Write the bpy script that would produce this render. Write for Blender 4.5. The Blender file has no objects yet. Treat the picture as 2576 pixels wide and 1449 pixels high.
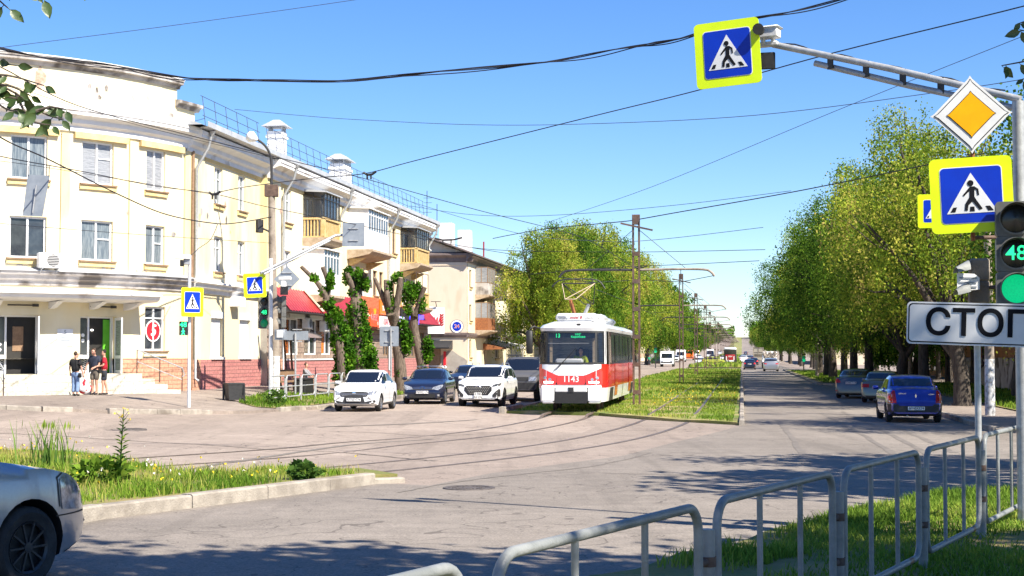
import bpy, bmesh, math, random
import numpy as np
from mathutils import Vector as V, Matrix, noise
from mathutils.bvhtree import BVHTree
SC = bpy.context.scene
COL = SC.collection
R = math.radians
random.seed(7)
# ------------------------------------------------------------------ geometry of the place
F = 3720.0
PITCH = math.atan(165.5 / F)
CAMZ = 2.2
TH = R(8.83)
ST, CT = math.sin(TH), math.cos(TH)

def st2xy(s, t): return (s * ST + t * CT, s * CT - t * ST)
def xy2st(x, y): return (x * ST + y * CT, x * CT - y * ST)
def sm(a, b, x):
    k = min(1.0, max(0.0, (x - a) / (b - a)))
    return k * k * (3 - 2 * k)
def G(x, y):                      # height of the road surface
    s, t = xy2st(x, y)
    z = 0.35 * (1 - sm(8, 42, y))
    z += 0.12 * sm(8, 12, -t) + 0.51 * sm(15.5, 22.5, -t) * sm(24, 46, y)
    q = max(0.0, min(s, 1500) - 250)
    return z + q * q * 1.2e-5
def ray(px, py):
    r = (px - 1288) / F; v = (724.5 - py) / F
    sp, cp = math.sin(PITCH), math.cos(PITCH)
    return V((r, cp - v * sp, sp + v * cp))
def at(px, py, Y):
    d = ray(px, py); return V((0, 0, CAMZ)) + d * (Y / d.y)
def gp(px, py, off=0.0):          # the spot on the ground seen at that place of the photo
    d = ray(px, py); Y = 30.0
    for _ in range(60):
        p = d * (Y / d.y); z = G(p.x, p.y) + off
        Yn = (z - CAMZ) / d.z * d.y if d.z < -1e-4 else 400
        Y = Y * .5 + min(max(Yn, 3), 900) * .5
    p = d * (Y / d.y); return V((p.x, p.y, G(p.x, p.y) + off))
def stz(s, t, off=0.0):
    x, y = st2xy(s, t); return V((x, y, G(x, y) + off))
HEAD = math.pi / 2 - TH           # rotation that turns local +x into the street direction

# ------------------------------------------------------------------ materials
def _n(nt, t, **kw):
    n = nt.nodes.new(t)
    for k, v in kw.items(): setattr(n, k, v)
    return n
def hexc(h):
    h = h.lstrip('#'); c = [int(h[i:i+2], 16) / 255 for i in (0, 2, 4)]
    return tuple((x / 12.92 if x <= .04045 else ((x + .055) / 1.055) ** 2.4) for x in c)
def pm(name, c1, c2=None, scale=3.0, rough=.6, metal=0.0, bump=0.0, bscale=60.0, contrast=(.4, .6),
       spec=.5, detail=5, emit=0.0, coat=0.0, c3=None, s3=.4, k3=(.5, .62), coord='Object', stretch=None):
    m = bpy.data.materials.new(name); m.use_nodes = True
    nt = m.node_tree; b = nt.nodes['Principled BSDF']; L = nt.links
    b.inputs['Roughness'].default_value = rough
    b.inputs['Metallic'].default_value = metal
    b.inputs['Specular IOR Level'].default_value = spec
    b.inputs['Coat Weight'].default_value = coat
    b.inputs['Coat Roughness'].default_value = .06
    b.inputs['Base Color'].default_value = (*c1, 1)
    tc = _n(nt, 'ShaderNodeTexCoord'); src = tc.outputs[coord]
    if stretch:
        mp = _n(nt, 'ShaderNodeMapping'); mp.inputs['Scale'].default_value = stretch
        L.new(src, mp.inputs['Vector']); src = mp.outputs['Vector']
    out = None
    if c2 is not None:
        nz = _n(nt, 'ShaderNodeTexNoise'); nz.inputs['Scale'].default_value = scale
        nz.inputs['Detail'].default_value = detail; nz.inputs['Roughness'].default_value = .65
        L.new(src, nz.inputs['Vector'])
        cr = _n(nt, 'ShaderNodeValToRGB')
        cr.color_ramp.elements[0].position = contrast[0]; cr.color_ramp.elements[1].position = contrast[1]
        cr.color_ramp.elements[0].color = (*c1, 1); cr.color_ramp.elements[1].color = (*c2, 1)
        L.new(nz.outputs['Fac'], cr.inputs['Fac']); out = cr.outputs['Color']
        if c3 is not None:
            n3 = _n(nt, 'ShaderNodeTexNoise'); n3.inputs['Scale'].default_value = s3
            n3.inputs['Detail'].default_value = 7; L.new(src, n3.inputs['Vector'])
            r3 = _n(nt, 'ShaderNodeValToRGB')
            r3.color_ramp.elements[0].position = k3[0]; r3.color_ramp.elements[1].position = k3[1]
            L.new(n3.outputs['Fac'], r3.inputs['Fac'])
            mx = _n(nt, 'ShaderNodeMix', data_type='RGBA')
            L.new(r3.outputs['Color'], mx.inputs['Factor'])
            L.new(out, mx.inputs['A']); mx.inputs['B'].default_value = (*c3, 1)
            out = mx.outputs['Result']
        L.new(out, b.inputs['Base Color'])
    if emit:
        b.inputs['Emission Color'].default_value = (*c1, 1)
        b.inputs['Emission Strength'].default_value = emit
    if bump:
        n2 = _n(nt, 'ShaderNodeTexNoise'); n2.inputs['Scale'].default_value = bscale
        n2.inputs['Detail'].default_value = 6; L.new(src, n2.inputs['Vector'])
        bp = _n(nt, 'ShaderNodeBump'); bp.inputs['Strength'].default_value = bump
        bp.inputs['Distance'].default_value = .02
        L.new(n2.outputs['Fac'], bp.inputs['Height']); L.new(bp.outputs['Normal'], b.inputs['Normal'])
    return m
def brickmat(name, c1, c2, mortar, w=.4, h=.18, ms=.012, bump=.6, rough=.85):
    m = bpy.data.materials.new(name); m.use_nodes = True
    nt = m.node_tree; b = nt.nodes['Principled BSDF']; L = nt.links
    b.inputs['Roughness'].default_value = rough
    uv = _n(nt, 'ShaderNodeUVMap')
    br = _n(nt, 'ShaderNodeTexBrick')
    br.inputs['Color1'].default_value = (*c1, 1); br.inputs['Color2'].default_value = (*c2, 1)
    br.inputs['Mortar'].default_value = (*mortar, 1); br.inputs['Scale'].default_value = 1
    br.inputs['Mortar Size'].default_value = ms; br.inputs['Brick Width'].default_value = w
    br.inputs['Row Height'].default_value = h
    L.new(uv.outputs['UV'], br.inputs['Vector'])
    nz = _n(nt, 'ShaderNodeTexNoise'); nz.inputs['Scale'].default_value = 9; nz.inputs['Detail'].default_value = 8
    L.new(uv.outputs['UV'], nz.inputs['Vector'])
    mx = _n(nt, 'ShaderNodeMix', data_type='RGBA', blend_type='MULTIPLY'); mx.inputs['Factor'].default_value = .75
    cr = _n(nt, 'ShaderNodeValToRGB'); cr.color_ramp.elements[0].position = .3; cr.color_ramp.elements[1].position = .7
    cr.color_ramp.elements[0].color = (.55, .55, .55, 1); cr.color_ramp.elements[1].color = (1.15, 1.15, 1.15, 1)
    L.new(nz.outputs['Fac'], cr.inputs['Fac'])
    L.new(br.outputs['Color'], mx.inputs['A']); L.new(cr.outputs['Color'], mx.inputs['B'])
    L.new(mx.outputs['Result'], b.inputs['Base Color'])
    ad = _n(nt, 'ShaderNodeMath', operation='SUBTRACT'); L.new(nz.outputs['Fac'], ad.inputs[0]); L.new(br.outputs['Fac'], ad.inputs[1])
    bp = _n(nt, 'ShaderNodeBump'); bp.inputs['Strength'].default_value = bump; bp.inputs['Distance'].default_value = .03
    L.new(ad.outputs[0], bp.inputs['Height']); L.new(bp.outputs['Normal'], b.inputs['Normal'])
    return m
def leafmat(name, cols, trans=.35):
    """colour picked leaf by leaf from the 'lv' attribute"""
    m = bpy.data.materials.new(name); m.use_nodes = True
    nt = m.node_tree; b = nt.nodes['Principled BSDF']; L = nt.links
    a = _n(nt, 'ShaderNodeAttribute'); a.attribute_name = 'lv'
    cr = _n(nt, 'ShaderNodeValToRGB'); e = cr.color_ramp.elements
    while len(e) < len(cols): e.new(.5)
    for i, c in enumerate(cols):
        e[i].position = i / (len(cols) - 1); e[i].color = (*c, 1)
    L.new(a.outputs['Fac'], cr.inputs['Fac'])
    L.new(cr.outputs['Color'], b.inputs['Base Color'])
    b.inputs['Roughness'].default_value = .7; b.inputs['Specular IOR Level'].default_value = .1
    tr = _n(nt, 'ShaderNodeBsdfTranslucent'); L.new(cr.outputs['Color'], tr.inputs['Color'])
    mx = _n(nt, 'ShaderNodeMixShader'); mx.inputs['Fac'].default_value = trans
    L.new(b.outputs[0], mx.inputs[1]); L.new(tr.outputs[0], mx.inputs[2])
    L.new(mx.outputs[0], nt.nodes['Material Output'].inputs['Surface'])
    return m
M = {}
def mk():
    M['steel_grey'] = pm('grey painted steel', (.30, .31, .32), (.40, .41, .42), 8, .45, .2, .15, 60)
    M['fence'] = pm('white fence paint worn to rust', (.17, .18, .18), (.24, .25, .25), 5, .45, 0, .2, 70, c3=(.20, .10, .06), s3=2.2, k3=(.67, .71))
    M['galv'] = pm('galvanised pole', (.34, .35, .36), (.43, .44, .45), 12, .45, .3, .1, 40)
    M['polewhite'] = pm('white pole paint', (.72, .72, .73), (.60, .60, .60), 6, .5, 0, .1, 50)
    M['rust'] = pm('rusty brown steel', (.075, .045, .034), (.14, .088, .066), 5, .8, 0, .3, 60, c3=(.07, .05, .045), s3=1.2)
    M['rustorange'] = pm('orange rust', (.32, .12, .04), (.20, .07, .03), 9, .85, 0, .3, 60)
    M['concrete'] = pm('weathered concrete', (.24, .20, .16), (.33, .28, .23), 4, .9, 0, .4, 50, c3=(.14, .11, .09), s3=.9)
    M['whitewash'] = pm('peeling whitewash', (.62, .62, .62), (.40, .38, .35), 7, .9, 0, .3, 50, contrast=(.5, .58))
    M['kerb'] = pm('concrete kerb', (.25, .22, .185), (.36, .32, .27), 3, .9, 0, .6, 40, c3=(.16, .135, .11), s3=.9, k3=(.50, .66))
    M['black'] = pm('black plastic', (.012, .012, .013), (.02, .02, .02), 20, .55)
    M['trim'] = pm('dark grey plastic', (.022, .022, .024), (.032, .032, .034), 15, .6)
    M['rubber'] = pm('tyre rubber', (.016, .015, .015), (.035, .032, .03), 6, .85, 0, .2, 90)
    M['glass'] = pm('car glass', (.008, .012, .022), rough=.04, spec=.8)
    M['winglass'] = pm('window glass', (.03, .035, .045), (.06, .07, .08), 1.2, rough=.05, spec=.7)
    M['winpale'] = pm('window glass over blinds', (.20, .21, .23), (.34, .35, .37), 3, rough=.12, stretch=(1, 1, 22), contrast=(.45, .55))
    M['wincurtain'] = pm('window glass over curtain', (.09, .115, .14), (.20, .23, .25), 4, rough=.08, stretch=(6, 6, .5))
    M['alloy'] = pm('alloy rim', (.50, .51, .53), (.42, .42, .44), 30, .3, .8)
    M['darkrim'] = pm('black rim', (.035, .035, .038), rough=.4, metal=.3)
    M['chrome'] = pm('chrome', (.75, .76, .78), rough=.12, metal=1.0)
    M['lens'] = pm('headlamp glass', (.55, .57, .60), (.25, .26, .28), 14, .08, .5)
    M['lensdark'] = pm('dark headlamp glass', (.05, .055, .06), (.20, .21, .22), 14, .08, .4)
    M['redlamp'] = pm('red lamp glass', (.50, .012, .012), (.35, .01, .01), 20, .15)
    M['redlit'] = pm('lit red lamp', (1.0, .05, .03), emit=3.0)
    M['orangelamp'] = pm('amber lamp glass', (.75, .22, .02), rough=.2)
    M['white_lit'] = pm('lit lamp', (1.0, .95, .85), emit=4.0)
    M['plate'] = pm('white enamel', (.80, .80, .80), (.76, .76, .75), 8, .35)
    M['ink'] = pm('black ink', (.008, .009, .013), rough=.8, spec=.15)
    M['skin'] = pm('skin', (.55, .30, .21), (.50, .26, .18), 6, .55)
    M['lime'] = pm('fluorescent yellow sheet', (.70, .90, .012), (.64, .84, .01), 2.5, .35, spec=.3)
    M['signblue'] = pm('blue sign sheet', (.002, .035, .48), (.003, .03, .42), 3, .35, spec=.3)
    M['signwhite'] = pm('white sign sheet', (.74, .75, .77), (.66, .67, .69), 3, .35, spec=.3)
    M['signamber'] = pm('amber sign sheet', (.88, .42, .003), (.82, .38, .003), 4, .35, spec=.3)
    M['signback'] = pm('grey sign back', (.22, .25, .29), (.27, .30, .34), 3, .5, .2)
    M['greenlit'] = pm('lit green lamp', (.0, .42, .16), (.0, .30, .12), 60, emit=.55)
    M['greendigit'] = pm('lit green diodes', (.02, .75, .26), emit=.9)
    M['greenlens'] = pm('green lamp glass', (.0, .20, .08), (.0, .10, .05), 40, rough=.2, emit=.22)
    M['tl'] = pm('traffic light housing', (.10, .10, .095), (.13, .13, .12), 8, .5)
    M['darklens'] = pm('unlit lamp glass', (.012, .013, .014), rough=.2)
    M['wire'] = pm('black cable', (.012, .012, .018), rough=.6)
    M['wireblue'] = pm('thin steel wire', (.05, .07, .12), rough=.5)
    M['bark'] = pm('bark', (.040, .031, .025), (.085, .068, .054), 5, .95, 0, .9, 22, stretch=(3, 3, .7))
    M['barkpale'] = pm('grey brown bark', (.075, .055, .042), (.165, .125, .095), 5, .95, 0, .9, 22, stretch=(3, 3, .7))
    M['cutwood'] = pm('sawn wood', (.50, .40, .27), (.40, .31, .20), 12, .8)
mk()
# ------------------------------------------------------------------ object helpers
def tag(o, label=None, cat=None, group=None, kind=None):
    if label: o['label'] = label
    if cat: o['category'] = cat
    if group: o['group'] = group
    if kind: o['kind'] = kind
    return o
def thing(name, label, cat, loc=(0, 0, 0), rz=0.0, group=None, kind=None):
    o = bpy.data.objects.new(name, None); COL.objects.link(o)
    o.empty_display_size = .2
    o.location = loc; o.rotation_euler = (0, 0, rz)
    return tag(o, label, cat, group, kind)
def copy_thing(root, loc, rz, label=None, cat=None, group=None, scale=None):
    c = root.copy(); COL.objects.link(c); c.location = loc
    if rz is not None: c.rotation_euler = (0, 0, rz)
    if scale: c.scale = scale
    if label: c['label'] = label
    if cat: c['category'] = cat
    if group: c['group'] = group
    for ch in list(root.children):
        d = ch.copy(); COL.objects.link(d); d.parent = c
        for g in list(ch.children):
            e = g.copy(); COL.objects.link(e); e.parent = d
    return c
def setup(o, me, mats, parent, smooth):
    for m in (mats if isinstance(mats, (list, tuple)) else [mats]):
        me.materials.append(M[m] if isinstance(m, str) else m)
    if smooth is not None:
        me.polygons.foreach_set('use_smooth', [True] * len(me.polygons))
        if smooth < 179: me.set_sharp_from_angle(angle=R(smooth))
    COL.objects.link(o)
    if parent: o.parent = parent
    return o
class MB:
    """collects shapes, then links them as ONE mesh object"""
    def __init__(s, frame=None): s.v = []; s.f = []; s.m = []; s.uv = {}; s.fr = frame; s.mi = 0
    def _p(s, p): return (s.fr @ V(p)) if s.fr is not None else V(p)
    def add(s, vs, fs, mi=None):
        n = len(s.v); s.v += [s._p(p) for p in vs]
        s.f += [tuple(i + n for i in q) for q in fs]; s.m += [s.mi if mi is None else mi] * len(fs)
        return s
    def box(s, c, d, rot=None, mi=None, bev=0.0):
        x, y, z = d[0] / 2, d[1] / 2, d[2] / 2
        if bev:
            b = bev; vs = []; idx = {}
            def a(p):
                k = tuple(round(q, 6) for q in p)
                if k not in idx: idx[k] = len(vs); vs.append(V(p))
                return idx[k]
            fs = []
            for ax in range(3):
                for sg in (-1, 1):
                    u, w = (ax + 1) % 3, (ax + 2) % 3; D = (x, y, z); q = []
                    for (e, g) in ((-1, -1), (1, -1), (1, 1), (-1, 1)):
                        p = [0, 0, 0]; p[ax] = sg * D[ax]; p[u] = e * (D[u] - b); p[w] = g * (D[w] - b); q.append(a(p))
                    fs.append(q if sg > 0 else q[::-1])
            bm = bmesh.new()
            for p in vs: bm.verts.new(p)
            r = bmesh.ops.convex_hull(bm, input=bm.verts[:])
            bm.verts.index_update()
            vs = [v.co.copy() for v in bm.verts]; fs = [[v.index for v in f.verts] for f in bm.faces]; bm.free()
        else:
            vs = [V((i * x, j * y, k * z)) for i in (-1, 1) for j in (-1, 1) for k in (-1, 1)]
            fs = [(0, 1, 3, 2), (4, 6, 7, 5), (0, 4, 5, 1), (2, 3, 7, 6), (0, 2, 6, 4), (1, 5, 7, 3)]
        if rot is not None:
            rm = rot if isinstance(rot, Matrix) else Matrix.Rotation(rot, 3, 'Z')
            vs = [rm @ p for p in vs]
        return s.add([p + V(c) for p in vs], fs, mi)
    def bar(s, p0, p1, w, h, mi=None, up=(0, 0, 1)):
        p0, p1 = V(p0), V(p1); d = (p1 - p0); L = d.length; d = d / L
        u = V(up)
        if abs(d.dot(u)) > .98: u = V((0, 1, 0))
        r = d.cross(u).normalized(); q = r.cross(d).normalized()
        vs = [p + r * (a * w / 2) + q * (b * h / 2) for p in (p0, p1) for a, b in ((-1, -1), (1, -1), (1, 1), (-1, 1))]
        return s.add(vs, [(3, 2, 1, 0), (4, 5, 6, 7), (0, 1, 5, 4), (1, 2, 6, 5), (2, 3, 7, 6), (3, 0, 4, 7)], mi)
    def tube(s, pts, r, n=8, mi=None, cap=True):
        pts = [V(p) for p in pts]; rs = r if isinstance(r, (list, tuple)) else [r] * len(pts)
        vs = []; fs = []; up = None
        for i, p in enumerate(pts):
            d = (pts[min(i + 1, len(pts) - 1)] - pts[max(i - 1, 0)])
            d = d.normalized() if d.length > 1e-9 else V((0, 0, 1))
            if up is None:
                up = V((0, 0, 1)) if abs(d.z) < .9 else V((0, 1, 0))
            a = d.cross(up)
            if a.length < 1e-6: a = d.cross(V((1, .3, 0)))
            a.normalize(); b = a.cross(d).normalized(); up = b
            for k in range(n):
                t = 2 * math.pi * k / n
                vs.append(p + (a * math.cos(t) + b * math.sin(t)) * rs[i])
        for i in range(len(pts) - 1):
            for k in range(n):
                k2 = (k + 1) % n
                fs.append((i * n + k, i * n + k2, (i + 1) * n + k2, (i + 1) * n + k))
        if cap:
            fs.append(tuple(range(n))[::-1]); e = (len(pts) - 1) * n; fs.append(tuple(range(e, e + n)))
        return s.add(vs, fs, mi)
    def lathe(s, prof, axis='Z', n=24, c=(0, 0, 0), mi=None, arc=1.0):
        vs = []; fs = []; k = len(prof)
        for i in range(n):
            t = 2 * math.pi * arc * i / n; cs, sn = math.cos(t), math.sin(t)
            for r, h in prof:
                p = {'Z': (r * cs, r * sn, h), 'Y': (r * cs, h, r * sn), 'X': (h, r * cs, r * sn)}[axis]
                vs.append(V(p) + V(c))
        for i in range(n):
            j = (i + 1) % n
            for a in range(k - 1):
                q = (i * k + a, j * k + a, j * k + a + 1, i * k + a + 1)
                fs.append(q if axis != 'Y' else q[::-1])
        return s.add(vs, fs, mi)
    def prism(s, poly, o, ax, ay, th, mi=None, holes=None):
        """flat outline poly (2D) laid in the plane o + x*ax + y*ay, thickness th behind its face"""
        o, ax, ay = V(o), V(ax), V(ay); nn = ax.cross(ay).normalized(); k = len(poly)
        vs = [o + ax * x + ay * y for x, y in poly] + [o + ax * x + ay * y - nn * th for x, y in poly]
        fs = [tuple(range(k)), tuple(range(2 * k - 1, k - 1, -1))]
        fs += [(i, k + i, k + (i + 1) % k, (i + 1) % k) for i in range(k)]
        return s.add(vs, fs, mi)
    def quad(s, a, b, c, d, mi=None): return s.add([a, b, c, d], [(0, 1, 2, 3)], mi)
    def text(s, txt, o, ax, ay, size, th=.004, mi=None, sx=1.0, align='CENTER', bold=0.0, shear=0.0):
        me = text_mesh(txt, align, bold, shear)
        o, ax, ay = V(o), V(ax).normalized(), V(ay).normalized(); nn = ax.cross(ay)
        vs = [o + ax * (p.x * size * sx) + ay * (p.y * size) + nn * (p.z * th) for p in me[0]]
        return s.add(vs, me[1], mi)
    def build(s, name, mats, parent=None, smooth=None, world=False):
        vs = s.v
        if world and parent is not None:
            im = (Matrix.Translation(parent.location) @ parent.rotation_euler.to_matrix().to_4x4()).inverted()
            vs = [im @ p for p in vs]
        me = bpy.data.meshes.new(name); me.from_pydata([tuple(p) for p in vs], [], s.f)
        if any(s.m): me.polygons.foreach_set('material_index', s.m)
        me.update()
        o = bpy.data.objects.new(name, me)
        return setup(o, me, mats, parent, smooth)
_tc = {}
def text_mesh(txt, align, bold, shear=0.0):
    k = (txt, align, bold, shear)
    if k in _tc: return _tc[k]
    cu = bpy.data.curves.new('lettering', 'FONT'); cu.body = txt; cu.align_x = align; cu.align_y = 'CENTER'
    cu.size = 1.0; cu.extrude = 1.0; cu.offset = bold; cu.resolution_u = 3; cu.shear = shear
    o = bpy.data.objects.new('lettering', cu); COL.objects.link(o)
    dg = bpy.context.evaluated_depsgraph_get()
    me = bpy.data.meshes.new_from_object(o.evaluated_get(dg))
    vs = [v.co.copy() for v in me.vertices]; fs = [tuple(p.vertices) for p in me.polygons]
    for v in vs: v.z = (v.z + 1) / 2
    bpy.data.objects.remove(o); bpy.data.curves.remove(cu); bpy.data.meshes.remove(me)
    _tc[k] = (vs, fs); return _tc[k]
def catmull(pts, n=8):
    pts = [V(p) for p in pts]; out = []
    for i in range(len(pts) - 1):
        a = pts[max(i - 1, 0)]; b = pts[i]; c = pts[i + 1]; d = pts[min(i + 2, len(pts) - 1)]
        for k in range(n):
            t = k / n
            out.append(.5 * ((2 * b) + (c - a) * t + (2 * a - 5 * b + 4 * c - d) * t * t + (3 * b - a - 3 * c + d) * t ** 3))
    out.append(pts[-1]); return out
def rrect(w, h, r, n=4):
    out = []
    for cx, cy, a0 in ((w/2-r, h/2-r, 0), (-w/2+r, h/2-r, 90), (-w/2+r, -h/2+r, 180), (w/2-r, -h/2+r, 270)):
        for i in range(n + 1):
            a = R(a0 + 90 * i / n); out.append((cx + r * math.cos(a), cy + r * math.sin(a)))
    return out
def circ(r, n=24, cx=0, cy=0): return [(cx + r * math.cos(2*math.pi*i/n), cy + r * math.sin(2*math.pi*i/n)) for i in range(n)]
def grid_poly(poly, step, bm=None):
    """polygon (2D) cut into cells"""
    bm = bmesh.new()
    f = bm.faces.new([bm.verts.new((x, y, 0)) for x, y in poly])
    xs = [p[0] for p in poly]; ys = [p[1] for p in poly]
    for lo, hi, nrm in ((min(xs), max(xs), (1, 0, 0)), (min(ys), max(ys), (0, 1, 0))):
        a = math.ceil(lo / step) * step
        while a < hi - 1e-6:
            if a > lo + 1e-6:
                bmesh.ops.bisect_plane(bm, geom=bm.verts[:] + bm.edges[:] + bm.faces[:], plane_co=tuple(a * q for q in nrm), plane_no=nrm, dist=1e-6)
            a += step
    bmesh.ops.triangulate(bm, faces=[f for f in bm.faces if len(f.verts) > 4])
    return bm
def sheet(name, poly, mats, step, off, kind='structure', off_fn=None, skirt=.0):
    """ground sheet over polygon, following the lie of the land"""
    bm = grid_poly(poly, step)
    for v in bm.verts: v.co.z = G(v.co.x, v.co.y) + (off_fn(v.co.x, v.co.y) if off_fn else off)
    if skirt:
        be = [e for e in bm.edges if len(e.link_faces) == 1]
        r = bmesh.ops.extrude_edge_only(bm, edges=be)
        for v in r['geom']:
            if isinstance(v, bmesh.types.BMVert): v.co.z -= skirt
    bmesh.ops.recalc_face_normals(bm, faces=bm.faces[:])
    if sum(f.normal.z for f in bm.faces) < 0: bmesh.ops.reverse_faces(bm, faces=bm.faces[:])
    me = bpy.data.meshes.new(name); bm.to_mesh(me); bm.free()
    o = bpy.data.objects.new(name, me); setup(o, me, mats, None, None)
    if kind: o['kind'] = kind
    return o
# ------------------------------------------------------------------ leaves and grass
def quad_mesh(name, verts, mats, lv=None, parent=None, per=1):
    """verts: (n,4,3) array -> one mesh of n quads"""
    n = len(verts)
    me = bpy.data.meshes.new(name)
    me.vertices.add(n * 4); me.vertices.foreach_set('co', verts.astype(np.float32).ravel())
    me.loops.add(n * 4); me.loops.foreach_set('vertex_index', np.arange(n * 4, dtype=np.int32))
    me.polygons.add(n); me.polygons.foreach_set('loop_start', np.arange(0, n * 4, 4, dtype=np.int32))
    me.update(calc_edges=True)
    if lv is not None:
        a = me.attributes.new('lv', 'FLOAT', 'POINT'); a.data.foreach_set('value', np.repeat(lv.astype(np.float32), 4))
    o = bpy.data.objects.new(name, me); setup(o, me, mats, parent, None); return o
def rnd_dirs(rng, n):
    d = rng.normal(size=(n, 3)); return d / np.linalg.norm(d, axis=1)[:, None]
def leaf_quads(rng, P, size, D=None, aspect=.45):
    """rhombic leaves at P (n,3), long axis D"""
    n = len(P)
    if D is None: D = rnd_dirs(rng, n)
    B = np.cross(D, rnd_dirs(rng, n)); B /= (np.linalg.norm(B, axis=1)[:, None] + 1e-9)
    sz = size * rng.uniform(.6, 1.4, (n, 1))
    a = P; c = P + D * sz; mid = P + D * sz * .45
    return np.stack([a, mid + B * sz * aspect, c, mid - B * sz * aspect], axis=1)
def blades(name, P, h, w, mats, lv, rng, lean=.5, kind='stuff', parent=None):
    n = len(P); az = rng.uniform(0, 2 * np.pi, n); h = h * rng.uniform(.5, 1.3, n)
    side = np.stack([np.cos(az), np.sin(az), np.zeros(n)], 1)
    la = rng.uniform(0, 2 * np.pi, n); ln = lean * rng.uniform(.1, 1, n)
    off = np.stack([np.cos(la) * ln, np.sin(la) * ln, np.ones(n)], 1)
    m1 = P + off * np.array([.45, .45, .62]) * h[:, None]
    t = P + off * np.array([1.1, 1.1, 1.0]) * h[:, None]
    ww = (w * rng.uniform(.6, 1.3, n))[:, None] * side
    q1 = np.stack([P - ww, P + ww, m1 + ww * .8, m1 - ww * .8], 1)
    q2 = np.stack([m1 - ww * .8, m1 + ww * .8, t + ww * .12, t - ww * .12], 1)
    o = quad_mesh(name, np.concatenate([q1, q2]), mats, np.concatenate([lv, lv]), parent)
    if kind: o['kind'] = kind
    return o
Gv = np.vectorize(G)
def inpoly(x, y, poly):
    r = np.zeros(len(x), bool); j = len(poly) - 1
    for i in range(len(poly)):
        xi, yi = poly[i]; xj, yj = poly[j]
        r ^= ((yi > y) != (yj > y)) & (x < (xj - xi) * (y - yi) / (yj - yi + 1e-12) + xi); j = i
    return r
def scatter(rng, poly, n, clump=None):
    xs = [p[0] for p in poly]; ys = [p[1] for p in poly]; ox = np.zeros(0); oy = np.zeros(0)
    while len(ox) < n:
        x = rng.uniform(min(xs), max(xs), n * 2); y = rng.uniform(min(ys), max(ys), n * 2)
        k = inpoly(x, y, poly)
        if clump: 
            c = np.sin(x * clump + 1.3 * np.sin(y * clump * .7)) * np.cos(y * clump * .9 + x * .37)
            k &= (c + rng.uniform(-1.1, .7, len(x))) > -.25
        ox = np.concatenate([ox, x[k]]); oy = np.concatenate([oy, y[k]])
    return ox[:n], oy[:n]
M['grass'] = leafmat('grass blades', [hexc('425a1c'), hexc('5c7c28'), hexc('7c9636'), hexc('9ca24c'), hexc('b09a66')], .3)
M['grassfresh'] = leafmat('fresh grass blades', [hexc('3f5a1c'), hexc('587a26'), hexc('7a9632'), hexc('9cab4a')], .35)
M['weed'] = leafmat('weed leaves', [hexc('2f4a1c'), hexc('44622a'), hexc('5f8038'), hexc('86983f')], .3)
M['yellowflower'] = pm('yellow petals', (.75, .55, .01), (.65, .45, .01), 30, .6)
M['puff'] = pm('dandelion clock', (.75, .74, .68), (.6, .58, .5), 30, .9)
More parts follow.
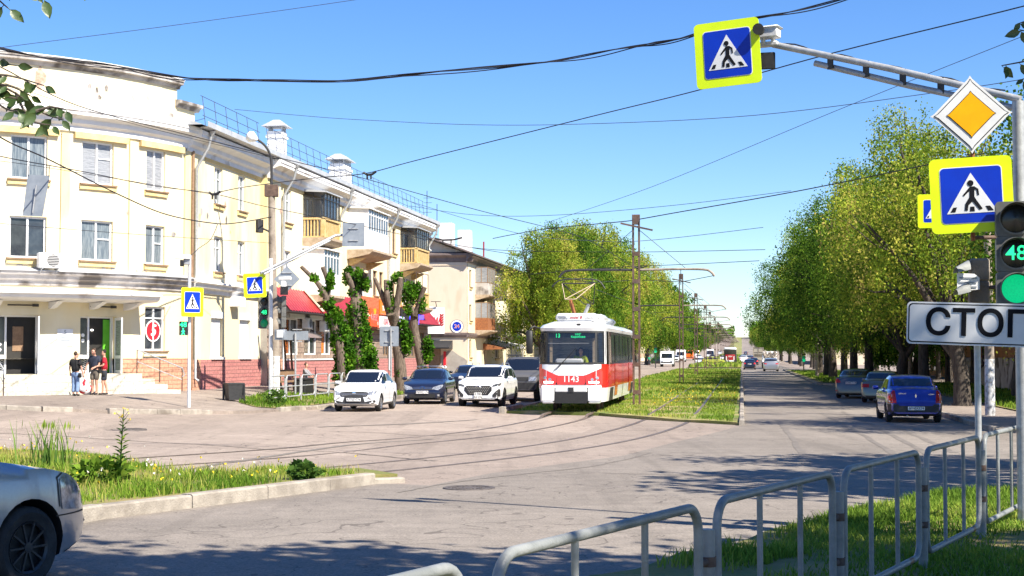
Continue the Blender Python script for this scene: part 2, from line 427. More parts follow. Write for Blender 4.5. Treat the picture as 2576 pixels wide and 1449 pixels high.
# ------------------------------------------------------------------ ground sheets
def asphalt(name, base, alt, dust, crack=.5, streak=.35):
    m = bpy.data.materials.new(name); m.use_nodes = True
    nt = m.node_tree; b = nt.nodes['Principled BSDF']; L = nt.links
    b.inputs['Roughness'].default_value = .85; b.inputs['Specular IOR Level'].default_value = .3
    tc = _n(nt, 'ShaderNodeTexCoord'); src = tc.outputs['Object']
    def noi(sc, det=6, st=None, ro=.6):
        s = src
        if st:
            mp = _n(nt, 'ShaderNodeMapping'); mp.inputs['Scale'].default_value = st; mp.inputs['Rotation'].default_value = (0, 0, TH)
            L.new(src, mp.inputs['Vector']); s = mp.outputs['Vector']
        n = _n(nt, 'ShaderNodeTexNoise'); n.inputs['Scale'].default_value = sc; n.inputs['Detail'].default_value = det
        n.inputs['Roughness'].default_value = ro; L.new(s, n.inputs['Vector']); return n.outputs['Fac']
    def ramp(f, a, c, p0=.35, p1=.65):
        r = _n(nt, 'ShaderNodeValToRGB'); e = r.color_ramp.elements
        e[0].position = p0; e[1].position = p1; e[0].color = (*a, 1); e[1].color = (*c, 1); L.new(f, r.inputs['Fac']); return r.outputs['Color']
    def mix(f, a, c, mode='MIX'):
        x = _n(nt, 'ShaderNodeMix', data_type='RGBA', blend_type=mode)
        if isinstance(f, float): x.inputs['Factor'].default_value = f
        else: L.new(f, x.inputs['Factor'])
        for k, q in (('A', a), ('B', c)):
            if isinstance(q, tuple): x.inputs[k].default_value = (*q, 1)
            else: L.new(q, x.inputs[k])
        return x.outputs['Result']
    c = ramp(noi(.22), base, alt)
    c = mix(ramp(noi(.5, 8, (.25, 2.2, 1)), (0,) * 3, (streak,) * 3, .45, .7), c, dust)
    vo = _n(nt, 'ShaderNodeTexVoronoi'); vo.inputs['Scale'].default_value = .13; vo.inputs['Randomness'].default_value = .9
    mpv = _n(nt, 'ShaderNodeMapping'); mpv.inputs['Scale'].default_value = (1.6, .6, 1); mpv.inputs['Rotation'].default_value = (0, 0, TH + .5); L.new(src, mpv.inputs['Vector']); L.new(mpv.outputs['Vector'], vo.inputs['Vector'])
    c = mix(1.0, c, ramp(vo.outputs['Color'], (.90,) * 3, (1.08,) * 3, .2, .8), 'MULTIPLY')
    c = mix(1.0, c, ramp(noi(.35, 9, (3.2, .12, 1), .7), (.80,) * 3, (1.04,) * 3, .30, .50), 'MULTIPLY')
    c = mix(1.0, c, ramp(noi(1.1, 4), (.72,) * 3, (1.0,) * 3, .22, .33), 'MULTIPLY')
    g = noi(38, 3, None, .75)
    c = mix(1.0, c, ramp(g, (.62,) * 3, (1.38,) * 3, .3, .7), 'MULTIPLY')
    g2 = noi(3.0, 5)
    c = mix(1.0, c, ramp(g2, (.88,) * 3, (1.1,) * 3, .3, .7), 'MULTIPLY')
    if crack:
        for sc, w in ((.16, .0035), (.42, .0045)):
            k = noi(sc, 4, None, .55)
            sb = _n(nt, 'ShaderNodeMath', operation='SUBTRACT'); L.new(k, sb.inputs[0]); sb.inputs[1].default_value = .5
            ab = _n(nt, 'ShaderNodeMath', operation='ABSOLUTE'); L.new(sb.outputs[0], ab.inputs[0])
            ls = _n(nt, 'ShaderNodeMath', operation='LESS_THAN'); L.new(ab.outputs[0], ls.inputs[0]); ls.inputs[1].default_value = w * .35
            ml = _n(nt, 'ShaderNodeMath', operation='MULTIPLY'); L.new(ls.outputs[0], ml.inputs[0]); ml.inputs[1].default_value = crack
            c = mix(ml.outputs[0], c, (base[0] * .35, base[1] * .34, base[2] * .34))
    L.new(c, b.inputs['Base Color'])
    bp = _n(nt, 'ShaderNodeBump'); bp.inputs['Strength'].default_value = .5; bp.inputs['Distance'].default_value = .01
    L.new(g, bp.inputs['Height']); L.new(bp.outputs['Normal'], b.inputs['Normal'])
    return m
M['asphalt_pink'] = asphalt('pinkish worn asphalt', (.255, .207, .174), (.30, .244, .206), (.36, .298, .25), .75)
M['asphalt_grey'] = asphalt('grey asphalt', (.195, .170, .147), (.232, .202, .175), (.285, .248, .214), .6, .45)
M['pave'] = asphalt('old pavement asphalt', (.215, .175, .150), (.26, .215, .182), (.32, .27, .225), .7, .6)
M['soil'] = pm('dry soil with grass', hexc('7c7d3c'), hexc('a8946c'), .8, .95, 0, .6, 30, contrast=(.40, .62), c3=hexc('566d22'), s3=.25, k3=(.45, .6))
M['verge'] = pm('trodden verge', hexc('5c6a26'), hexc('8a7a50'), 1.2, .95, 0, .6, 30, contrast=(.35, .65))
M['earth'] = pm('far ground', hexc('6b6a48'), hexc('8a7f66'), .05, .95)
M['railsteel'] = pm('worn rail', (.17, .13, .105), (.11, .085, .07), 4, .5, .2)
M['grout_shadow'] = pm('dark joint and shadow', (.06, .05, .045), (.10, .085, .075), 3, .95)
M['castiron'] = pm('cast iron', (.10, .085, .08), (.15, .13, .12), 14, .7, .4, .8, 50)

def st_poly(l): return [st2xy(s, t) for s, t in l]
def grid_sheet(name, ss, ts, mat, off):
    vs = []; fs = []
    for s in ss:
        for t in ts:
            x, y = st2xy(s, t); vs.append((x, y, G(x, y) + off))
    k = len(ts)
    for i in range(len(ss) - 1):
        for j in range(k - 1): fs.append((i * k + j, i * k + j + 1, (i + 1) * k + j + 1, (i + 1) * k + j))
    me = bpy.data.meshes.new(name); me.from_pydata(vs, [], [q[::-1] for q in fs]); me.update()
    o = bpy.data.objects.new(name, me); setup(o, me, mat, None, None); o['kind'] = 'structure'
    return o
_ss = list(np.arange(-30, 70, 2.0)) + list(np.arange(70, 260, 10.0)) + list(np.arange(260, 1500, 40.0)) + [1500, 1800, 2600, 4000]
grid_sheet('ground', _ss, [-2500, -900, -300, -120, -75, -50, -30, -24, -20, -16, -12, -8, -4, 0, 4, 8, 16, 24, 40, 75, 120, 300, 900, 2500], 'earth', -.3)
grid_sheet('road', [s for s in _ss if s <= 1500], [-75, -60, -45, -35] + list(np.arange(-30, 41, 1.0)) + [60, 75], 'asphalt_pink', 0)
xy = lambda l, o=0: [tuple(gp(*q, o)[:2]) for q in l]
lane_px = [(-150, 1382), (200, 1312), (600, 1262), (960, 1216), (1080, 1222), (1240, 1190), (1560, 1148), (1700, 1112), (1862, 1072)]
lane = xy(lane_px) + st_poly([(1490, -.02), (1490, 7.1), (44, 7.1)]) + [(17, 40), (40, 52), (40, 20)] + xy([(2576, 1262), (2330, 1280), (1840, 1412)]) + [(.9, 11), (-2, 6.5), (-9, 5), (-9.5, 12)]
bm_lane = sheet('carriageway', lane, 'asphalt_grey', 2.0, .004)
# median with the tram tracks
med = [(46.2, -.05), (49.6, -3.2), (52.5, -5), (53.8, -8.55), (198, -8.55), (198, -.05)]
med2 = [(232, -.05), (232, -8.55), (1480, -8.55), (1480, -.05)]
def med_off(x, y):
    s, t = xy2st(x, y); return .10 + .03 * math.sin(s * .9 + t * 2) * math.cos(t * 1.7)
sheet('median', st_poly(med), 'soil', 1.0, 0, off_fn=med_off, skirt=.25)
grid_sheet('median', [232 + 24 * i for i in range(53)], [-8.55, -6, -3, -.05], 'soil', .12)
# kerbs: real blocks with joints, following the ground
def kerb(name, pts, w=.16, h=.15, step=1.0, gap=.012, side=0):
    pts = [V(p) for p in pts]; acc = [0]
    for a, b in zip(pts, pts[1:]): acc.append(acc[-1] + (b - a).length)
    def P(d):
        d = min(max(d, 0), acc[-1] - 1e-6); i = max(j for j in range(len(acc) - 1) if acc[j] <= d)
        k = (d - acc[i]) / (acc[i + 1] - acc[i]); return pts[i].lerp(pts[i + 1], k)
    mb = MB(); d = 0
    rng = random.Random(len(pts) + int(acc[-1] * 10))
    while d < acc[-1] - .05:
        a, b = P(d + gap / 2), P(min(d + step, acc[-1]) - gap / 2); j = rng.uniform(-.012, .012)
        u = (b - a).normalized(); n = V((u.y, -u.x, 0)).normalized()
        vs = []
        for p in (a, b):
            z = G(p.x, p.y)
            for o, q in ((-w/2, -.2), (-w/2, h - .02), (-w/2 + .025, h), (w/2 - .025, h), (w/2, h - .02), (w/2, -.2)):
                e = p + n * (o + side * w / 2 + j * .6); vs.append(V((e.x, e.y, z + q + (j if q > 0 else 0))))
        mb.add(vs, [(i, i + 1, i + 7, i + 6) for i in range(5)] + [(0, 6, 11, 5)] + [(5, 4, 3, 2, 1, 0), (6, 7, 8, 9, 10, 11)])
        d += step
    o = mb.build(name, 'kerb'); o['kind'] = 'structure'; return o
def stl(l): return [V((*st2xy(s, t), 0)) for s, t in l]
kerb('kerb', stl([(46, -.02), (90, -.02), (198, -.02)]), step=1.0, h=.16)
kerb('kerb', stl([(53.8, -8.62), (198, -8.62)]), h=.15)
kerb('kerb', stl([(57.5, -8.62), (53.6, -8.7)]), h=.24, w=.22)
kerb('kerb', stl([(232, -.02), (1000, -.02)]), step=8)
kerb('kerb', stl([(43, 7.0), (50, 7.0), (104, 7.0), (106.5, 5.4), (198, 5.4)]), h=.15)
# pavements
pl = xy([(-260, 1030), (90, 1034), (180, 1036), (270, 1040), (530, 1042), (640, 1040), (700, 1036), (760, 1031)])
lp = pl + st_poly([(53, -15.7), (198, -15.7), (198, -40), (60, -60)]) + [(-45, 50), (-45, 46)]
sheet('left_pavement', lp, 'pave', 1.5, .10, skirt=.3)
kerb('kerb', [V((*p, 0)) for p in pl[:3]], h=.13, w=.18)
kerb('kerb', [V((*p, 0)) for p in pl[3:5]], h=.15, w=.18)
kerb('kerb', [V((*p, 0)) for p in pl[6:]] + stl([(54, -15.62), (120, -15.62), (198, -15.62)]), h=.15, w=.18)
rp = [(43.2, 7.05), (104, 7.05), (106.5, 5.45), (198, 5.45), (198, 30), (60, 30), (48, 22), (44.5, 13), (42.6, 8.6)]
sheet('right_pavement', st_poly(rp), 'pave', 1.5, .12, skirt=.3)
kerb('kerb', stl([(43, 7.0), (42.4, 8.6), (43.0, 11), (45.5, 15)]), h=.13)
sheet('right_verge', st_poly([(107, 5.6), (196, 5.6), (196, 12.5), (107, 12.5)]), 'verge', 2, .15)
sheet('right_lawn', st_poly([(52, 9.8), (104, 9.8), (104, 14.9), (52, 14.9)]), 'verge', 2, .16)
gl = xy([(600, 1012), (640, 1023), (700, 1027), (770, 1021), (835, 1013)], .12) + st_poly([(98, -15.9), (98, -18.2), (62, -18.2)]) + xy([(690, 988), (620, 1000)], .12)
sheet('left_verge', gl, 'verge', 1.5, .125)
# island in the near cross street
isl = xy([(-200, 1390), (200, 1311), (600, 1261), (960, 1214), (1000, 1213), (905, 1197), (640, 1206), (500, 1212), (380, 1192), (250, 1160), (60, 1146), (-200, 1140)])
sheet('island', isl, 'verge', .7, .13, skirt=.2)
kerb('kerb', [V((*p, 0)) for p in xy([(-200, 1390), (200, 1312), (600, 1262), (930, 1218)])], h=.17, w=.2, step=1.6)
kerb('kerb', [V((*p, 0)) for p in xy([(932, 1217.5), (1012, 1214)])], h=.09, w=.2)
kerb('kerb', [V((*p, 0)) for p in xy([(-250, 1152), (60, 1147), (170, 1146)])], h=.14, w=.2, step=1.2)
# near verge under the railings
ver_edge = xy([(1310, 1560), (1600, 1478), (1840, 1412), (2100, 1336), (2260, 1296), (2340, 1280), (2450, 1273), (2576, 1276), (2800, 1290)])
verg = ver_edge + [(20, 17), (20, 3), (-4, 1), (-4, 6.2)]
def ver_off(x, y): return .15 + .06 * sm(0, 1.5, min(math.hypot(x - a, y - b) for a, b in ver_edge)) + .015 * math.sin(3 * x) * math.cos(2.3 * y)
sheet('near_verge', verg, 'verge', .6, 0, off_fn=ver_off, skirt=.3)
kerb('kerb', [V((*p, 0)) for p in ver_edge], h=.145, w=.16)
# tram rails let into the street
def track(cs):
    c = catmull([V((*st2xy(s, t), 0)) for s, t in cs], 10)
    for sd in (-.775, .775):
        mb = MB(); vs = []
        pr = ((-.045, -.05), (-.045, .006), (.045, .006), (.045, -.05))
        gr = ((-.11, .003), (.09, .003))
        prev = None; k = 0; g = []
        for i, p in enumerate(c):
            u = (c[min(i + 1, len(c) - 1)] - c[max(i - 1, 0)]).normalized(); n = V((u.y, -u.x, 0))
            s_, t_ = xy2st(p.x, p.y)
            on = s_ > 50.5 and not (198 < s_ < 232)
            e = p + n * sd; z = G(e.x, e.y) + (.115 if on else .003)
            vs.append([V((e.x + n.x * a, e.y + n.y * a, z + b)) for a, b in pr])
            g.append([V((e.x + n.x * a * .8, e.y + n.y * a * .8, G(e.x, e.y) + b)) for a, b in gr])
        k = 4; flat = [q for r in vs for q in r]
        fs = []
        for i in range(len(vs) - 1):
            for j in range(3): fs.append((i * 4 + j, i * 4 + j + 1, i * 4 + j + 5, i * 4 + j + 4))
        mb.add(flat, fs, 0)
        gf = [q for r in g for q in r]
        mb.add(gf, [(i * 2, i * 2 + 1, i * 2 + 3, i * 2 + 2) for i in range(len(g) - 1)], 1)
        o = mb.build('tram_rail', ['railsteel', 'grout_shadow']); o['kind'] = 'structure'
TR = [(1400, -2.35), (800, -2.35), (400, -2.35), (232, -2.35), (198, -2.35), (120, -2.35), (70, -2.35), (60, -2.35), (50, -2.45), (43.5, -2.85), (37.5, -3.6), (32.5, -4.6), (28, -5.9), (24, -7.35), (19, -9.4), (12, -12.6), (5, -16)]
TL = [(1400, -6.05), (800, -6.05), (400, -6.05), (232, -6.05), (198, -6.05), (120, -6.05), (70, -6.05), (60, -6.05), (54, -6.05), (48, -6.15), (42.3, -6.75), (37.6, -7.8), (34.4, -8.75), (31, -9.3), (26.7, -10.4), (23, -11.6), (18, -13.6), (8, -18)]
track(TR); track(TL)
# tar seams, tyre marks and a painted wire shadow
M['tyremark'] = pm('tyre blackened asphalt', (.135, .118, .102), (.185, .16, .14), 2.5, .85)
def road_strip(pts, w, mat):
    c = catmull([gp(*p) for p in pts], 8); r = random.Random(int(pts[0][0])); vs = []
    for i, p in enumerate(c):
        u = (c[min(i + 1, len(c) - 1)] - c[max(i - 1, 0)]).normalized(); n = V((u.y, -u.x, 0)); j = r.uniform(-.03, .03)
        for s in (-1, 1): e = p + n * (j + s * w * r.uniform(.35, .65)); vs.append((e.x, e.y, G(e.x, e.y) + .009))
    mb = MB(); mb.add(vs, [(2*i, 2*i+1, 2*i+3, 2*i+2) for i in range(len(c) - 1)]); mb.build('seam_shadow_strip', mat)['kind'] = 'structure'
road_strip([(-60, 1088), (160, 1098), (370, 1112), (560, 1122), (680, 1132), (850, 1138), (1040, 1156), (1100, 1160)], .06, 'grout_shadow')
road_strip([(830, 1086), (960, 1090), (1080, 1097), (1190, 1093)], .05, 'grout_shadow')
road_strip([(140, 1030), (230, 1018), (330, 1008)], .06, 'grout_shadow')
road_strip([(1000, 1240), (1160, 1212), (1330, 1192), (1500, 1172), (1640, 1140)], .05, 'tyremark')
road_strip([(1520, 1192), (1700, 1196), (1880, 1204), (2040, 1206)], .035, 'grout_shadow')  # shadow of a wire, drawn on the asphalt as a thin dark strip
for a in ((2068, 1040, 2180, 1100, 2300, 1180), (2120, 1036, 2250, 1098, 2380, 1170), (1960, 1060, 2000, 1110, 2030, 1170), (2170, 1042, 2290, 1090, 2400, 1140)): road_strip([a[0:2], a[2:4], a[4:6]], .16, 'tyremark')
road_strip([(1090, 1105), (900, 1118), (700, 1146), (450, 1184)], .14, 'tyremark'); road_strip([(800, 1075), (1000, 1068), (1200, 1056)], .16, 'tyremark')
# manholes
def manhole(px, py, r, label):
    p = gp(px, py, .002); t = thing('manhole_cover', label, 'manhole cover', p, .4, None)
    mb = MB(); mb.lathe([(r * .80, .0), (r * .80, .018), (r, .018), (r * 1.02, -.02)], 'Z', 36); mb.build('frame', 'castiron', t)
    mb = MB(); mb.lathe([(.001, .012), (r * .25, .014), (r * .26, .008), (r * .45, .014), (r * .46, .008), (r * .62, .014), (r * .63, .008), (r * .79, .012)], 'Z', 36)
    for k in range(16):
        a = k * math.pi / 8; mb.box((r * .54 * math.cos(a), r * .54 * math.sin(a), .012), (.09, .03, .012), a)
    mb.build('lid', 'castiron', t)
manhole(1180, 1229, .38, 'round iron manhole cover in the near grey lane')
manhole(310, 1081, .62, 'wide flat manhole cover in the pink asphalt beyond the weeds')
manhole(340, 1009, .45, 'manhole cover in the pavement in front of the three boys')

# ------------------------------------------------------------------ grass
rng = np.random.default_rng(11)
def grass_on(name, poly, n, off, h, w, mat, label=None, clump=None, lvlo=0, lvhi=1, lean=.6, hfn=None, offfn=None):
    x, y = scatter(rng, poly, n, clump)
    if name == 'median_grass':
        tt = x * CT - y * ST; k = np.min([np.abs(tt - a) for a in (-1.57, -3.12, -5.27, -6.82)], axis=0) > rng.uniform(.03, .13, n); x = x[k]; y = y[k]; n = len(x)
    z = Gv(x, y) + (off if offfn is None else np.array([offfn(a, b) for a, b in zip(x, y)]))
    hh = np.full(n, h) if hfn is None else h * hfn(x, y)
    patch = .5 + .5 * np.sin(x * 1.1 + 2 * np.sin(y * .45)) * np.cos(y * .8 + x * .3)
    lv = np.clip(lvlo + (lvhi - lvlo) * (.55 * patch + .45 * rng.uniform(0, 1, n)), 0, 1)
    o = blades(name, np.stack([x, y, z], 1), hh, w, mat, lv, rng, lean)
    tag(o, label, 'grass' if label else None)
    return o
# the median: taller near the camera, thinner with distance
grass_on('median_grass', st_poly([(46.6, -.3), (50, -3.2), (53, -5), (54.2, -8.3), (72, -8.3), (72, -.2)]), 20000, .10, .09, .012, 'grass', 'ragged grass on the tram median nearest the crossing', 1.1)
grass_on('median_grass', st_poly([(72, -8.3), (72, -.2), (125, -.2), (125, -8.3)]), 20000, .10, .15, .024, 'grass', 'grass of the tram median further along the street', .7)
grass_on('median_grass', st_poly([(125, -8.3), (125, -.2), (198, -.2), (198, -8.3)]), 12000, .10, .22, .05, 'grass', 'grass of the tram median before the far crossing', .5)
grass_on('median_grass', st_poly([(232, -8.3), (232, -.2), (600, -.2), (600, -8.3)]), 9000, .10, .5, .15, 'grass', 'grass between the tracks beyond the far crossing', .2)
grass_on('verge_grass', gl, 7000, .12, .14, .02, 'grassfresh', 'green grass strip at the left kerb by the white pole', 1.3)
_vp = [p for p in verg if True]
nv = [(1.2, 8), (2.2, 12.9)] + ver_edge[3:] + [(9.5, 18.2), (12, 12), (6, 8)]
grass_on('verge_grass', nv, 60000, 0, .06, .006, 'grass', 'trodden grass under the railings in the foreground', 1.7, .08, 1.0, .9, offfn=lambda a, b: ver_off(a, b) - .005)
grass_on('verge_grass', [(ver_edge[i][0] + .12, ver_edge[i][1] - .1) for i in range(1, 8)] + [(ver_edge[i][0] + .75, ver_edge[i][1] - .55) for i in range(7, 0, -1)], 10000, .17, .11, .007, 'grass', 'longer grass along the near kerb behind the railings', 1.5)
grass_on('verge_grass', st_poly([(52, 9.9), (104, 9.9), (104, 14.7), (52, 14.7)]), 9000, .15, .2, .03, 'grassfresh', 'shaded lawn before the orange house on the right', 1.0)
grass_on('verge_grass', st_poly([(107, 5.8), (180, 5.8), (180, 12.4), (107, 12.4)]), 7000, .14, .16, .04, 'grassfresh', 'grass strip under the row of trees on the right', 1.0)
isl_in = [(p[0], p[1]) for p in xy([(-150, 1362), (200, 1298), (600, 1250), (900, 1212), (930, 1209), (880, 1199), (640, 1203), (500, 1208), (380, 1192), (250, 1162), (60, 1150), (-150, 1148)])]
def island_h(x, y):
    e = np.array([xy2st(a, b)[0] for a, b in zip(x, y)])
    return np.clip(1.15 - (e - 15) * .07, .4, 1.2) * (.6 + .55 * np.sin(x * 3) * np.cos(y * 2.1) + .5 * (rng.uniform(0, 1, len(x)) > .93))
grass_on('island_grass', isl_in, 17000, .12, .17, .007, 'grassfresh', 'uncut weedy grass on the kerbed island', 2.3, 0, 1, .7, hfn=island_h)
grass_on('island_grass', isl_in, 4500, .12, .14, .006, 'grass', 'dry stalks among the weeds of the island', 1.3, .55, 1, .5)
# flower heads: countless dots of yellow
def dots(name, poly, n, zlo, zhi, r, mat, label, clump):
    x, y = scatter(rng, poly, n, clump); z = Gv(x, y) + rng.uniform(zlo, zhi, n)
    P = np.stack([x, y, z], 1)
    o = quad_mesh(name, np.concatenate([leaf_quads(rng, P, r, aspect=.5) for _ in range(3)]), mat)
    o['kind'] = 'stuff'; return tag(o, label, 'flowers')
dots('yellow_flowers', st_poly([(60, -3.6), (60, -.3), (100, -.3), (100, -4.5), (75, -4.6)]), 300, .14, .24, .04, 'yellowflower', 'yellow flowers in drifts on the tram median', .5)
dots('yellow_flowers', isl_in, 90, .2, .42, .03, 'yellowflower', 'yellow dandelions scattered over the island', .6)
dots('dandelion_clocks', isl_in, 26, .25, .5, .028, 'puff', 'white dandelion clocks over the island grass', .6)
# single tall weeds on the island
def stalk_weed(px, py, hgt, label, lean=0.0, leaves=46, sz=.26, flowers=True):
    p = gp(px, py, .12); t = thing('tall_weed', label, 'weed', p)
    mb = MB(); top = V((lean, 0, hgt))
    mb.tube([(0, 0, -.03), (lean * .3, 0, hgt * .4), tuple(top)], [.016, .012, .004], 6)
    tips = []
    if flowers:
        for k in range(7):
            a = k * 2.4; b = top * (.80 + .02 * k); e = b + V((math.cos(a) * .10, math.sin(a) * .10, .10)); mb.tube([b, e], .003, 4); tips.append(e)
    mb.build('stem', 'weed', t)
    r2 = np.random.default_rng(int(px)); n = leaves
    hz = np.linspace(.02, .86, n) * hgt; az = np.arange(n) * 2.399
    P = np.stack([lean * hz / hgt, np.zeros(n), hz], 1)
    D = np.stack([np.cos(az), np.sin(az), .55 + .4 * hz / hgt], 1); D /= np.linalg.norm(D, axis=1)[:, None]
    s = (sz * (1 - .72 * hz / hgt))[:, None]
    up = np.array([0, 0, 1.0]); B = np.cross(D, up); B /= np.linalg.norm(B, axis=1)[:, None]
    mid = P + D * s * .5; tip = P + D * s - np.array([0, 0, .25]) * s
    q = np.stack([P, mid + B * s * .16, tip, mid - B * s * .16], 1)
    quad_mesh('leaf', q, 'weed', r2.uniform(0, 1, n), t)['kind'] = 'stuff'
    if tips:
        P = np.array([tuple(e) for e in tips for _ in range(5)]) + r2.normal(size=(len(tips) * 5, 3)) * .016
        quad_mesh('flower', leaf_quads(r2, P, .024, aspect=.5), 'yellowflower', None, t)['kind'] = 'stuff'
stalk_weed(300, 1225, 1.05, 'tall leafy weed with yellow flower tips standing on the island', .05)
def reed(px, py, label, n=34, h=.62):
    p = gp(px, py, .1); t = thing('grass_tuft', label, 'grass tuft', p)
    r2 = np.random.default_rng(int(px)); P = r2.normal(size=(n, 3)) * np.array([.16, .12, 0])
    blades('blade', P, np.full(n, h), .012, 'weed', r2.uniform(.3, 1, n), r2, .35, 'stuff', t)
    P = r2.normal(size=(14, 3)) * np.array([.18, .1, 0]) + np.array([0, 0, h * .98])
    quad_mesh('seed_head', leaf_quads(r2, P, .13, np.tile(np.array([[.1, 0, 1.0]]), (14, 1)), .12), 'grass', r2.uniform(.4, .8, 14), t)['kind'] = 'stuff'
reed(105, 1178, 'tall reedy grass tuft left of the flowering weed')
reed(152, 1180, 'reedy grass tuft with seed heads next to the leftmost one')
def bushy(px, py, r, h, n, label, mat='weed', name='small_shrub', cat='shrub'):
    p = gp(px, py, .12); r2 = np.random.default_rng(int(px + py))
    d = rnd_dirs(r2, n); P = d * r2.uniform(.3, 1, (n, 1)) * np.array([r, r, h * .5]) + np.array([0, 0, h * .5])
    o = quad_mesh(name, leaf_quads(r2, P, .09, d), mat, r2.uniform(0, .8, n)); o.location = p
    return tag(o, label, cat)
bushy(767, 1208, .22, .26, 260, 'small round dark green weed near the tip of the island')
bushy(692, 1018, .42, .55, 420, 'bushy weed at the foot of the white pole')
bushy(255, 1222, .42, .34, 500, 'mound of weeds at the foot of the tall flowering stalk', 'grassfresh')
# ------------------------------------------------------------------ vehicles
def paint(name, c, flake=.25, rough=.28):
    return pm(name, c, tuple(min(1, q * 1.05 + .002) for q in c), 40, rough, flake, coat=1.0)
M['p_white'] = paint('white car paint', (.78, .79, .80), 0)
M['p_navy'] = paint('navy car paint', (.012, .016, .040))
M['p_black'] = paint('black car paint', (.012, .013, .018))
M['p_grey'] = pm('matt grey car paint', (.085, .085, .092), (.10, .10, .11), 30, .5, .1)
M['p_blue'] = paint('bright blue car paint', (.004, .022, .30))
M['p_olive'] = paint('grey green car paint', (.15, .165, .15), .4)
M['p_slate'] = paint('dark slate car paint', (.06, .07, .085), .4)
M['p_silver'] = paint('silver car paint', (.34, .35, .38), .6, .30)
M['p_lime'] = paint('yellow green car paint', (.42, .44, .04))
M['p_red'] = paint('red car paint', (.45, .012, .02))
M['p_beige'] = paint('beige car paint', (.42, .38, .31))
M['p_orange'] = paint('orange lorry paint', (.75, .13, .02), 0)
M['p_yellow'] = paint('yellow lorry paint', (.80, .50, .03), 0)
M['tramred'] = pm('tram red', (.80, .030, .018), (.74, .026, .016), 2, .22, 0, coat=.8)
M['tramwhite'] = pm('tram white', (.80, .81, .82), (.74, .75, .77), 2, .25, 0, coat=.6)
M['tramglass'] = pm('tram window glass', (.012, .013, .014), rough=.05, spec=.8)
def clearglass(name, tint, a):
    m = bpy.data.materials.new(name); m.use_nodes = True
    nt = m.node_tree; b = nt.nodes['Principled BSDF']
    b.inputs['Base Color'].default_value = (*tint, 1); b.inputs['Roughness'].default_value = .04; b.inputs['Alpha'].default_value = a
    b.inputs['Specular IOR Level'].default_value = .8
    nz = _n(nt, 'ShaderNodeTexNoise'); nz.inputs['Scale'].default_value = .8
    ma = _n(nt, 'ShaderNodeMath', operation='MULTIPLY_ADD'); ma.inputs[1].default_value = .1; ma.inputs[2].default_value = a - .05
    nt.links.new(nz.outputs['Fac'], ma.inputs[0]); nt.links.new(ma.outputs[0], b.inputs['Alpha'])
    return m
M['clear'] = clearglass('clear tinted glass', (.02, .03, .05), .42)

def patch(bvh, poly, ax, name, mat, parent, off=.008, step=.07, bm_extra=None, world=None):
    """outline poly pressed onto a body from direction ax ('x+','x-','y+','y-','z+')"""
    bm = grid_poly(poly, step); vs = []
    sgn = 1 if ax[1] == '+' else -1
    for v in bm.verts:
        a, b = v.co.x, v.co.y
        if ax[0] == 'x': o, d = V((sgn * 12, a, b)), V((-sgn, 0, 0))
        elif ax[0] == 'y': o, d = V((a, sgn * 6, b)), V((0, -sgn, 0))
        else: o, d = V((a, b, 9)), V((0, 0, -1))
        if ax[0] == 'x' and abs(o.x) < 30: o.x = sgn * 30
        h = bvh.ray_cast(o, d)
        if h[0] is None:
            n = bvh.find_nearest(V((0, a, b)) if ax[0] == 'x' else V((a, 0, b)) if ax[0] == 'y' else V((a, b, 1)))
            p, nn = n[0], n[1]
        else: p, nn = h[0], h[1]
        if nn.dot(d) > 0: nn = -nn
        vs.append(p + nn * off)
    for v, p in zip(bm.verts, vs): v.co = p
    bmesh.ops.recalc_face_normals(bm, faces=bm.faces[:])
    ref = {'x': V((sgn, 0, 0)), 'y': V((0, sgn, 0)), 'z': V((0, 0, 1))}[ax[0]]
    if sum(f.normal.dot(ref) for f in bm.faces) < 0: bmesh.ops.reverse_faces(bm, faces=bm.faces[:])
    me = bpy.data.meshes.new(name); bm.to_mesh(me); bm.free()
    o = bpy.data.objects.new(name, me); return setup(o, me, mat, parent, 40)

def wheel(parent, x, y, r, w=.2, style='alloy', n=10, side=1):
    """tyre with the rim as its child; side = +1 when the outer face looks to +y"""
    mb = MB(); k = r * .64
    pr = [(k, -w/2 + .02), (r * .86, -w/2), (r - .015, -w/2 + .02), (r, -w/2 + .05), (r, w/2 - .05), (r - .015, w/2 - .02), (r * .86, w/2), (k, w/2 - .02), (k, -w/2 + .02)]
    mb.lathe(pr, 'Y', 28); o = mb.build('wheel', 'rubber', parent, 45); o.location = (x, y, r)
    mb = MB(); f = side * (w/2 - .035)
    mb.lathe([(.001, f - side * .05), (k * .98, f - side * .05)], 'Y', 24, mi=1)
    mb.lathe([(k * .90, f + side * .006), (k * .99, f + side * .022), (k * 1.0, f - side * .05)], 'Y', 24)
    for i in range(n):
        a = 2 * math.pi * i / n
        p0 = V((math.cos(a) * k * .12, f + side * .004, math.sin(a) * k * .12)); p1 = V((math.cos(a) * k * .95, f + side * .008, math.sin(a) * k * .95))
        mb.bar(p0, p1, r * .5 / n, .02, up=(0, 1, 0))
    mb.lathe([(.001, f + side * .022), (k * .2, f + side * .02), (k * .22, f - side * .03)], 'Y', 16)
    q = mb.build('rim', ['darkrim' if style == 'dark' else 'alloy', 'black'], o, 40); return o

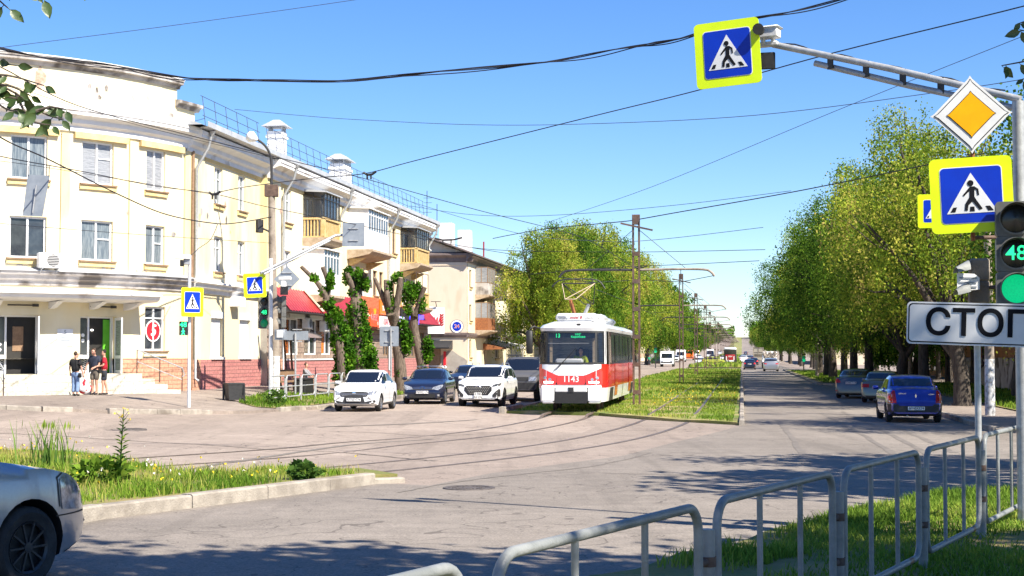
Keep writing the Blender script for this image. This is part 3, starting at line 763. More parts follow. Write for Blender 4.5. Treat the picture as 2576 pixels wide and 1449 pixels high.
def car(name, label, cat, sp, color, loc, head, group=None):
    """sp: L, W, H, top [(x,z)], belt, clr, axles, r ... ; local +x is the front"""
    t = thing(name, label, cat, loc, head, group)
    L, W, H = sp['L'], sp['W'], sp['H']; hw = W / 2
    top = sp['top']; belt = sp['belt']; clr = sp.get('clr', .2); box = sp.get('box', 0.0); tumb = sp.get('tumble', .80)
    xs = sorted(set([round(q, 3) for q in np.linspace(-L/2, L/2, 46)] + [-L/2 + .03, L/2 - .03, -L/2 + .1, L/2 - .1]))
    tx = [p[0] for p in top][::-1]; tz = [p[1] for p in top][::-1]
    if tx[0] > tx[-1]: tx, tz = tx[::-1], tz[::-1]
    def T(x): return float(np.mean([np.interp(x + d, tx, tz) for d in (-.09, -.045, 0, .045, .09)]))
    def wd(x, a=sp.get('nose', .16)):
        k = max(0, (abs(x) / (L/2) - .62) / .38); return hw * (1 - a * k ** 2.6)
    def bt(x): return clr + .10 * max(0, (abs(x) / (L/2) - .8) / .2)
    rings = []
    for x in xs:
        tp = T(x); B = min(tp - .02, belt + .05 * (-x / L)); w = wd(x); b = bt(x); cab = tp - B; k = min(1, max(0, (cab - .03) / .22))
        lp = lambda a, c: a + (c - a) * k
        tu = tumb
        half = [(0, b), (w * .8, b), (w * .955, b + .05), (w * .995, b + .2), (w, (b + B) / 2 + .04), (w * .985, B - .09), (w * .955, B),
                (lp(w * .86, w * .925), lp(tp - .018, B + .03)), (lp(w * .62, w * (tu + .10 * box)), lp(tp - .006, tp - .12)),
                (lp(w * .33, w * (tu - .10 + .12 * box)), lp(tp, tp - .03)), (lp(w * .16, w * .34), tp), (0, tp + .004)]
        rings.append((x, half))
    vs = []; fs = []; m = len(rings[0][1]); per = 2 * (m - 1)
    for x, h in rings:
        vs += [(x, y, z) for y, z in h] + [(x, -y, z) for y, z in h[-2:0:-1]]
    for i in range(len(rings) - 1):
        for j in range(per):
            j2 = (j + 1) % per; fs.append((i * per + j, (i + 1) * per + j, (i + 1) * per + j2, i * per + j2))
    fs.append(tuple(range(per))); e = (len(rings) - 1) * per; fs.append(tuple(range(e + per - 1, e - 1, -1)))
    bm = bmesh.new(); bv = [bm.verts.new(p) for p in vs]
    for q in fs: bm.faces.new([bv[i] for i in q])
    bmesh.ops.recalc_face_normals(bm, faces=bm.faces[:])
    # rounded bumper ends
    bmesh.ops.triangulate(bm, faces=[f for f in bm.faces if len(f.verts) > 4])
    bvh = BVHTree.FromBMesh(bm)
    me = bpy.data.meshes.new('body'); bm.to_mesh(me); bm.free()
    o = bpy.data.objects.new('body', me); setup(o, me, [color, 'black'], t, None)
    r = sp['r']; ra = r * 1.17; ax = sp['axles']
    cm = MB()
    for x in ax:
        for sg in (-1, 1):
            cm.lathe([(.001, sg * hw * 1.05), (ra, sg * hw * 1.05), (ra, sg * (hw - .34)), (.001, sg * (hw - .34))], 'Y', 28, (x, 0, r * 1.02))
    cme = bpy.data.meshes.new('cut'); cme.from_pydata([tuple(p) for p in cm.v], [], cm.f)
    b2 = bmesh.new(); b2.from_mesh(cme); bmesh.ops.remove_doubles(b2, verts=b2.verts[:], dist=1e-4); bmesh.ops.recalc_face_normals(b2, faces=b2.faces[:]); b2.to_mesh(cme); b2.free()
    cme.materials.append(M['black']); cut = bpy.data.objects.new('cut', cme); COL.objects.link(cut); cut.parent = t
    md = o.modifiers.new('b', 'BOOLEAN'); md.operation = 'DIFFERENCE'; md.object = cut; md.solver = 'EXACT'; md.material_mode = 'TRANSFER'
    dg = bpy.context.evaluated_depsgraph_get(); ne = bpy.data.meshes.new_from_object(o.evaluated_get(dg))
    o.modifiers.clear(); bpy.data.objects.remove(cut); o.data = ne
    ne.polygons.foreach_set('use_smooth', [True] * len(ne.polygons)); ne.set_sharp_from_angle(angle=R(38))
    for x in ax:
        for sg in (-1, 1): wheel(t, x, sg * (hw - sp.get('tw', .2) / 2 - .01), r, sp.get('tw', .2), sp.get('rim', 'alloy'), sp.get('spokes', 10), sg)
    # glazing
    P = lambda poly, axd, nm, mt, off=.008, step=.08: patch(bvh, poly, axd, nm, mt, t, off, step)
    mir = lambda half: half + [(-y, z) for y, z in half[::-1]]
    cx, cz = sp['cowl']; rx = sp['rf']; rr = sp['rr']; bx, bz = sp['back']
    P(mir([(hw * .86, cz + .05), (hw * (tumb - .04 + .06 * box), H - .10)]), 'x+', 'windscreen', 'glass')
    P(mir([(hw * .80, bz + .06), (hw * (tumb - .07 + .08 * box), H - .13)]), 'x-', 'rear_window', 'glass')
    z0 = belt + .045; z1 = H - .15
    gaps = sp.get('pill', [.0]); 
    x_f0, x_f1 = cx - .22 , rx - .10; x_r0, x_r1 = sp.get('sg', bx + .32), rr + .02
    cuts = [None] + gaps + [None]
    for sg in ('y+', 'y-'):
        for i in range(len(cuts) - 1):
            a = cuts[i]; b = cuts[i + 1]
            A0, A1 = (x_f0, x_f1) if a is None else (a - .04, a - .04)
            B0, B1 = (x_r0, x_r1) if b is None else (b + .04, b + .04)
            if A0 - B0 < .12: continue
            P([(A0, z0), (A1, z1), (B1, z1 - .01), (B0, z0 + .03)], sg, 'side_window', 'glass')
        P([(ax[0] - ra - .02, .0 + clr + .02), (ax[1] + ra + .02, clr + .02), (ax[1] + ra + .02, clr + .11), (ax[0] - ra - .02, clr + .11)], sg, 'sill', sp.get('sill', 'trim'), .006)
        for d in sp.get('handles', []): P([(d - .09, belt - .13), (d + .09, belt - .13), (d + .09, belt - .10), (d - .09, belt - .10)], sg, 'door_handle', sp.get('hc', color), .03, .2)
        for d in sp.get('shut', []): P([(d - .007, clr + .12), (d + .007, clr + .12), (d + .007, belt), (d - .007, belt)], sg, 'door_gap', 'black', .003, .2)
    for sg in (1, -1):
        mb = MB(); mb.box((0, 0, 0), (.13, .2, .13), None, 0, .035); q = mb.build('wing_mirror', color, t, 60); q.location = (cx - .42, sg * (hw + .09), belt + .09)
    for nm, axd, poly, mt in sp.get('front', []) + sp.get('rear', []):
        if poly[0] == 'pair':
            P(poly[1:], axd, nm, mt, .012, .06); P([(-y, z) for y, z in poly[1:]][::-1], axd, nm, mt, .012, .06)
        elif poly[0] == 'mir': P(mir(poly[1:]), axd, nm, mt, .009 if mt in ('trim', 'black') else .014, .07)
        else: P(poly, axd, nm, mt, .016, .07)
    for key, sgx in (('plate_f', 1), ('plate_r', -1)):
        if key in sp and sp[key]:
            z, tx_, wd_, hh = sp[key]; h = bvh.ray_cast(V((sgx * 10, 0, z)), V((-sgx, 0, 0)))[0]
            p = V((h.x + sgx * .045, 0, z)); mb = MB(); mb.box(p, (.02, wd_, hh), None, 0, .006); pl_ = mb.build('number_plate', 'plate', t)
            mb = MB(); lines = tx_.split('\n')
            for i, ln in enumerate(lines):
                mb.text(ln, p + V((sgx * .0105, 0, ((len(lines) - 1) / 2 - i) * hh / len(lines))), (0, sgx, 0), (0, 0, 1), hh / len(lines) * 1.05, .002, sx=.82, bold=.012)
            mb.build('lettering', 'ink', pl_)
    for key in ('rails',):
        if sp.get(key):
            for sg in (1, -1):
                y = sg * hw * (tumb - .12); mb = MB(); mb.tube([(rx - .1, y, H - .02), (rx - .2, y, H + .06), (rr + .1, y, H + .05), (rr - .02, y, H - .03)], .018, 6); mb.build('roof_rail', sp.get('railm', 'trim'), t, 60)
    t['hw'] = 0; del t['hw']
    return t, bvh
def emb(t, bvh, z, sgx, fn, mat, name='badge'):
    h = bvh.ray_cast(V((sgx * 10, 0, z)), V((-sgx, 0, 0)))[0]; mb = MB(); fn(mb, V((h.x + sgx * .022, 0, z)), sgx); mb.build(name, mat, t, 40)
def driver(): pass

sedanf = dict(
 granta=dict(L=4.2, W=1.70, H=1.50, belt=.93, clr=.19, r=.305, axles=[1.30, -1.18], cowl=(1.02, .98), rf=.30, rr=-.75, back=(-1.72, 1.06), pill=[-.12], sg=-1.25,
  top=[(2.10, .50), (2.085, .70), (2.0, .80), (1.75, .87), (1.02, .99), (.30, 1.43), (-.15, 1.50), (-.7, 1.47), (-1.2, 1.34), (-1.75, 1.08), (-2.02, 1.03), (-2.08, .80), (-2.10, .6)],
  handles=[.12, -.85], shut=[.95, -.16, -1.05], rim='alloy', spokes=8, plate_f=(.44, 'А775ЕУ774', .52, .115), plate_r=(.80, 'А775ЕУ774', .52, .115),
  front=[('grille', 'x+', ['mir', (.46, .545), (.52, .615), (.50, .70), (.30, .725)], 'trim'), ('headlight', 'x+', ['pair', (.50, .60), (.74, .62), (.80, .73), (.74, .775), (.52, .70)], 'lens'),
   ('lower_grille', 'x+', ['mir', (.70, .30), (.76, .36), (.74, .43), (.40, .36), (.34, .54), (.28, .54)], 'trim'), ('grille_bar', 'x+', ['mir', (.48, .625), (.48, .645)], 'alloy'), ('bumper_trim', 'x+', ['pair', (.50, .50), (.62, .44), (.64, .46), (.52, .56)], 'chrome')],
  rear=[('tail_light', 'x-', ['pair', (.52, .72), (.78, .72), (.78, .98), (.60, .95)], 'redlamp')]),
 hatch=dict(L=4.28, W=1.78, H=1.47, belt=.95, clr=.17, r=.315, axles=[1.33, -1.28], cowl=(1.10, 1.0), rf=.38, rr=-1.0, back=(-1.85, 1.05), pill=[-.1], sg=-1.45, tumble=.78,
  top=[(2.14, .48), (2.12, .68), (2.04, .78), (1.80, .86), (1.10, 1.01), (.38, 1.40), (-.15, 1.47), (-.9, 1.43), (-1.4, 1.30), (-1.9, 1.05), (-2.08, .98), (-2.12, .75), (-2.14, .5)],
  handles=[.1, -.85], shut=[1.0, -.14, -1.05], plate_f=(.50, 'Р909ХС 174', .52, .115), rim='alloy', spokes=12,
  front=[('grille', 'x+', ['mir', (.42, .60), (.40, .70), (.1, .72)], 'trim'), ('grille_bar', 'x+', ['mir', (.42, .685), (.36, .70), (.12, .700), (.0, .745), (.0, .725), (.12, .68)], 'chrome'), ('grille_bar', 'x+', ['mir', (.42, .635), (.36, .65), (.12, .65), (.0, .69), (.0, .67), (.12, .63)], 'chrome'),
   ('headlight', 'x+', ['pair', (.40, .62), (.66, .58), (.80, .70), (.82, .80), (.72, .79), (.44, .70)], 'lens'), ('lower_grille', 'x+', ['mir', (.42, .27), (.56, .30), (.52, .42), (.42, .43)], 'black'), ('fog_light', 'x+', ['pair', (.62, .34), (.72, .34), (.72, .42), (.62, .42)], 'lens')],
  rear=[('tail_light', 'x-', ['pair', (.58, .70), (.82, .70), (.82, .95), (.66, .95)], 'redlamp')], rails=False),
 suv=dict(L=4.5, W=1.86, H=1.68, belt=1.06, clr=.22, r=.355, axles=[1.38, -1.28], cowl=(1.12, 1.13), rf=.42, rr=-1.30, back=(-2.0, 1.25), pill=[-.15, -1.12], sg=-1.80, tumble=.79, box=.3, tw=.24,
  top=[(2.25, .55), (2.235, .85), (2.15, .96), (1.9, 1.03), (1.12, 1.14), (.42, 1.58), (-.2, 1.68), (-1.2, 1.65), (-1.75, 1.52), (-2.1, 1.15), (-2.22, 1.0), (-2.25, .7)],
  handles=[.05, -.9], shut=[1.02, -.18, -1.15], plate_f=(.46, 'Х 700\nХА 174', .30, .25), rim='dark', spokes=5, rails=True, railm='alloy', sill='black',
  front=[('grille', 'x+', ['mir', (.40, .48), (.56, .66), (.56, .78), (.46, .86)], 'black'), ('headlight', 'x+', ['pair', (.56, .80), (.86, .86), (.88, .96), (.84, .96), (.58, .88)], 'lensdark'),
   ('fog_panel', 'x+', ['pair', (.60, .40), (.86, .44), (.86, .70), (.82, .74), (.58, .50)], 'trim'), ('lower_grille', 'x+', ['mir', (.80, .24), (.84, .33), (.40, .36)], 'black'), ('bumper_strip', 'x+', ['mir', (.80, .375), (.80, .405), (.36, .375), (.36, .355)], 'chrome')],
  rear=[('tail_light', 'x-', ['pair', (.50, .92), (.86, .90), (.86, 1.06), (.55, 1.02)], 'redlamp')]),
 offroad=dict(L=4.7, W=1.92, H=2.0, belt=1.30, clr=.42, r=.42, axles=[1.42, -1.34], cowl=(.95, 1.34), rf=.52, rr=-2.1, back=(-2.3, 1.4), pill=[-.3, -1.25], sg=-2.1, tumble=.84, box=.6, nose=.08, tw=.30,
  top=[(2.35, .75), (2.34, 1.10), (2.26, 1.22), (.95, 1.35), (.50, 1.90), (.1, 2.0), (-2.0, 1.99), (-2.25, 1.9), (-2.33, 1.2), (-2.35, .8)],
  handles=[-.1, -1.05], shut=[.85, -.32, -1.28], plate_f=None, rim='dark', spokes=6, rails=True,
  front=[('grille', 'x+', ['mir', (.50, .92), (.50, 1.10)], 'black'), ('headlight', 'x+', ['pair', (.52, .92), (.84, .94), (.88, 1.06), (.80, 1.12), (.54, 1.10)], 'lens'), ('bumper', 'x+', ['mir', (.92, .50), (.92, .82), (.6, .86)], 'trim')],
  rear=[('tail_light', 'x-', ['pair', (.70, .9), (.86, .9), (.86, 1.3), (.70, 1.3)], 'redlamp')]),
 logan=dict(L=4.25, W=1.74, H=1.525, belt=.98, clr=.2, r=.305, axles=[1.30, -1.32], cowl=(1.15, 1.03), rf=.42, rr=-.85, back=(-1.45, 1.10), pill=[-.1], sg=-1.12, tumble=.80,
  top=[(2.12, .5), (2.10, .75), (2.0, .86), (1.15, 1.04), (.42, 1.45), (-.15, 1.525), (-.8, 1.50), (-1.0, 1.43), (-1.50, 1.10), (-1.75, 1.09), (-2.06, 1.06), (-2.10, .62), (-2.12, .5)],
  handles=[.08, -.82], shut=[1.0, -.14, -1.05], plate_r=(.47, 'М160ХХ74', .52, .115), sill='trim', hc='trim', rim='dark', spokes=5,
  front=[('headlight', 'x+', ['pair', (.44, .66), (.76, .66), (.76, .80), (.46, .80)], 'lens')],
  rear=[('tail_light', 'x-', ['pair', (.60, .635), (.835, .635), (.80, .86), (.70, 1.03), (.64, 1.02)], 'redlamp'), ('reflector', 'x-', ['pair', (.72, .66), (.81, .66), (.81, .71), (.72, .71)], 'plate'), ('amber_lamp', 'x-', ['pair', (.72, .74), (.80, .74), (.77, .84), (.72, .84)], 'orangelamp'),
   ('rear_bumper', 'x-', ['mir', (.83, .22), (.845, .60), (.56, .60), (.50, .55)], 'trim'), ('boot_seam', 'x-', ['mir', (.64, .61), (.64, .615)], 'black'), ('boot_seam', 'x-', ['pair', (.605, .62), (.612, .62), (.68, .99), (.672, .99)], 'black')]),
 olive=dict(L=4.34, W=1.68, H=1.43, belt=.92, clr=.17, r=.29, axles=[1.25, -1.24], cowl=(1.05, .97), rf=.3, rr=-.75, back=(-1.4, 1.02), pill=[-.2], sg=-1.12, tumble=.77,
  top=[(2.17, .45), (2.14, .66), (1.95, .76), (1.05, .98), (.3, 1.36), (-.2, 1.43), (-.75, 1.40), (-1.42, 1.03), (-1.7, 1.01), (-2.08, .97), (-2.15, .70), (-2.17, .5)],
  handles=[-.05, -.92], shut=[.9, -.22, -1.1], rim='alloy', spokes=5,
  front=[('headlight', 'x+', ['pair', (.42, .58), (.74, .58), (.74, .70), (.44, .68)], 'lens')],
  rear=[('tail_light', 'x-', ['pair', (.42, .70), (.80, .70), (.80, .86), (.42, .84)], 'redlamp'), ('brake_lamp', 'x-', [(-.70, .74), (-.56, .74), (-.56, .82), (-.70, .82)], 'redlit'), ('rear_bumper', 'x-', ['mir', (.78, .24), (.80, .34)], 'trim')]),
 slate=dict(L=4.37, W=1.70, H=1.47, belt=.97, clr=.17, r=.30, axles=[1.3, -1.27], cowl=(1.1, 1.0), rf=.4, rr=-.8, back=(-1.55, 1.10), pill=[-.05], sg=-1.25, tumble=.78,
  top=[(2.18, .48), (2.16, .70), (2.0, .80), (1.1, 1.01), (.4, 1.38), (-.15, 1.47), (-.8, 1.43), (-1.55, 1.11), (-1.8, 1.08), (-2.12, 1.03), (-2.16, .72), (-2.18, .5)],
  handles=[.1, -.85], shut=[.95, -.1, -1.1], plate_r=(.78, 'К340СТ174', .52, .115), rim='alloy', spokes=10,
  front=[('headlight', 'x+', ['pair', (.42, .60), (.76, .62), (.80, .78), (.46, .70)], 'lens')],
  rear=[('tail_light', 'x-', ['pair', (.50, .80), (.80, .74), (.81, .96), (.62, .98)], 'redlamp'), ('reflector', 'x-', ['pair', (.66, .36), (.78, .36), (.78, .42), (.66, .42)], 'redlamp')]),
 near=dict(L=4.2, W=1.72, H=1.50, belt=.96, clr=.18, r=.325, axles=[1.27, -1.28], cowl=(1.05, 1.03), rf=.3, rr=-1.0, back=(-1.8, 1.1), pill=[-.15], sg=-1.4, tumble=.79, nose=.26,
  top=[(2.10, .44), (2.09, .64), (2.02, .75), (1.80, .885), (1.5, .95), (1.05, 1.035), (.3, 1.43), (-.15, 1.50), (-.9, 1.46), (-1.4, 1.35), (-1.9, 1.08), (-2.06, .98), (-2.1, .5)],
  handles=[.1, -.85], shut=[.86, -.16, -1.1], rim='dark', spokes=10, sill='p_silver',
  front=[('grille', 'x+', ['mir', (.45, .52), (.45, .66)], 'trim'), ('lower_grille', 'x+', ['mir', (.5, .27), (.5, .38)], 'trim')], rear=[('tail_light', 'x-', ['pair', (.55, .7), (.8, .7), (.8, .95), (.6, .95)], 'redlamp')]),
)
BACK = HEAD + math.pi
def placed(px, py, key, name, label, color, head, cat='car', shift=0.0, group=None):
    p = gp(px, py); d = V((math.cos(head), math.sin(head), 0)); hl = sedanf[key]['L'] / 2
    c = p + d * shift * hl; c.z = G(c.x, c.y); return car(name, label, cat, sedanf[key], color, c, head, group)
CARS = {}
# px,py marks the middle of the near bumper on the ground
c, b = placed(893, 1036, 'granta', 'parked_car', 'white liftback car first in the queue with a mesh black grille', 'p_white', BACK + .04, shift=-.9); CARS['granta'] = c
c['label'] = 'white saloon car at the front of the kerbside queue'; c.name = 'white_car'
def oval(mb, p, s): mb.lathe([(.001, p.x), (.05, p.x), (.065, p.x - s * .004)], 'X', 20, (0, 0, p.z)); mb.bar((p.x + s * .006, -.03 * s, p.z - .02), (p.x + s * .006, .03 * s, p.z + .02), .012, .012)
emb(c, b, .665, 1, oval, 'chrome')
c, b = placed(1064, 1017, 'hatch', 'navy_car', 'dark navy hatchback with bright headlamps and chrome chevrons behind the white saloon', 'p_navy', BACK + .06, shift=-.9); CARS['hatch'] = c
mb = MB()
for x in (.0, -.75): mb.tube([(x, -.6, 1.47), (x, -.55, 1.55), (x, .55, 1.55), (x, .6, 1.47)], .02, 6)
mb.build('roof_bar', 'alloy', c, 60)
c, b = placed(1205, 1024, 'suv', 'white_suv', 'white sport utility car with a wide studded black grille beside the tram', 'p_white', BACK - .02, 'suv', -.9); CARS['suv'] = c
def studs(mb, p, s):
    for i in range(-6, 7):
        for j in range(5):
            y = i * .078 + (j % 2) * .039; z = .55 + j * .062
            if abs(y) < .30 + (z - .5) * .75 and abs(y) < .52: mb.box((2.262 - .03 * abs(y), y, z), (.02, .035, .026))
mb = MB(); studs(mb, None, 1); mb.build('grille_stud', 'chrome', c)['kind'] = 'stuff'
def tri_logo(mb, p, s): mb.tube([(p.x + .01, -.11, p.z - .05), (p.x + .012, 0, p.z + .05), (p.x + .01, .11, p.z - .05)], .012, 6); mb.tube([(p.x, -.16, p.z), (p.x + .012, 0, p.z - .02), (p.x, .16, p.z)], .01, 6)
emb(c, b, .84, 1, tri_logo, 'chrome')
c, b = placed(1303, 1010, 'offroad', 'grey_offroader', 'tall matt grey off-road car on chunky tyres between the white suv and the tram', 'p_grey', BACK - .02, 'off-road car', -.9); CARS['offroad'] = c
mb = MB()
for y in (-.75, .75): mb.tube([(.45, y, 2.0), (.4, y, 2.08), (-1.9, y, 2.08), (-1.95, y, 2.0)], .025, 6)
for k in range(6): mb.bar((.3 - .4 * k, -.75, 2.08), (.3 - .4 * k, .75, 2.08), .03, .02)
mb.build('roof_rack', 'black', c)
c, b = placed(1165, 985, 'slate', 'dark_car', 'dark saloon half hidden between the navy hatchback and the white suv', 'p_black', BACK, shift=-.9)
c, b = placed(2303, 1064, 'logan', 'blue_car', 'bright blue saloon with grey bumper seen from behind at the right kerb', 'p_blue', HEAD + .015, shift=.9); CARS['logan'] = c
def logo_l(mb, p, s): mb.prism([(0, .07), (.03, 0), (0, -.07), (-.03, 0)], p, (0, -1, 0), (0, 0, 1), .01)
emb(c, b, .86, -1, logo_l, 'chrome')
mb = MB(); mb.text('RENAULT', (-2.135, .42, .935), (0, -1, 0), (0, 0, 1), .055, .004, bold=.01); mb.build('lettering', 'chrome', c)
mb = MB(); mb.text('LOGAN', (-2.135, -.47, .915), (0, -1, 0), (0, 0, 1), .05, .004, bold=.01); mb.build('lettering', 'chrome', c)
mb = MB(); mb.tube([(-2.05, .28, .24), (-2.16, .28, .235)], .03, 10); mb.build('exhaust_pipe', 'chrome', c)
c, b = placed(2212, 1014, 'olive', 'olive_saloon', 'grey green old saloon with a lit brake lamp left of the blue car', 'p_olive', HEAD - .20, shift=.9); CARS['olive'] = c
c, b = placed(2143, 1003, 'slate', 'slate_saloon', 'dark grey saloon with red tail lamps furthest left of the three at the right kerb', 'p_slate', HEAD - .22, shift=.9); CARS['slate'] = c
# the silver car passing close to the camera: only its nose is in view
hd = math.pi / 2 - R(27); fw = V((math.cos(hd), math.sin(hd), 0)); lf = V((-fw.y, fw.x, 0))
wc = V((-3.90, 11.85, 0)); cc = wc - fw * 1.27 + lf * (.86 - .1); cc.z = G(wc.x, wc.y)
c, b = car('silver_car', 'silver car nosing into the picture close by at the lower left', 'car', sedanf['near'], 'p_silver', cc, hd); CARS['near'] = c
patch(b, [(1.62, .60), (2.02, .56), (2.01, .66), (1.80, .84), (1.68, .87), (1.60, .84)], 'y-', 'headlight', 'lens', c, .006, .05)
patch(b, [(1.62, .60), (2.02, .56), (2.01, .66), (1.80, .84), (1.68, .87), (1.60, .84)], 'y+', 'headlight', 'lens', c, .006, .05)
for sg in ('y-', 'y+'):
    patch(b, [(1.585, .62), (1.60, .62), (1.58, .85), (1.66, .885), (1.65, .895), (1.56, .86)], sg, 'headlight_gap', 'black', c, .004, .05)
    patch(b, [(1.545, .545), (2.06, .545), (2.06, .558), (1.545, .556)], sg, 'bumper_gap', 'black', c, .004, .05)
    patch(b, [(1.70, .235), (2.02, .295), (2.02, .305), (1.70, .25)], sg, 'bumper_gap', 'black', c, .004, .05)
# driver's sun visor strip and hands in the white saloon

# --- boxy vehicles
def boxy(name, label, cat, loc, head, L, W, H, color, nose=0.0, glass_z=(1.2, 2.0), cargo=None, wheel_r=.4, rear=False, group=None, screen='glass'):
    """vans, lorries and buses: cab with sloping nose, body, wheels"""
    t = thing(name, label, cat, loc, head, group); hw = W / 2; c = .45
    mb = MB()
    pr = [(-L/2, c), (-L/2, H - .06), (-L/2 + .06, H), (L/2 - nose - .35, H), (L/2 - nose * .9 - .12, glass_z[1] + .05), (L/2 - nose * .45 - .03, glass_z[0]), (L/2 - .05, glass_z[0] - .12 - nose * .15), (L/2, .85), (L/2, c)]
    def ring(y, k): return [V((x * 1.0 if abs(x) < L/2 - .5 else x - math.copysign(k, x), y, z if z < H - .2 else z - k * .6)) for x, z in pr]
    rs = [ring(-hw, .07), ring(-hw + .05, .0), ring(hw - .05, .0), ring(hw, .07)]
    vs = [p for r in rs for p in r]; n = len(pr); fs = []
    for i in range(3):
        for j in range(n): fs.append((i * n + j, i * n + (j + 1) % n, (i + 1) * n + (j + 1) % n, (i + 1) * n + j))
    fs += [tuple(range(n))[::-1], tuple(range(3 * n, 4 * n))]
    mb.add(vs, fs); bm = bmesh.new(); bv = [bm.verts.new(p) for p in vs]
    for q in fs: bm.faces.new([bv[i] for i in q])
    bmesh.ops.triangulate(bm, faces=bm.faces[:]); bvh = BVHTree.FromBMesh(bm); bm.free()
    mb.build('body', color, t, 40)
    g0, g1 = glass_z
    patch(bvh, [(-hw + .14, g0 + .03), (hw - .14, g0 + .03), (hw - .2, g1 - .02), (-hw + .2, g1 - .02)], 'x+', 'windscreen', screen, t, .012, .3)
    patch(bvh, [(-hw + .1, .62), (hw - .1, .62), (hw - .12, .82), (-hw + .12, .82)], 'x+', 'grille', 'trim', t, .012, .3)
    for sg in (1, -1): patch(bvh, [(sg * (hw - .1), .86), (sg * (hw - .45), .86), (sg * (hw - .45), 1.0), (sg * (hw - .1), 1.02)], 'x+', 'headlight', 'lens', t, .014, .3)
    if rear:
        patch(bvh, [(-hw + .2, g0), (hw - .2, g0), (hw - .2, g1), (-hw + .2, g1)], 'x-', 'rear_window', 'glass', t, .012, .4)
    for sg in ('y+', 'y-'): patch(bvh, [(L/2 - nose - .5, g0 + .05), (L/2 - nose - .55, g1 - .06), (L/2 - nose - 1.35, g1 - .06), (L/2 - nose - 1.35, g0 + .05)], sg, 'side_window', 'glass', t, .012, .4)
    for sg in (1, -1):
        patch(bvh, [(sg * (hw - .06), .8), (sg * (hw - .2), .8), (sg * (hw - .2), 1.1), (sg * (hw - .06), 1.1)], 'x-', 'tail_light', 'redlamp', t, .012, .3)
    for x in (L/2 - nose * .4 - .75, -L/2 + .95):
        for sg in (1, -1): wheel(t, x, sg * (hw - .10), wheel_r, .26, 'dark', 6, sg)
    return t, bvh
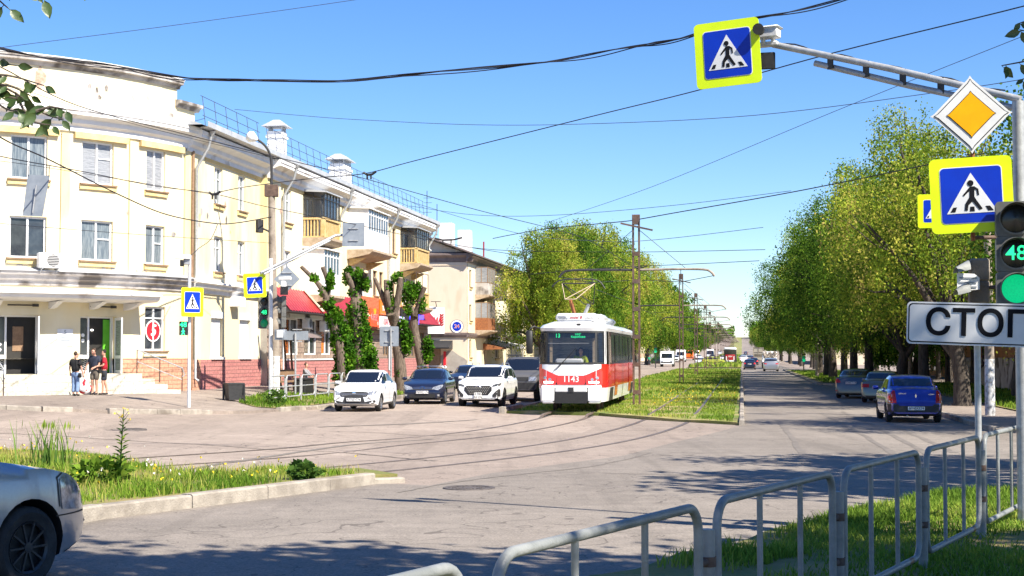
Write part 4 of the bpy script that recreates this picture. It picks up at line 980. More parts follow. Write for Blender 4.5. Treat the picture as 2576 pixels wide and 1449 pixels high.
# ------------------------------------------------------------------ the tram
def tram():
    p = stz(52.7, -6.05, .12)
    t = thing('tram', 'red and white tram 1143 with its pantograph raised, coming down the grassy tracks', 'tram', p, BACK)
    Lt = 15.0
    lv = [(.36, 0, .05), (.86, 0, .0), (.98, .0, .0), (1.70, -.04, 0), (2.90, -.24, .03), (3.02, -.20, .0), (3.12, -.26, .10), (3.24, -.50, .42), (3.27, -.9, .9)]
    def outline(xf, ins):
        h = [(xf, .0), (xf, .55), (xf - .03, .90 - ins * .5), (xf - .14, 1.07 - ins), (xf - .40, 1.20 - ins), (xf - 1.2, 1.25 - ins)]
        h += [(-1.3 - i * 1.25, 1.25 - ins) for i in range(1, 11)] + [(-Lt + .4, 1.2 - ins), (-Lt, 1.0 - ins * .6), (-Lt, .5), (-Lt, 0)]
        return h + [(x, -y) for x, y in h[-2:0:-1]]
    rings = [[V((x, y, z)) for x, y in outline(xf, ins)] for z, xf, ins in lv]
    n = len(rings[0]); vs = [q for r in rings for q in r]; half = n // 2
    fs = []; mi = []
    for i in range(len(rings) - 1):
        for j in range(n):
            k = j if j < half else n - 1 - j
            m = 0
            if i == 2 or i == 1: m = 1 if 3 <= k <= 17 else 0
            if i == 3: m = 2
            if i == 3 and k in (0, 1, 2, 3): m = 9
            if i == 0 and k in (0, 1): m = 3
            fs.append((i * n + j, i * n + (j + 1) % n, (i + 1) * n + (j + 1) % n, (i + 1) * n + j)); mi.append(m)
    fs += [tuple(range(n))[::-1], tuple(range((len(rings) - 1) * n, len(rings) * n))]; mi += [3, 0]
    bm = bmesh.new(); bv = [bm.verts.new(q) for q in vs]
    for q in fs: bm.faces.new([bv[i] for i in q])
    bmesh.ops.triangulate(bm, faces=bm.faces[:]); bvh = BVHTree.FromBMesh(bm); bm.free()
    mb = MB()
    for q, m in zip(fs, mi):
        if m == 9 : continue
        mb.f.append(q); mb.m.append(m)
    mb.v = vs; mb.build('body', ['tramwhite', 'tramred', 'tramglass', 'black'], t, 30)
    P = lambda poly, a, nm, mt, off=.012, st=.12: patch(bvh, poly, a, nm, mt, t, off, st)
    mir = lambda h: h + [(-y, z) for y, z in h[::-1]]
    # windscreen and corner panes (see-through), frames
    P([(-.86, 1.76), (.86, 1.76), (.84, 2.84), (-.84, 2.84)], 'x+', 'windscreen', 'clear', .0, .2)
    for s in (1, -1):
        P([(s * .93, 1.76), (s * 1.16, 1.76), (s * 1.13, 2.84), (s * .91, 2.84)], 'x+', 'corner_window', 'clear', .0, .2)
        P([(s * .86, 1.72), (s * .93, 1.72), (s * .91, 2.88), (s * .84, 2.88)], 'x+', 'window_post', 'black', .01, .2)
        P([(s * 1.16, 1.72), (s * 1.21, 1.72), (s * 1.18, 2.9), (s * 1.13, 2.9)], 'x+', 'window_post', 'tramwhite', .012, .2)
    P(mir([(1.16, 1.70), (1.16, 1.77)]), 'x+', 'window_frame', 'black', .012, .2)
    P(mir([(1.13, 2.83), (1.13, 2.90)]), 'x+', 'window_frame', 'black', .012, .2)
    P(mir([(1.17, .97), (1.19, 1.62), (.55, 1.33), (.46, 1.30)]), 'x+', 'front_mask', 'tramred', .014)
    P(mir([(.55, .99), (.50, 1.325), (.49, 1.325), (.535, .985)]), 'x+', 'mask_seam', 'black', .02)
    for s in (1, -1):
        for y, z in ((.93, 1.22), (.76, 1.16)): P([(s * y + .055 * math.cos(a * .785), z + .055 * math.sin(a * .785)) for a in range(8)], 'x+', 'headlight', 'lens', .03, .3)
        P([(s * .64, 1.03), (s * .98, 1.03), (s * .98, 1.09), (s * .64, 1.09)], 'x+', 'light_strip', 'white_lit', .03, .3)
        mb = MB(); mb.box((-.16, s * .83, .66), (.34, .52, .60), None, 0, .05); mb.box((-.16, s * .83, .40), (.30, .46, .2), None, 0, .05); mb.build('bumper_block', 'tramwhite', t, 40)
    mb = MB(); mb.box((-.1, 0, .78), (.26, 1.15, .14), None, 0, .03); mb.build('bumper', 'tramwhite', t)
    mb = MB(); mb.box((-.08, 0, .51), (.2, 1.14, .40)); mb.build('coupler_opening', 'black', t)
    mb = MB(); mb.tube([(.06, 0, .80), (-.2, 0, .80)], .05, 10); mb.box((.0, 0, .8), (.1, .2, .16)); mb.build('tow_hook', 'trim', t, 40)
    mb = MB(); mb.text('1143', (.012, 0, 1.165), (0, 1, 0), (0, 0, 1), .30, .006, bold=.012); mb.build('fleet_number', 'plate', t)
    # a vehicle light above the screen
    mb = MB(); mb.box((-.27, .25, 3.10), (.06, .16, .15), None, 0, .02); mb.build('marker_lamp', 'trim', t)
    # side doors and panes on both flanks
    for sg, ys in (('y+', 1), ('y-', -1)):
        for x in (-2.4, -4.9, -6.3, -7.7, -9.1, -12.5): 
            P([(x, 1.82), (x - 1.15, 1.82), (x - 1.15, 2.80), (x, 2.80)], sg, 'side_window', 'winglass', .006, .4)
        for x in (-3.8, -10.6):
            for d in (0, -.62):
                P([(x + d, .50), (x + d - .58, .50), (x + d - .58, 1.7), (x + d, 1.7)], sg, 'door', 'tramred', .016, .3)
                P([(x + d - .07, 1.74), (x + d - .52, 1.74), (x + d - .52, 2.78), (x + d - .07, 2.78)], sg, 'door_window', 'winglass', .02, .3)
        for x0, w_ in ((-1.75, 1.5), (-11.7, 1.5)): P([(x0, .36), (x0 - w_, .36), (x0 - w_ + .1, .84), (x0 - .1, .84)], sg, 'bogie_opening', 'black', .012, .4)
    for x in (-2.0, -3.1, -11.95, -13.05):
        for s in (1, -1):
            mb = MB(); mb.lathe([(.001, -.05), (.33, -.05), (.36, -.06), (.36, .06), (.31, .06), (.28, .03), (.001, .04)], 'Y', 24); q = mb.build('wheel', 'rust', t, 40); q.location = (x, s * .80, .37 - .12 + .06)
    # roof gear
    mb = MB(); mb.box((-1.2, .12, 3.40), (1.3, 1.5, .30), None, 0, .1); ac = mb.build('air_conditioner', 'tramwhite', t, 50)
    mb = MB()
    for i in range(6):
        for s in (1, -1): mb.bar((-.545, .12 + s * (.34 + .05 * i), 3.32), (-.545, .12 + s * (.40 + .05 * i), 3.46), .012, .012)
    mb.build('vent_slot', 'trim', ac)['kind'] = 'stuff'
    mb = MB(); mb.text('indel B', (-.545, .12, 3.395), (0, 1, 0), (0, 0, 1), .16, .006, bold=.01, shear=.25); mb.build('lettering', 'redlamp', ac)
    mb = MB(); mb.box((-4.6, 0, 3.42), (2.2, 1.7, .34), None, 0, .12); mb.build('roof_unit', 'tramwhite', t, 40)
    mb = MB(); mb.box((-7.8, 0, 3.38), (2.4, 1.7, .26), None, 0, .1); mb.build('roof_unit', 'signback', t, 40)
    # mirror on its arm
    mb = MB(); mb.tube([(-.3, -1.16, 3.0), (-.05, -1.35, 3.06), (.0, -1.48, 2.98)], .03, 8); mb.build('mirror_arm', 'black', t, 60)
    mb = MB(); mb.box((.0, -1.50, 2.50), (.14, .24, .85), None, 0, .05); mb.build('wing_mirror', 'black', t, 60)
    mb = MB(); mb.bar((.03, -.45, 1.60), (.0, .18, 2.28), .02, .02); mb.bar((.035, -.62, 1.48), (.02, -.1, 1.98), .05, .015); mb.build('wiper', 'black', t)
    # pantograph
    mb = MB(); mb.box((-2.6, 0, 3.36), (1.1, 1.3, .07)); 
    for s in (1, -1): mb.tube([(-2.2, s * .5, 3.28), (-2.2, s * .5, 3.42)], .08, 10); mb.tube([(-3.0, s * .5, 3.28), (-3.0, s * .5, 3.42)], .08, 10)
    pb = mb.build('pantograph_base', 'trim', t, 40)
    mb = MB(); mb.bar((-2.15, -.06, 3.38), (-1.75, -.22, 4.08), .09, .12); mb.build('lower_arm', 'rustorange', t)
    mb = MB(); mb.bar((-3.0, .1, 3.38), (-3.35, .30, 3.95), .09, .10); mb.build('lower_arm', 'steel_grey', t)
    mb = MB()
    a, b_ = V((-1.75, -.42, 4.10)), V((-1.75, -.02, 4.10)); c_, d_ = V((-3.35, .12, 3.97)), V((-3.35, .48, 3.97)); e, f_ = V((-2.5, -.62, 4.72)), V((-2.5, .62, 4.72))
    mb.tube([a, e], .016, 6); mb.tube([a, f_], .016, 6); mb.tube([b_, f_], .016, 6); mb.tube([a, b_], .02, 6); mb.build('upper_frame', 'cutwood', t)
    mb = MB(); mb.tube([c_, e], .016, 6); mb.tube([d_, e], .016, 6); mb.tube([d_, f_], .016, 6); mb.tube([c_, d_], .02, 6); mb.tube([e, f_], .025, 6); mb.build('upper_frame', 'trim', t)
    mb = MB(); mb.tube(catmull([(-2.5, -1.0, 4.60), (-2.5, -.78, 4.80), (-2.5, -.4, 4.88), (-2.5, .4, 4.88), (-2.5, .78, 4.80), (-2.5, 1.0, 4.52)], 4), .026, 6)
    for s in (1, -1): mb.tube([(-2.5, s * .62, 4.72), (-2.5, s * .5, 4.87)], .015, 6)
    mb.build('collector_bow', 'trim', t)
    # inside the cab: desk, rear wall, driver's display
    mb = MB(); mb.box((-.62, 0, 1.62), (.75, 2.1, .16), None, 0, .04); mb.box((-.45, -.1, 1.80), (.4, 1.0, .22), None, 0, .06); mb.build('dashboard', 'tramwhite', t, 40)
    mb = MB(); mb.box((-1.9, 0, 2.2), (.05, 2.3, 1.6)); mb.build('cab_wall', 'winpale', t)
    mb = MB(); mb.box((-.42, 0, 2.74), (.12, 1.7, .2)); dp = mb.build('display', 'black', t)
    mb = MB(); mb.text('НИГ', (-.35, .22, 2.775), (0, 1, 0), (0, 0, 1), .11, .003, bold=.01); mb.build('lettering', 'greendigit', dp)
    mb = MB(); mb.text('Коробова', (-.35, .22, 2.69), (0, 1, 0), (0, 0, 1), .11, .003, bold=.01); mb.build('lettering', 'greendigit', dp)
    mb = MB(); mb.text('13', (-.35, -.52, 2.73), (0, 1, 0), (0, 0, 1), .19, .003, bold=.015); mb.build('lettering', 'greendigit', dp)
    mb = MB(); mb.box((-.33, -.15, 2.46), (.012, 1.55, .012)); mb.build('sun_visor_edge', 'plate', t)
    for y in (-.78, .78):
        mb = MB(); mb.box((-.5, y, 2.3), (.04, .10, 1.05)); mb.build('curtain', 'cutwood', t)
    mb = MB(); mb.box((-1.25, .28, 1.9), (.14, .5, .7), None, 0, .05); mb.build('driver_seat', 'trim', t, 40)
    return t
TRAM = tram()
# ------------------------------------------------------------------ vehicles further off
def far(proto, px, py, color, head, label, cat='car', shift=-.9, name='distant_car', key='slate', group=None, s_off=None):
    p = gp(px, py); d = V((math.cos(head), math.sin(head), 0)); hl = sedanf[key]['L'] / 2
    c = p + d * shift * hl; c.z = G(c.x, c.y)
    o = copy_thing(proto, c, head, label, cat, group); o.name = name
    for ch in o.children:
        if ch.name.startswith(('body', 'wing_mirror', 'door_handle')) and ch.material_slots:
            ch.material_slots[0].link = 'OBJECT'; ch.material_slots[0].material = M[color]
    return o
PS = [o for o in COL.objects if o.name == 'slate_saloon'][0]; PV = CARS['suv']; PG = CARS['hatch']; PO = CARS['olive']
far(PV, 1940, 935, 'p_silver', HEAD, 'white silver suv driving away under the trees at the right edge of the road', 'suv', .9, 'silver_suv', 'suv')
far(PS, 1886, 930, 'p_black', HEAD, 'black saloon driving away nearest the median kerb', 'car', .9, 'black_car')
far(PO, 1897, 919, 'p_navy', HEAD, 'dark blue car just ahead of the black saloon', 'car', .9, 'blue_car', 'olive')
far(PV, 1871, 913, 'p_white', HEAD, 'white suv ahead of the dark blue car beside the median', 'suv', .9, 'white_suv', 'suv')
far(PS, 1876, 896, 'p_slate', HEAD, 'grey car beyond the white suv in the lane by the median', 'car', .9)
far(PS, 1899, 908, 'p_slate', HEAD, 'grey car waiting left of the dump lorry tail', 'car', .9)
far(PG, 1912, 909, 'p_navy', HEAD, 'dark hatchback close behind the dump lorry', 'car', .9, key='hatch')
far(PS, 1892, 887, 'p_red', HEAD, 'red car up the slope beyond the dump lorry', 'car', .9, 'red_car')
far(PS, 1867, 876.5, 'p_white', HEAD, 'tiny white car high up the sloping street', 'car', .9)
far(PV, 1869, 868, 'p_black', HEAD, 'tiny dark van shape highest up the sloping street', 'car', .9, key='suv')
for i, (px, py, c) in enumerate([(1884, 877, 'p_slate'), (1887, 880, 'p_navy'), (1890, 877, 'p_silver')]):
    far(PS, px, py, c, HEAD, 'tiny %s car parked high up at the right kerb' % ['grey', 'dark blue', 'pale silver'][i], 'car', .9)
far(PG, 1761, 919, 'p_white', BACK, 'white hatchback coming towards the crossing with grey flanks', 'car', -.9, 'white_hatchback', 'hatch')
far(PS, 1757, 906, 'p_white', BACK, 'white car close behind the oncoming white hatchback', 'car', -.9)
far(PV, 1700, 912, 'p_white', BACK, 'white suv between the two white minibuses', 'suv', -.9, 'white_suv', 'suv')
far(PG, 1792, 904, 'p_black', BACK, 'dark car right in front of the white bus', 'car', -.9, key='hatch')
far(PS, 1655, 916, 'p_black', HEAD + 1.4, 'dark car parked across the left kerb behind the bush', 'car', 0)
far(PS, 1811, 893, 'p_white', BACK, 'small white car behind the bus among the tram poles', 'car', -.9)
far(PS, 1820, 890, 'p_white', BACK, 'small white car furthest back among the tram poles', 'car', -.9)
q = far(PV, 1795, 919, 'p_lime', HEAD - 1.5, 'yellow green car crossing the tracks at the far junction', 'car', 0, 'lime_car', 'suv')
def put(px, py, head, shift_len): 
    p = gp(px, py); d = V((math.cos(head), math.sin(head), 0)); c = p + d * shift_len; c.z = G(c.x, c.y); return c
boxy('minibus', 'white minibus with a dark grille coming along the left lane', 'minibus', put(1677, 923, BACK, -3), BACK, 5.8, 2.05, 2.5, 'p_white', 1.1, (1.35, 2.15), wheel_r=.36)
boxy('minibus', 'taller white minibus behind the parked white suv on the left', 'minibus', put(1712, 911, BACK, -3), BACK, 6.0, 2.2, 2.9, 'p_white', .5, (1.5, 2.4), wheel_r=.38)
boxy('bus', 'white bus facing the camera behind the tram poles', 'bus', put(1787, 903.5, BACK, -4), BACK, 9, 2.4, 3.0, 'p_white', .1, (1.4, 2.6), wheel_r=.46)
t, b = boxy('orange_lorry', 'orange lorry with a crane on its back between minibus and yellow van', 'lorry', put(1733, 906, BACK, -3.5), BACK, 7.5, 2.4, 2.7, 'p_orange', .1, (1.75, 2.5), wheel_r=.5)
mb = MB(); mb.box((-1.5, 0, 3.2), (3.2, 2.3, .8)); mb.tube([(1.2, .3, 2.7), (.8, .2, 3.9), (-2.5, -.3, 4.0)], .16, 8); mb.build('crane', 'rust', t)
t, b = boxy('box_lorry', 'white lorry with a yellow rounded box behind the orange lorry', 'lorry', put(1749, 902, BACK, -4), BACK, 7.5, 2.3, 2.6, 'p_white', .2, (1.5, 2.3), wheel_r=.46)
mb = MB(); mb.box((-1.0, 0, 2.5), (5.2, 2.5, 2.9), None, 0, .3); mb.build('cargo_box', 'p_yellow', t, 50)
def tipper():
    p = put(1908, 911, HEAD, 4); t, b = boxy('dump_lorry', 'dump lorry seen from behind with a ribbed grey tailgate', 'lorry', p, HEAD, 7.6, 2.3, 2.0, 'p_beige', .1, (1.3, 1.9), wheel_r=.5)
    mb = MB(); mb.box((-1.3, 0, 2.5), (5.0, 2.5, 2.2)); q = mb.build('tipper_body', 'p_beige', t)
    mb = MB()
    for y in (-1.2, 0, 1.2): mb.box((-3.85, y, 2.5), (.1, .12, 2.2))
    for z in (1.42, 2.45, 3.55): mb.box((-3.86, 0, z), (.1, 2.5, .1))
    mb.build('rib', 'concrete', q)['kind'] = 'stuff'
tipper()
def flatbed():
    p = put(1938, 927, HEAD, 3.8); t, b = boxy('flatbed_lorry', 'flatbed lorry carrying tangled scrap ahead of the silver suv', 'lorry', p, HEAD, 7.5, 2.3, 1.0, 'trim', .0, (.7, .9), wheel_r=.45)
    mb = MB(); mb.box((2.7, 0, 1.7), (1.8, 2.2, 1.7), None, 0, .12); mb.build('cab', 'p_white', t, 40)
    mb = MB(); mb.box((-1.2, 0, 1.15), (5.2, 2.4, .35)); mb.build('load_bed', 'p_white', t)
    r = random.Random(3); mb = MB()
    for i in range(60):
        a = V((r.uniform(-3.4, 1.2), r.uniform(-.9, .9), r.uniform(1.35, 1.9))); mb.bar(a, a + V((r.uniform(-.7, .7), r.uniform(-.5, .5), r.uniform(.1, .9))), r.uniform(.05, .2), r.uniform(.05, .25))
    mb.build('scrap_load', 'concrete', t)['kind'] = 'stuff'
flatbed()
def tram2():
    p = stz(302, -2.35, .12); t = thing('far_tram', 'red tram 3034 seen from behind far along the right hand track', 'tram', p, HEAD)
    mb = MB(); mb.box((7.5, 0, 1.1), (15, 2.5, 1.5), None, 0, .08); mb.build('body', 'trim', t, 40)
    mb = MB(); mb.box((7.5, 0, 2.35), (14.96, 2.46, 1.0)); mb.build('window_band', 'tramglass', t)
    mb = MB(); mb.box((7.5, 0, 3.05), (15, 2.5, .6), None, 0, .2); mb.build('roof', 'tramwhite', t, 50)
    mb = MB(); mb.box((-.02, 0, 1.30), (.12, 1.9, 1.15), None, 0, .05); mb.build('rear_panel', 'p_red', t, 40)
    mb = MB(); mb.box((-.02, 0, .62), (.10, 1.5, .3)); mb.build('rear_bumper', 'tramwhite', t)
    for s in (1, -1):
        mb = MB(); mb.box((-.09, s * .75, 1.15), (.03, .18, .8)); mb.build('lamp_strip', 'signwhite', t)
    mb = MB(); mb.text('3034', (-.085, 0, 1.5), (0, -1, 0), (0, 0, 1), .42, .01, bold=.01); mb.build('fleet_number', 'plate', t)
    mb = MB(); mb.box((7.5, 0, .3), (9, 1.9, .45)); mb.build('bogie', 'black', t)
tram2()
# ------------------------------------------------------------------ buildings
def plaster(name, c1, c2, c3, s3=.35, k3=(.5, .6), peel=None):
    return pm(name, c1, c2, .9, .9, 0, .25, 14, contrast=(.35, .65), c3=c3, s3=s3 * 1.5, k3=k3, stretch=(1, 1, .38))
M['yellowwall'] = plaster('cream yellow plaster', (.64, .53, .27), (.69, .59, .35), (.73, .65, .46), .3, (.42, .58))
M['palewall'] = plaster('pale cream plaster', (.72, .63, .42), (.75, .69, .52), (.70, .60, .38), .25, (.46, .62))
M['ochre'] = pm('ochre plaster', (.62, .46, .20), (.66, .52, .27), 2, .9, 0, .2, 20)
M['stucco'] = pm('white stucco trim', (.70, .69, .68), (.76, .75, .74), 1.5, .85, 0, .15, 20, c3=(.50, .46, .43), s3=.8, k3=(.60, .68))
M['stuccodirty'] = pm('flaking grey stucco', (.36, .33, .31), (.48, .45, .43), 1.2, .9, 0, .3, 16, c3=(.13, .11, .095), s3=1.1, k3=(.50, .62))  # flaking and weathered, tone also deepened for shade on the string course
M['frame'] = pm('white window frame', (.78, .78, .78), (.74, .74, .74), 8, .4)
M['frameold'] = pm('old brown frame', (.20, .12, .07), (.27, .17, .10), 8, .7)
M['metalgrey'] = pm('grey roof sheet', (.42, .43, .45), (.50, .51, .53), 1.5, .5, .2)
M['roofbrown'] = pm('brown roof sheet', (.17, .13, .12), (.23, .18, .165), 2, .55, .2, stretch=(1, 1, 1))
M['reddebris'] = pm('bare brick patch', (.42, .24, .17), (.55, .40, .32), 6, .95, 0, .6, 25)
M['peach'] = plaster('peach beige plaster', (.66, .55, .42), (.70, .60, .48), (.62, .49, .36), .6, (.5, .62))
M['orangewall'] = plaster('orange brown plaster', (.38, .17, .065), (.44, .21, .085), (.30, .15, .07), .6, (.5, .62))
M['stoneplinth'] = pm('grey plinth plaster', (.30, .27, .24), (.38, .35, .31), 1.2, .9, 0, .4, 14)
M['pinkbrick'] = brickmat('pink split stone', (.44, .17, .16), (.50, .21, .19), (.26, .12, .11), .55, .165, .014)
M['orangebrick'] = brickmat('orange split stone', (.54, .27, .17), (.60, .32, .21), (.33, .17, .11), .55, .165, .014)
M['brownstone'] = brickmat('brown split stone', (.28, .20, .155), (.36, .27, .21), (.15, .11, .09), .5, .28, .02)
M['redtile'] = pm('red metal tile', (.30, .022, .024), (.36, .032, .032), 2, .35, .1)
M['signorange'] = pm('orange sign board', (.80, .085, .012), (.76, .08, .012), 2, .4)
M['signamberboard'] = pm('amber sign board', (.85, .20, .012), (.80, .19, .012), 2, .4)
M['orangebrickwall'] = brickmat('orange facing brick', (.62, .16, .06), (.66, .19, .08), (.36, .09, .04), .26, .08, .012)
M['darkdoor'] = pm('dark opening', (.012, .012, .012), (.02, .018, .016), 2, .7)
M['green'] = pm('bright green wall', (.10, .42, .02), (.12, .48, .03), 2, .6)
M['steps'] = brickmat('pale stone steps', (.56, .52, .42), (.62, .58, .48), (.42, .38, .30), .6, .3, .012, .2)
M['redsign'] = pm('red sign colour', (.62, .02, .035), (.58, .02, .03), 4, .4)
M['balcony_ochre'] = pm('weathered ochre stucco', (.50, .34, .13), (.60, .44, .22), 5, .9, 0, .4, 30)
M['balcony_slab'] = pm('flaking balcony slab', (.33, .25, .17), (.45, .36, .27), 4, .95, 0, .5, 25)
M['blueneon'] = pm('blue lit sign', (.05, .04, 1.0), (.1, .02, .9), 3, emit=2.0)

class FB:
    """builder along a wall line: coordinates (L along the wall, z, d outwards)"""
    def __init__(s, fn): s.fn = fn
    def P(s, L, z, d): p, n = s.fn(L); return V((p.x + n.x * d, p.y + n.y * d, z))
    def box(s, mb, L0, L1, z0, z1, d0, d1, mi=None, step=1.0):
        k = max(1, int(math.ceil(abs(L1 - L0) / step))); n0 = len(mb.v)
        vs = []
        for i in range(k + 1):
            L = L0 + (L1 - L0) * i / k
            vs += [s.P(L, z0, d0), s.P(L, z0, d1), s.P(L, z1, d1), s.P(L, z1, d0)]
        fs = []
        for i in range(k):
            a = i * 4
            for j in range(4): fs.append((a + j, a + (j + 1) % 4, a + 4 + (j + 1) % 4, a + 4 + j))
        fs += [(3, 2, 1, 0), (k * 4, k * 4 + 1, k * 4 + 2, k * 4 + 3)]
        mb.add(vs, fs, mi); return mb
    def prof(s, mb, pr, L0, L1, mi=None, step=1.0):
        """outline pr [(d,z)] swept along the wall"""
        k = max(1, int(math.ceil(abs(L1 - L0) / step))); m = len(pr); vs = []
        for i in range(k + 1):
            L = L0 + (L1 - L0) * i / k; vs += [s.P(L, z, d) for d, z in pr]
        fs = [(i * m + j, i * m + (j + 1) % m, (i + 1) * m + (j + 1) % m, (i + 1) * m + j) for i in range(k) for j in range(m)]
        fs += [tuple(range(m))[::-1], tuple(range(k * m, k * m + m))]
        mb.add(vs, fs, mi); return mb
    def wall(s, name, L0, L1, z0, z1, holes, mat, parent, d=0.0, depth=.28, step=1.0, zfun=None):
        """wall face with real openings and reveals; UV in metres"""
        Ls = sorted(set([L0, L1] + [h[0] for h in holes] + [h[1] for h in holes])); zs = sorted(set([z0, z1] + [h[2] for h in holes] + [h[3] for h in holes]))
        ex = []
        for a, b in zip(Ls, Ls[1:]):
            k = max(1, int(math.ceil((b - a) / step))); ex += [a + (b - a) * i / k for i in range(k)]
        Ls = ex + [Ls[-1]]
        vs = []; fs = []; uv = []
        def q(pts):
            n = len(vs)
            for L, z, dd in pts: vs.append(s.P(L, z, dd)); uv.append((L + dd, z))
            fs.append(tuple(range(n, n + len(pts))))
        for a, b in zip(Ls, Ls[1:]):
            for c, e in zip(zs, zs[1:]):
                m = ((a + b) / 2, (c + e) / 2)
                if any(h[0] < m[0] < h[1] and h[2] < m[1] < h[3] for h in holes): continue
                q([(a, c, d), (b, c, d), (b, e, d), (a, e, d)])
        for h in holes:
            a, b, c, e = h[:4]; dp = h[4] if len(h) > 4 else depth
            q([(a, c, d), (a, e, d), (a, e, d - dp), (a, c, d - dp)]); q([(b, c, d), (b, c, d - dp), (b, e, d - dp), (b, e, d)])
            q([(a, e, d), (b, e, d), (b, e, d - dp), (a, e, d - dp)]); q([(a, c, d), (a, c, d - dp), (b, c, d - dp), (b, c, d)])
        im = Matrix.Translation(parent.location).inverted()
        me = bpy.data.meshes.new(name); me.from_pydata([tuple(im @ p) for p in vs], [], fs)
        ul = me.uv_layers.new(name='UVMap'); ul.data.foreach_set('uv', [c for p in me.polygons for i in p.vertices for c in uv[i]])
        me.update(); o = bpy.data.objects.new(name, me); setup(o, me, mat, parent, None); return o
    def window(s, parent, L0, L1, z0, z1, d=0.0, glass='winglass', frame='frame', mull=(.5,), trans=(), depth=.17, sill='ochre', fw=.07, sillw=.14):
        """window = frame, with its pane and sill as pieces"""
        mb = MB(); a = d - depth
        for x in (L0, L1 - fw): s.box(mb, x, x + fw, z0, z1, a, a + .07)
        for z in (z0, z1 - fw): s.box(mb, L0 + fw, L1 - fw, z, z + fw, a, a + .07)
        for m in mull: c = L0 + (L1 - L0) * m; s.box(mb, c - fw * .55, c + fw * .55, z0 + fw, z1 - fw, a, a + .065)
        for lo, hi, zz in trans: s.box(mb, L0 + (L1 - L0) * lo, L0 + (L1 - L0) * hi, z0 + (z1 - z0) * zz - .025, z0 + (z1 - z0) * zz + .025, a, a + .06)
        w = mb.build('window', frame, parent, None, True)
        mb = MB(); s.box(mb, L0 + fw * .5, L1 - fw * .5, z0 + fw * .5, z1 - fw * .5, a - .02, a + .02); p = mb.build('pane', glass, parent, None, True); p.parent = w
        if sill:
            mb = MB(); s.box(mb, L0 - .1, L1 + .1, z0 - .06, z0 - .003, a, d + sillw, 1); s.box(mb, L0 - .1, L1 + .1, z0 - .22, z0 - .06, d + .002, d + sillw * .6, 0)
            q = mb.build('sill', [sill, 'frameold'], parent, None, True); q.parent = w
        return w
U2 = V((ST, CT, 0)); N2 = V((CT, -ST, 0))
# --- corner house: straight wing along the street and rounded corner
P0 = V((-13.2, 60.1, 0)); NW = N2
wing = FB(lambda L: (P0 + U2 * L, N2))
RAD = 12.0; PH0 = R(20)
def curve_fn(L):
    ph = PH0 + L / RAD
    x = P0.x + RAD * (math.cos(ph) - math.cos(PH0)); y = P0.y - RAD * (math.sin(ph) - math.sin(PH0))
    # outward normal of the rounded front
    return V((x, y, 0)), V((math.cos(ph), -math.sin(ph), 0))
curve = FB(curve_fn)
HB = thing('corner_house', 'cream yellow three storey corner house with rounded front and white cornice', 'house', (P0.x - 3, P0.y + 6, .6))
def hb(mb, name, mats, smooth=None, parent=None): 
    o = mb.build(name, mats, HB, smooth, True)
    if parent: o.parent = parent
    return o
Z3 = (8.63, 10.25); Z2 = (5.72, 7.25)
# rounded part: windows (L0, L1)
cw = [(1.55, 2.6), (4.2, 5.55), (6.9, 8.25), (9.8, 11.1), (12.6, 13.9)]
holes = [(a, b, *z) for a, b in cw for z in (Z3, Z2)]
curve.wall('wall', 0, 17, 5.15, 11.0, holes, 'palewall', HB)
for i, (a, b) in enumerate(cw):
    curve.window(HB, a, b, *Z3, glass=['winpale', 'winpale', 'wincurtain', 'winglass', 'winglass'][i], trans=((0, .5, .62),) if i == 1 else ())
    curve.window(HB, a, b, *Z2, glass=['wincurtain', 'wincurtain', 'winglass', 'winglass', 'winglass'][i], trans=((0, .5, .55),) if i < 2 else ())
for a in (.0, 3.15, 6.05, 8.85, 11.7):
    mb = MB(); curve.box(mb, a, a + .34, 5.15, 10.45, .0, .07); hb(mb, 'pilaster', 'yellowwall')
# shade at the heads of the recessed fields, put into ochre bands
mb = MB(); curve.prof(mb, [(0, 10.55), (.09, 10.55), (.09, 10.75), (.22, 10.85), (.24, 11.0), (.40, 11.08), (.52, 11.12), (.52, 11.24), (.56, 11.27), (.56, 11.40), (0, 11.46)], -.1, 17); hb(mb, 'cornice', 'stucco', 30)
for a, b in ((.5, 3.0), (3.6, 5.9), (6.5, 8.7), (9.3, 11.6)):
    mb = MB(); curve.box(mb, a, b, 10.30, 10.545, .002, .16); hb(mb, 'ochre_shade_band', 'ochre')
# attic parapet
mb = MB(); curve.box(mb, .95, 17, 11.46, 13.0, -.35, .06); hb(mb, 'parapet', 'palewall')
mb = MB(); curve.prof(mb, [(-.4, 12.86), (.10, 12.86), (.16, 13.0), (.30, 13.02), (.30, 13.12), (.34, 13.13), (.34, 13.19), (-.4, 13.24)], .82, 17); hb(mb, 'parapet_coping', 'stuccodirty', 30)
mb = MB(); curve.prof(mb, [(-.42, 13.246), (.36, 13.205), (.36, 13.25), (-.42, 13.29)], .80, 17); hb(mb, 'coping_sheet', 'stucco')
mb = MB(); curve.box(mb, -.35, .95, 11.46, 12.25, -.35, .04); hb(mb, 'parapet', 'palewall')
mb = MB(); curve.prof(mb, [(-.4, 12.12), (.12, 12.12), (.20, 12.25), (.32, 12.28), (.32, 12.40), (-.4, 12.48)], -.55, 1.05); hb(mb, 'parapet_coping', 'stuccodirty', 30)
def blotch(fb, L, z, w, h, d, mat, name, seed, k=11):
    r = random.Random(seed); pts = [(w * .5 * math.cos(2*math.pi*i/k) * r.uniform(.5, 1.1), h * .5 * math.sin(2*math.pi*i/k) * r.uniform(.6, 1.1)) for i in range(k)]
    mb = MB(); mb.add([fb.P(L + a, z + b, d) for a, b in pts] , [tuple(range(k))]); 
    return hb(mb, name, mat)
blotch(curve, 7.25, 12.42, .48, .95, .064, 'reddebris', 'bare_brick', 3)
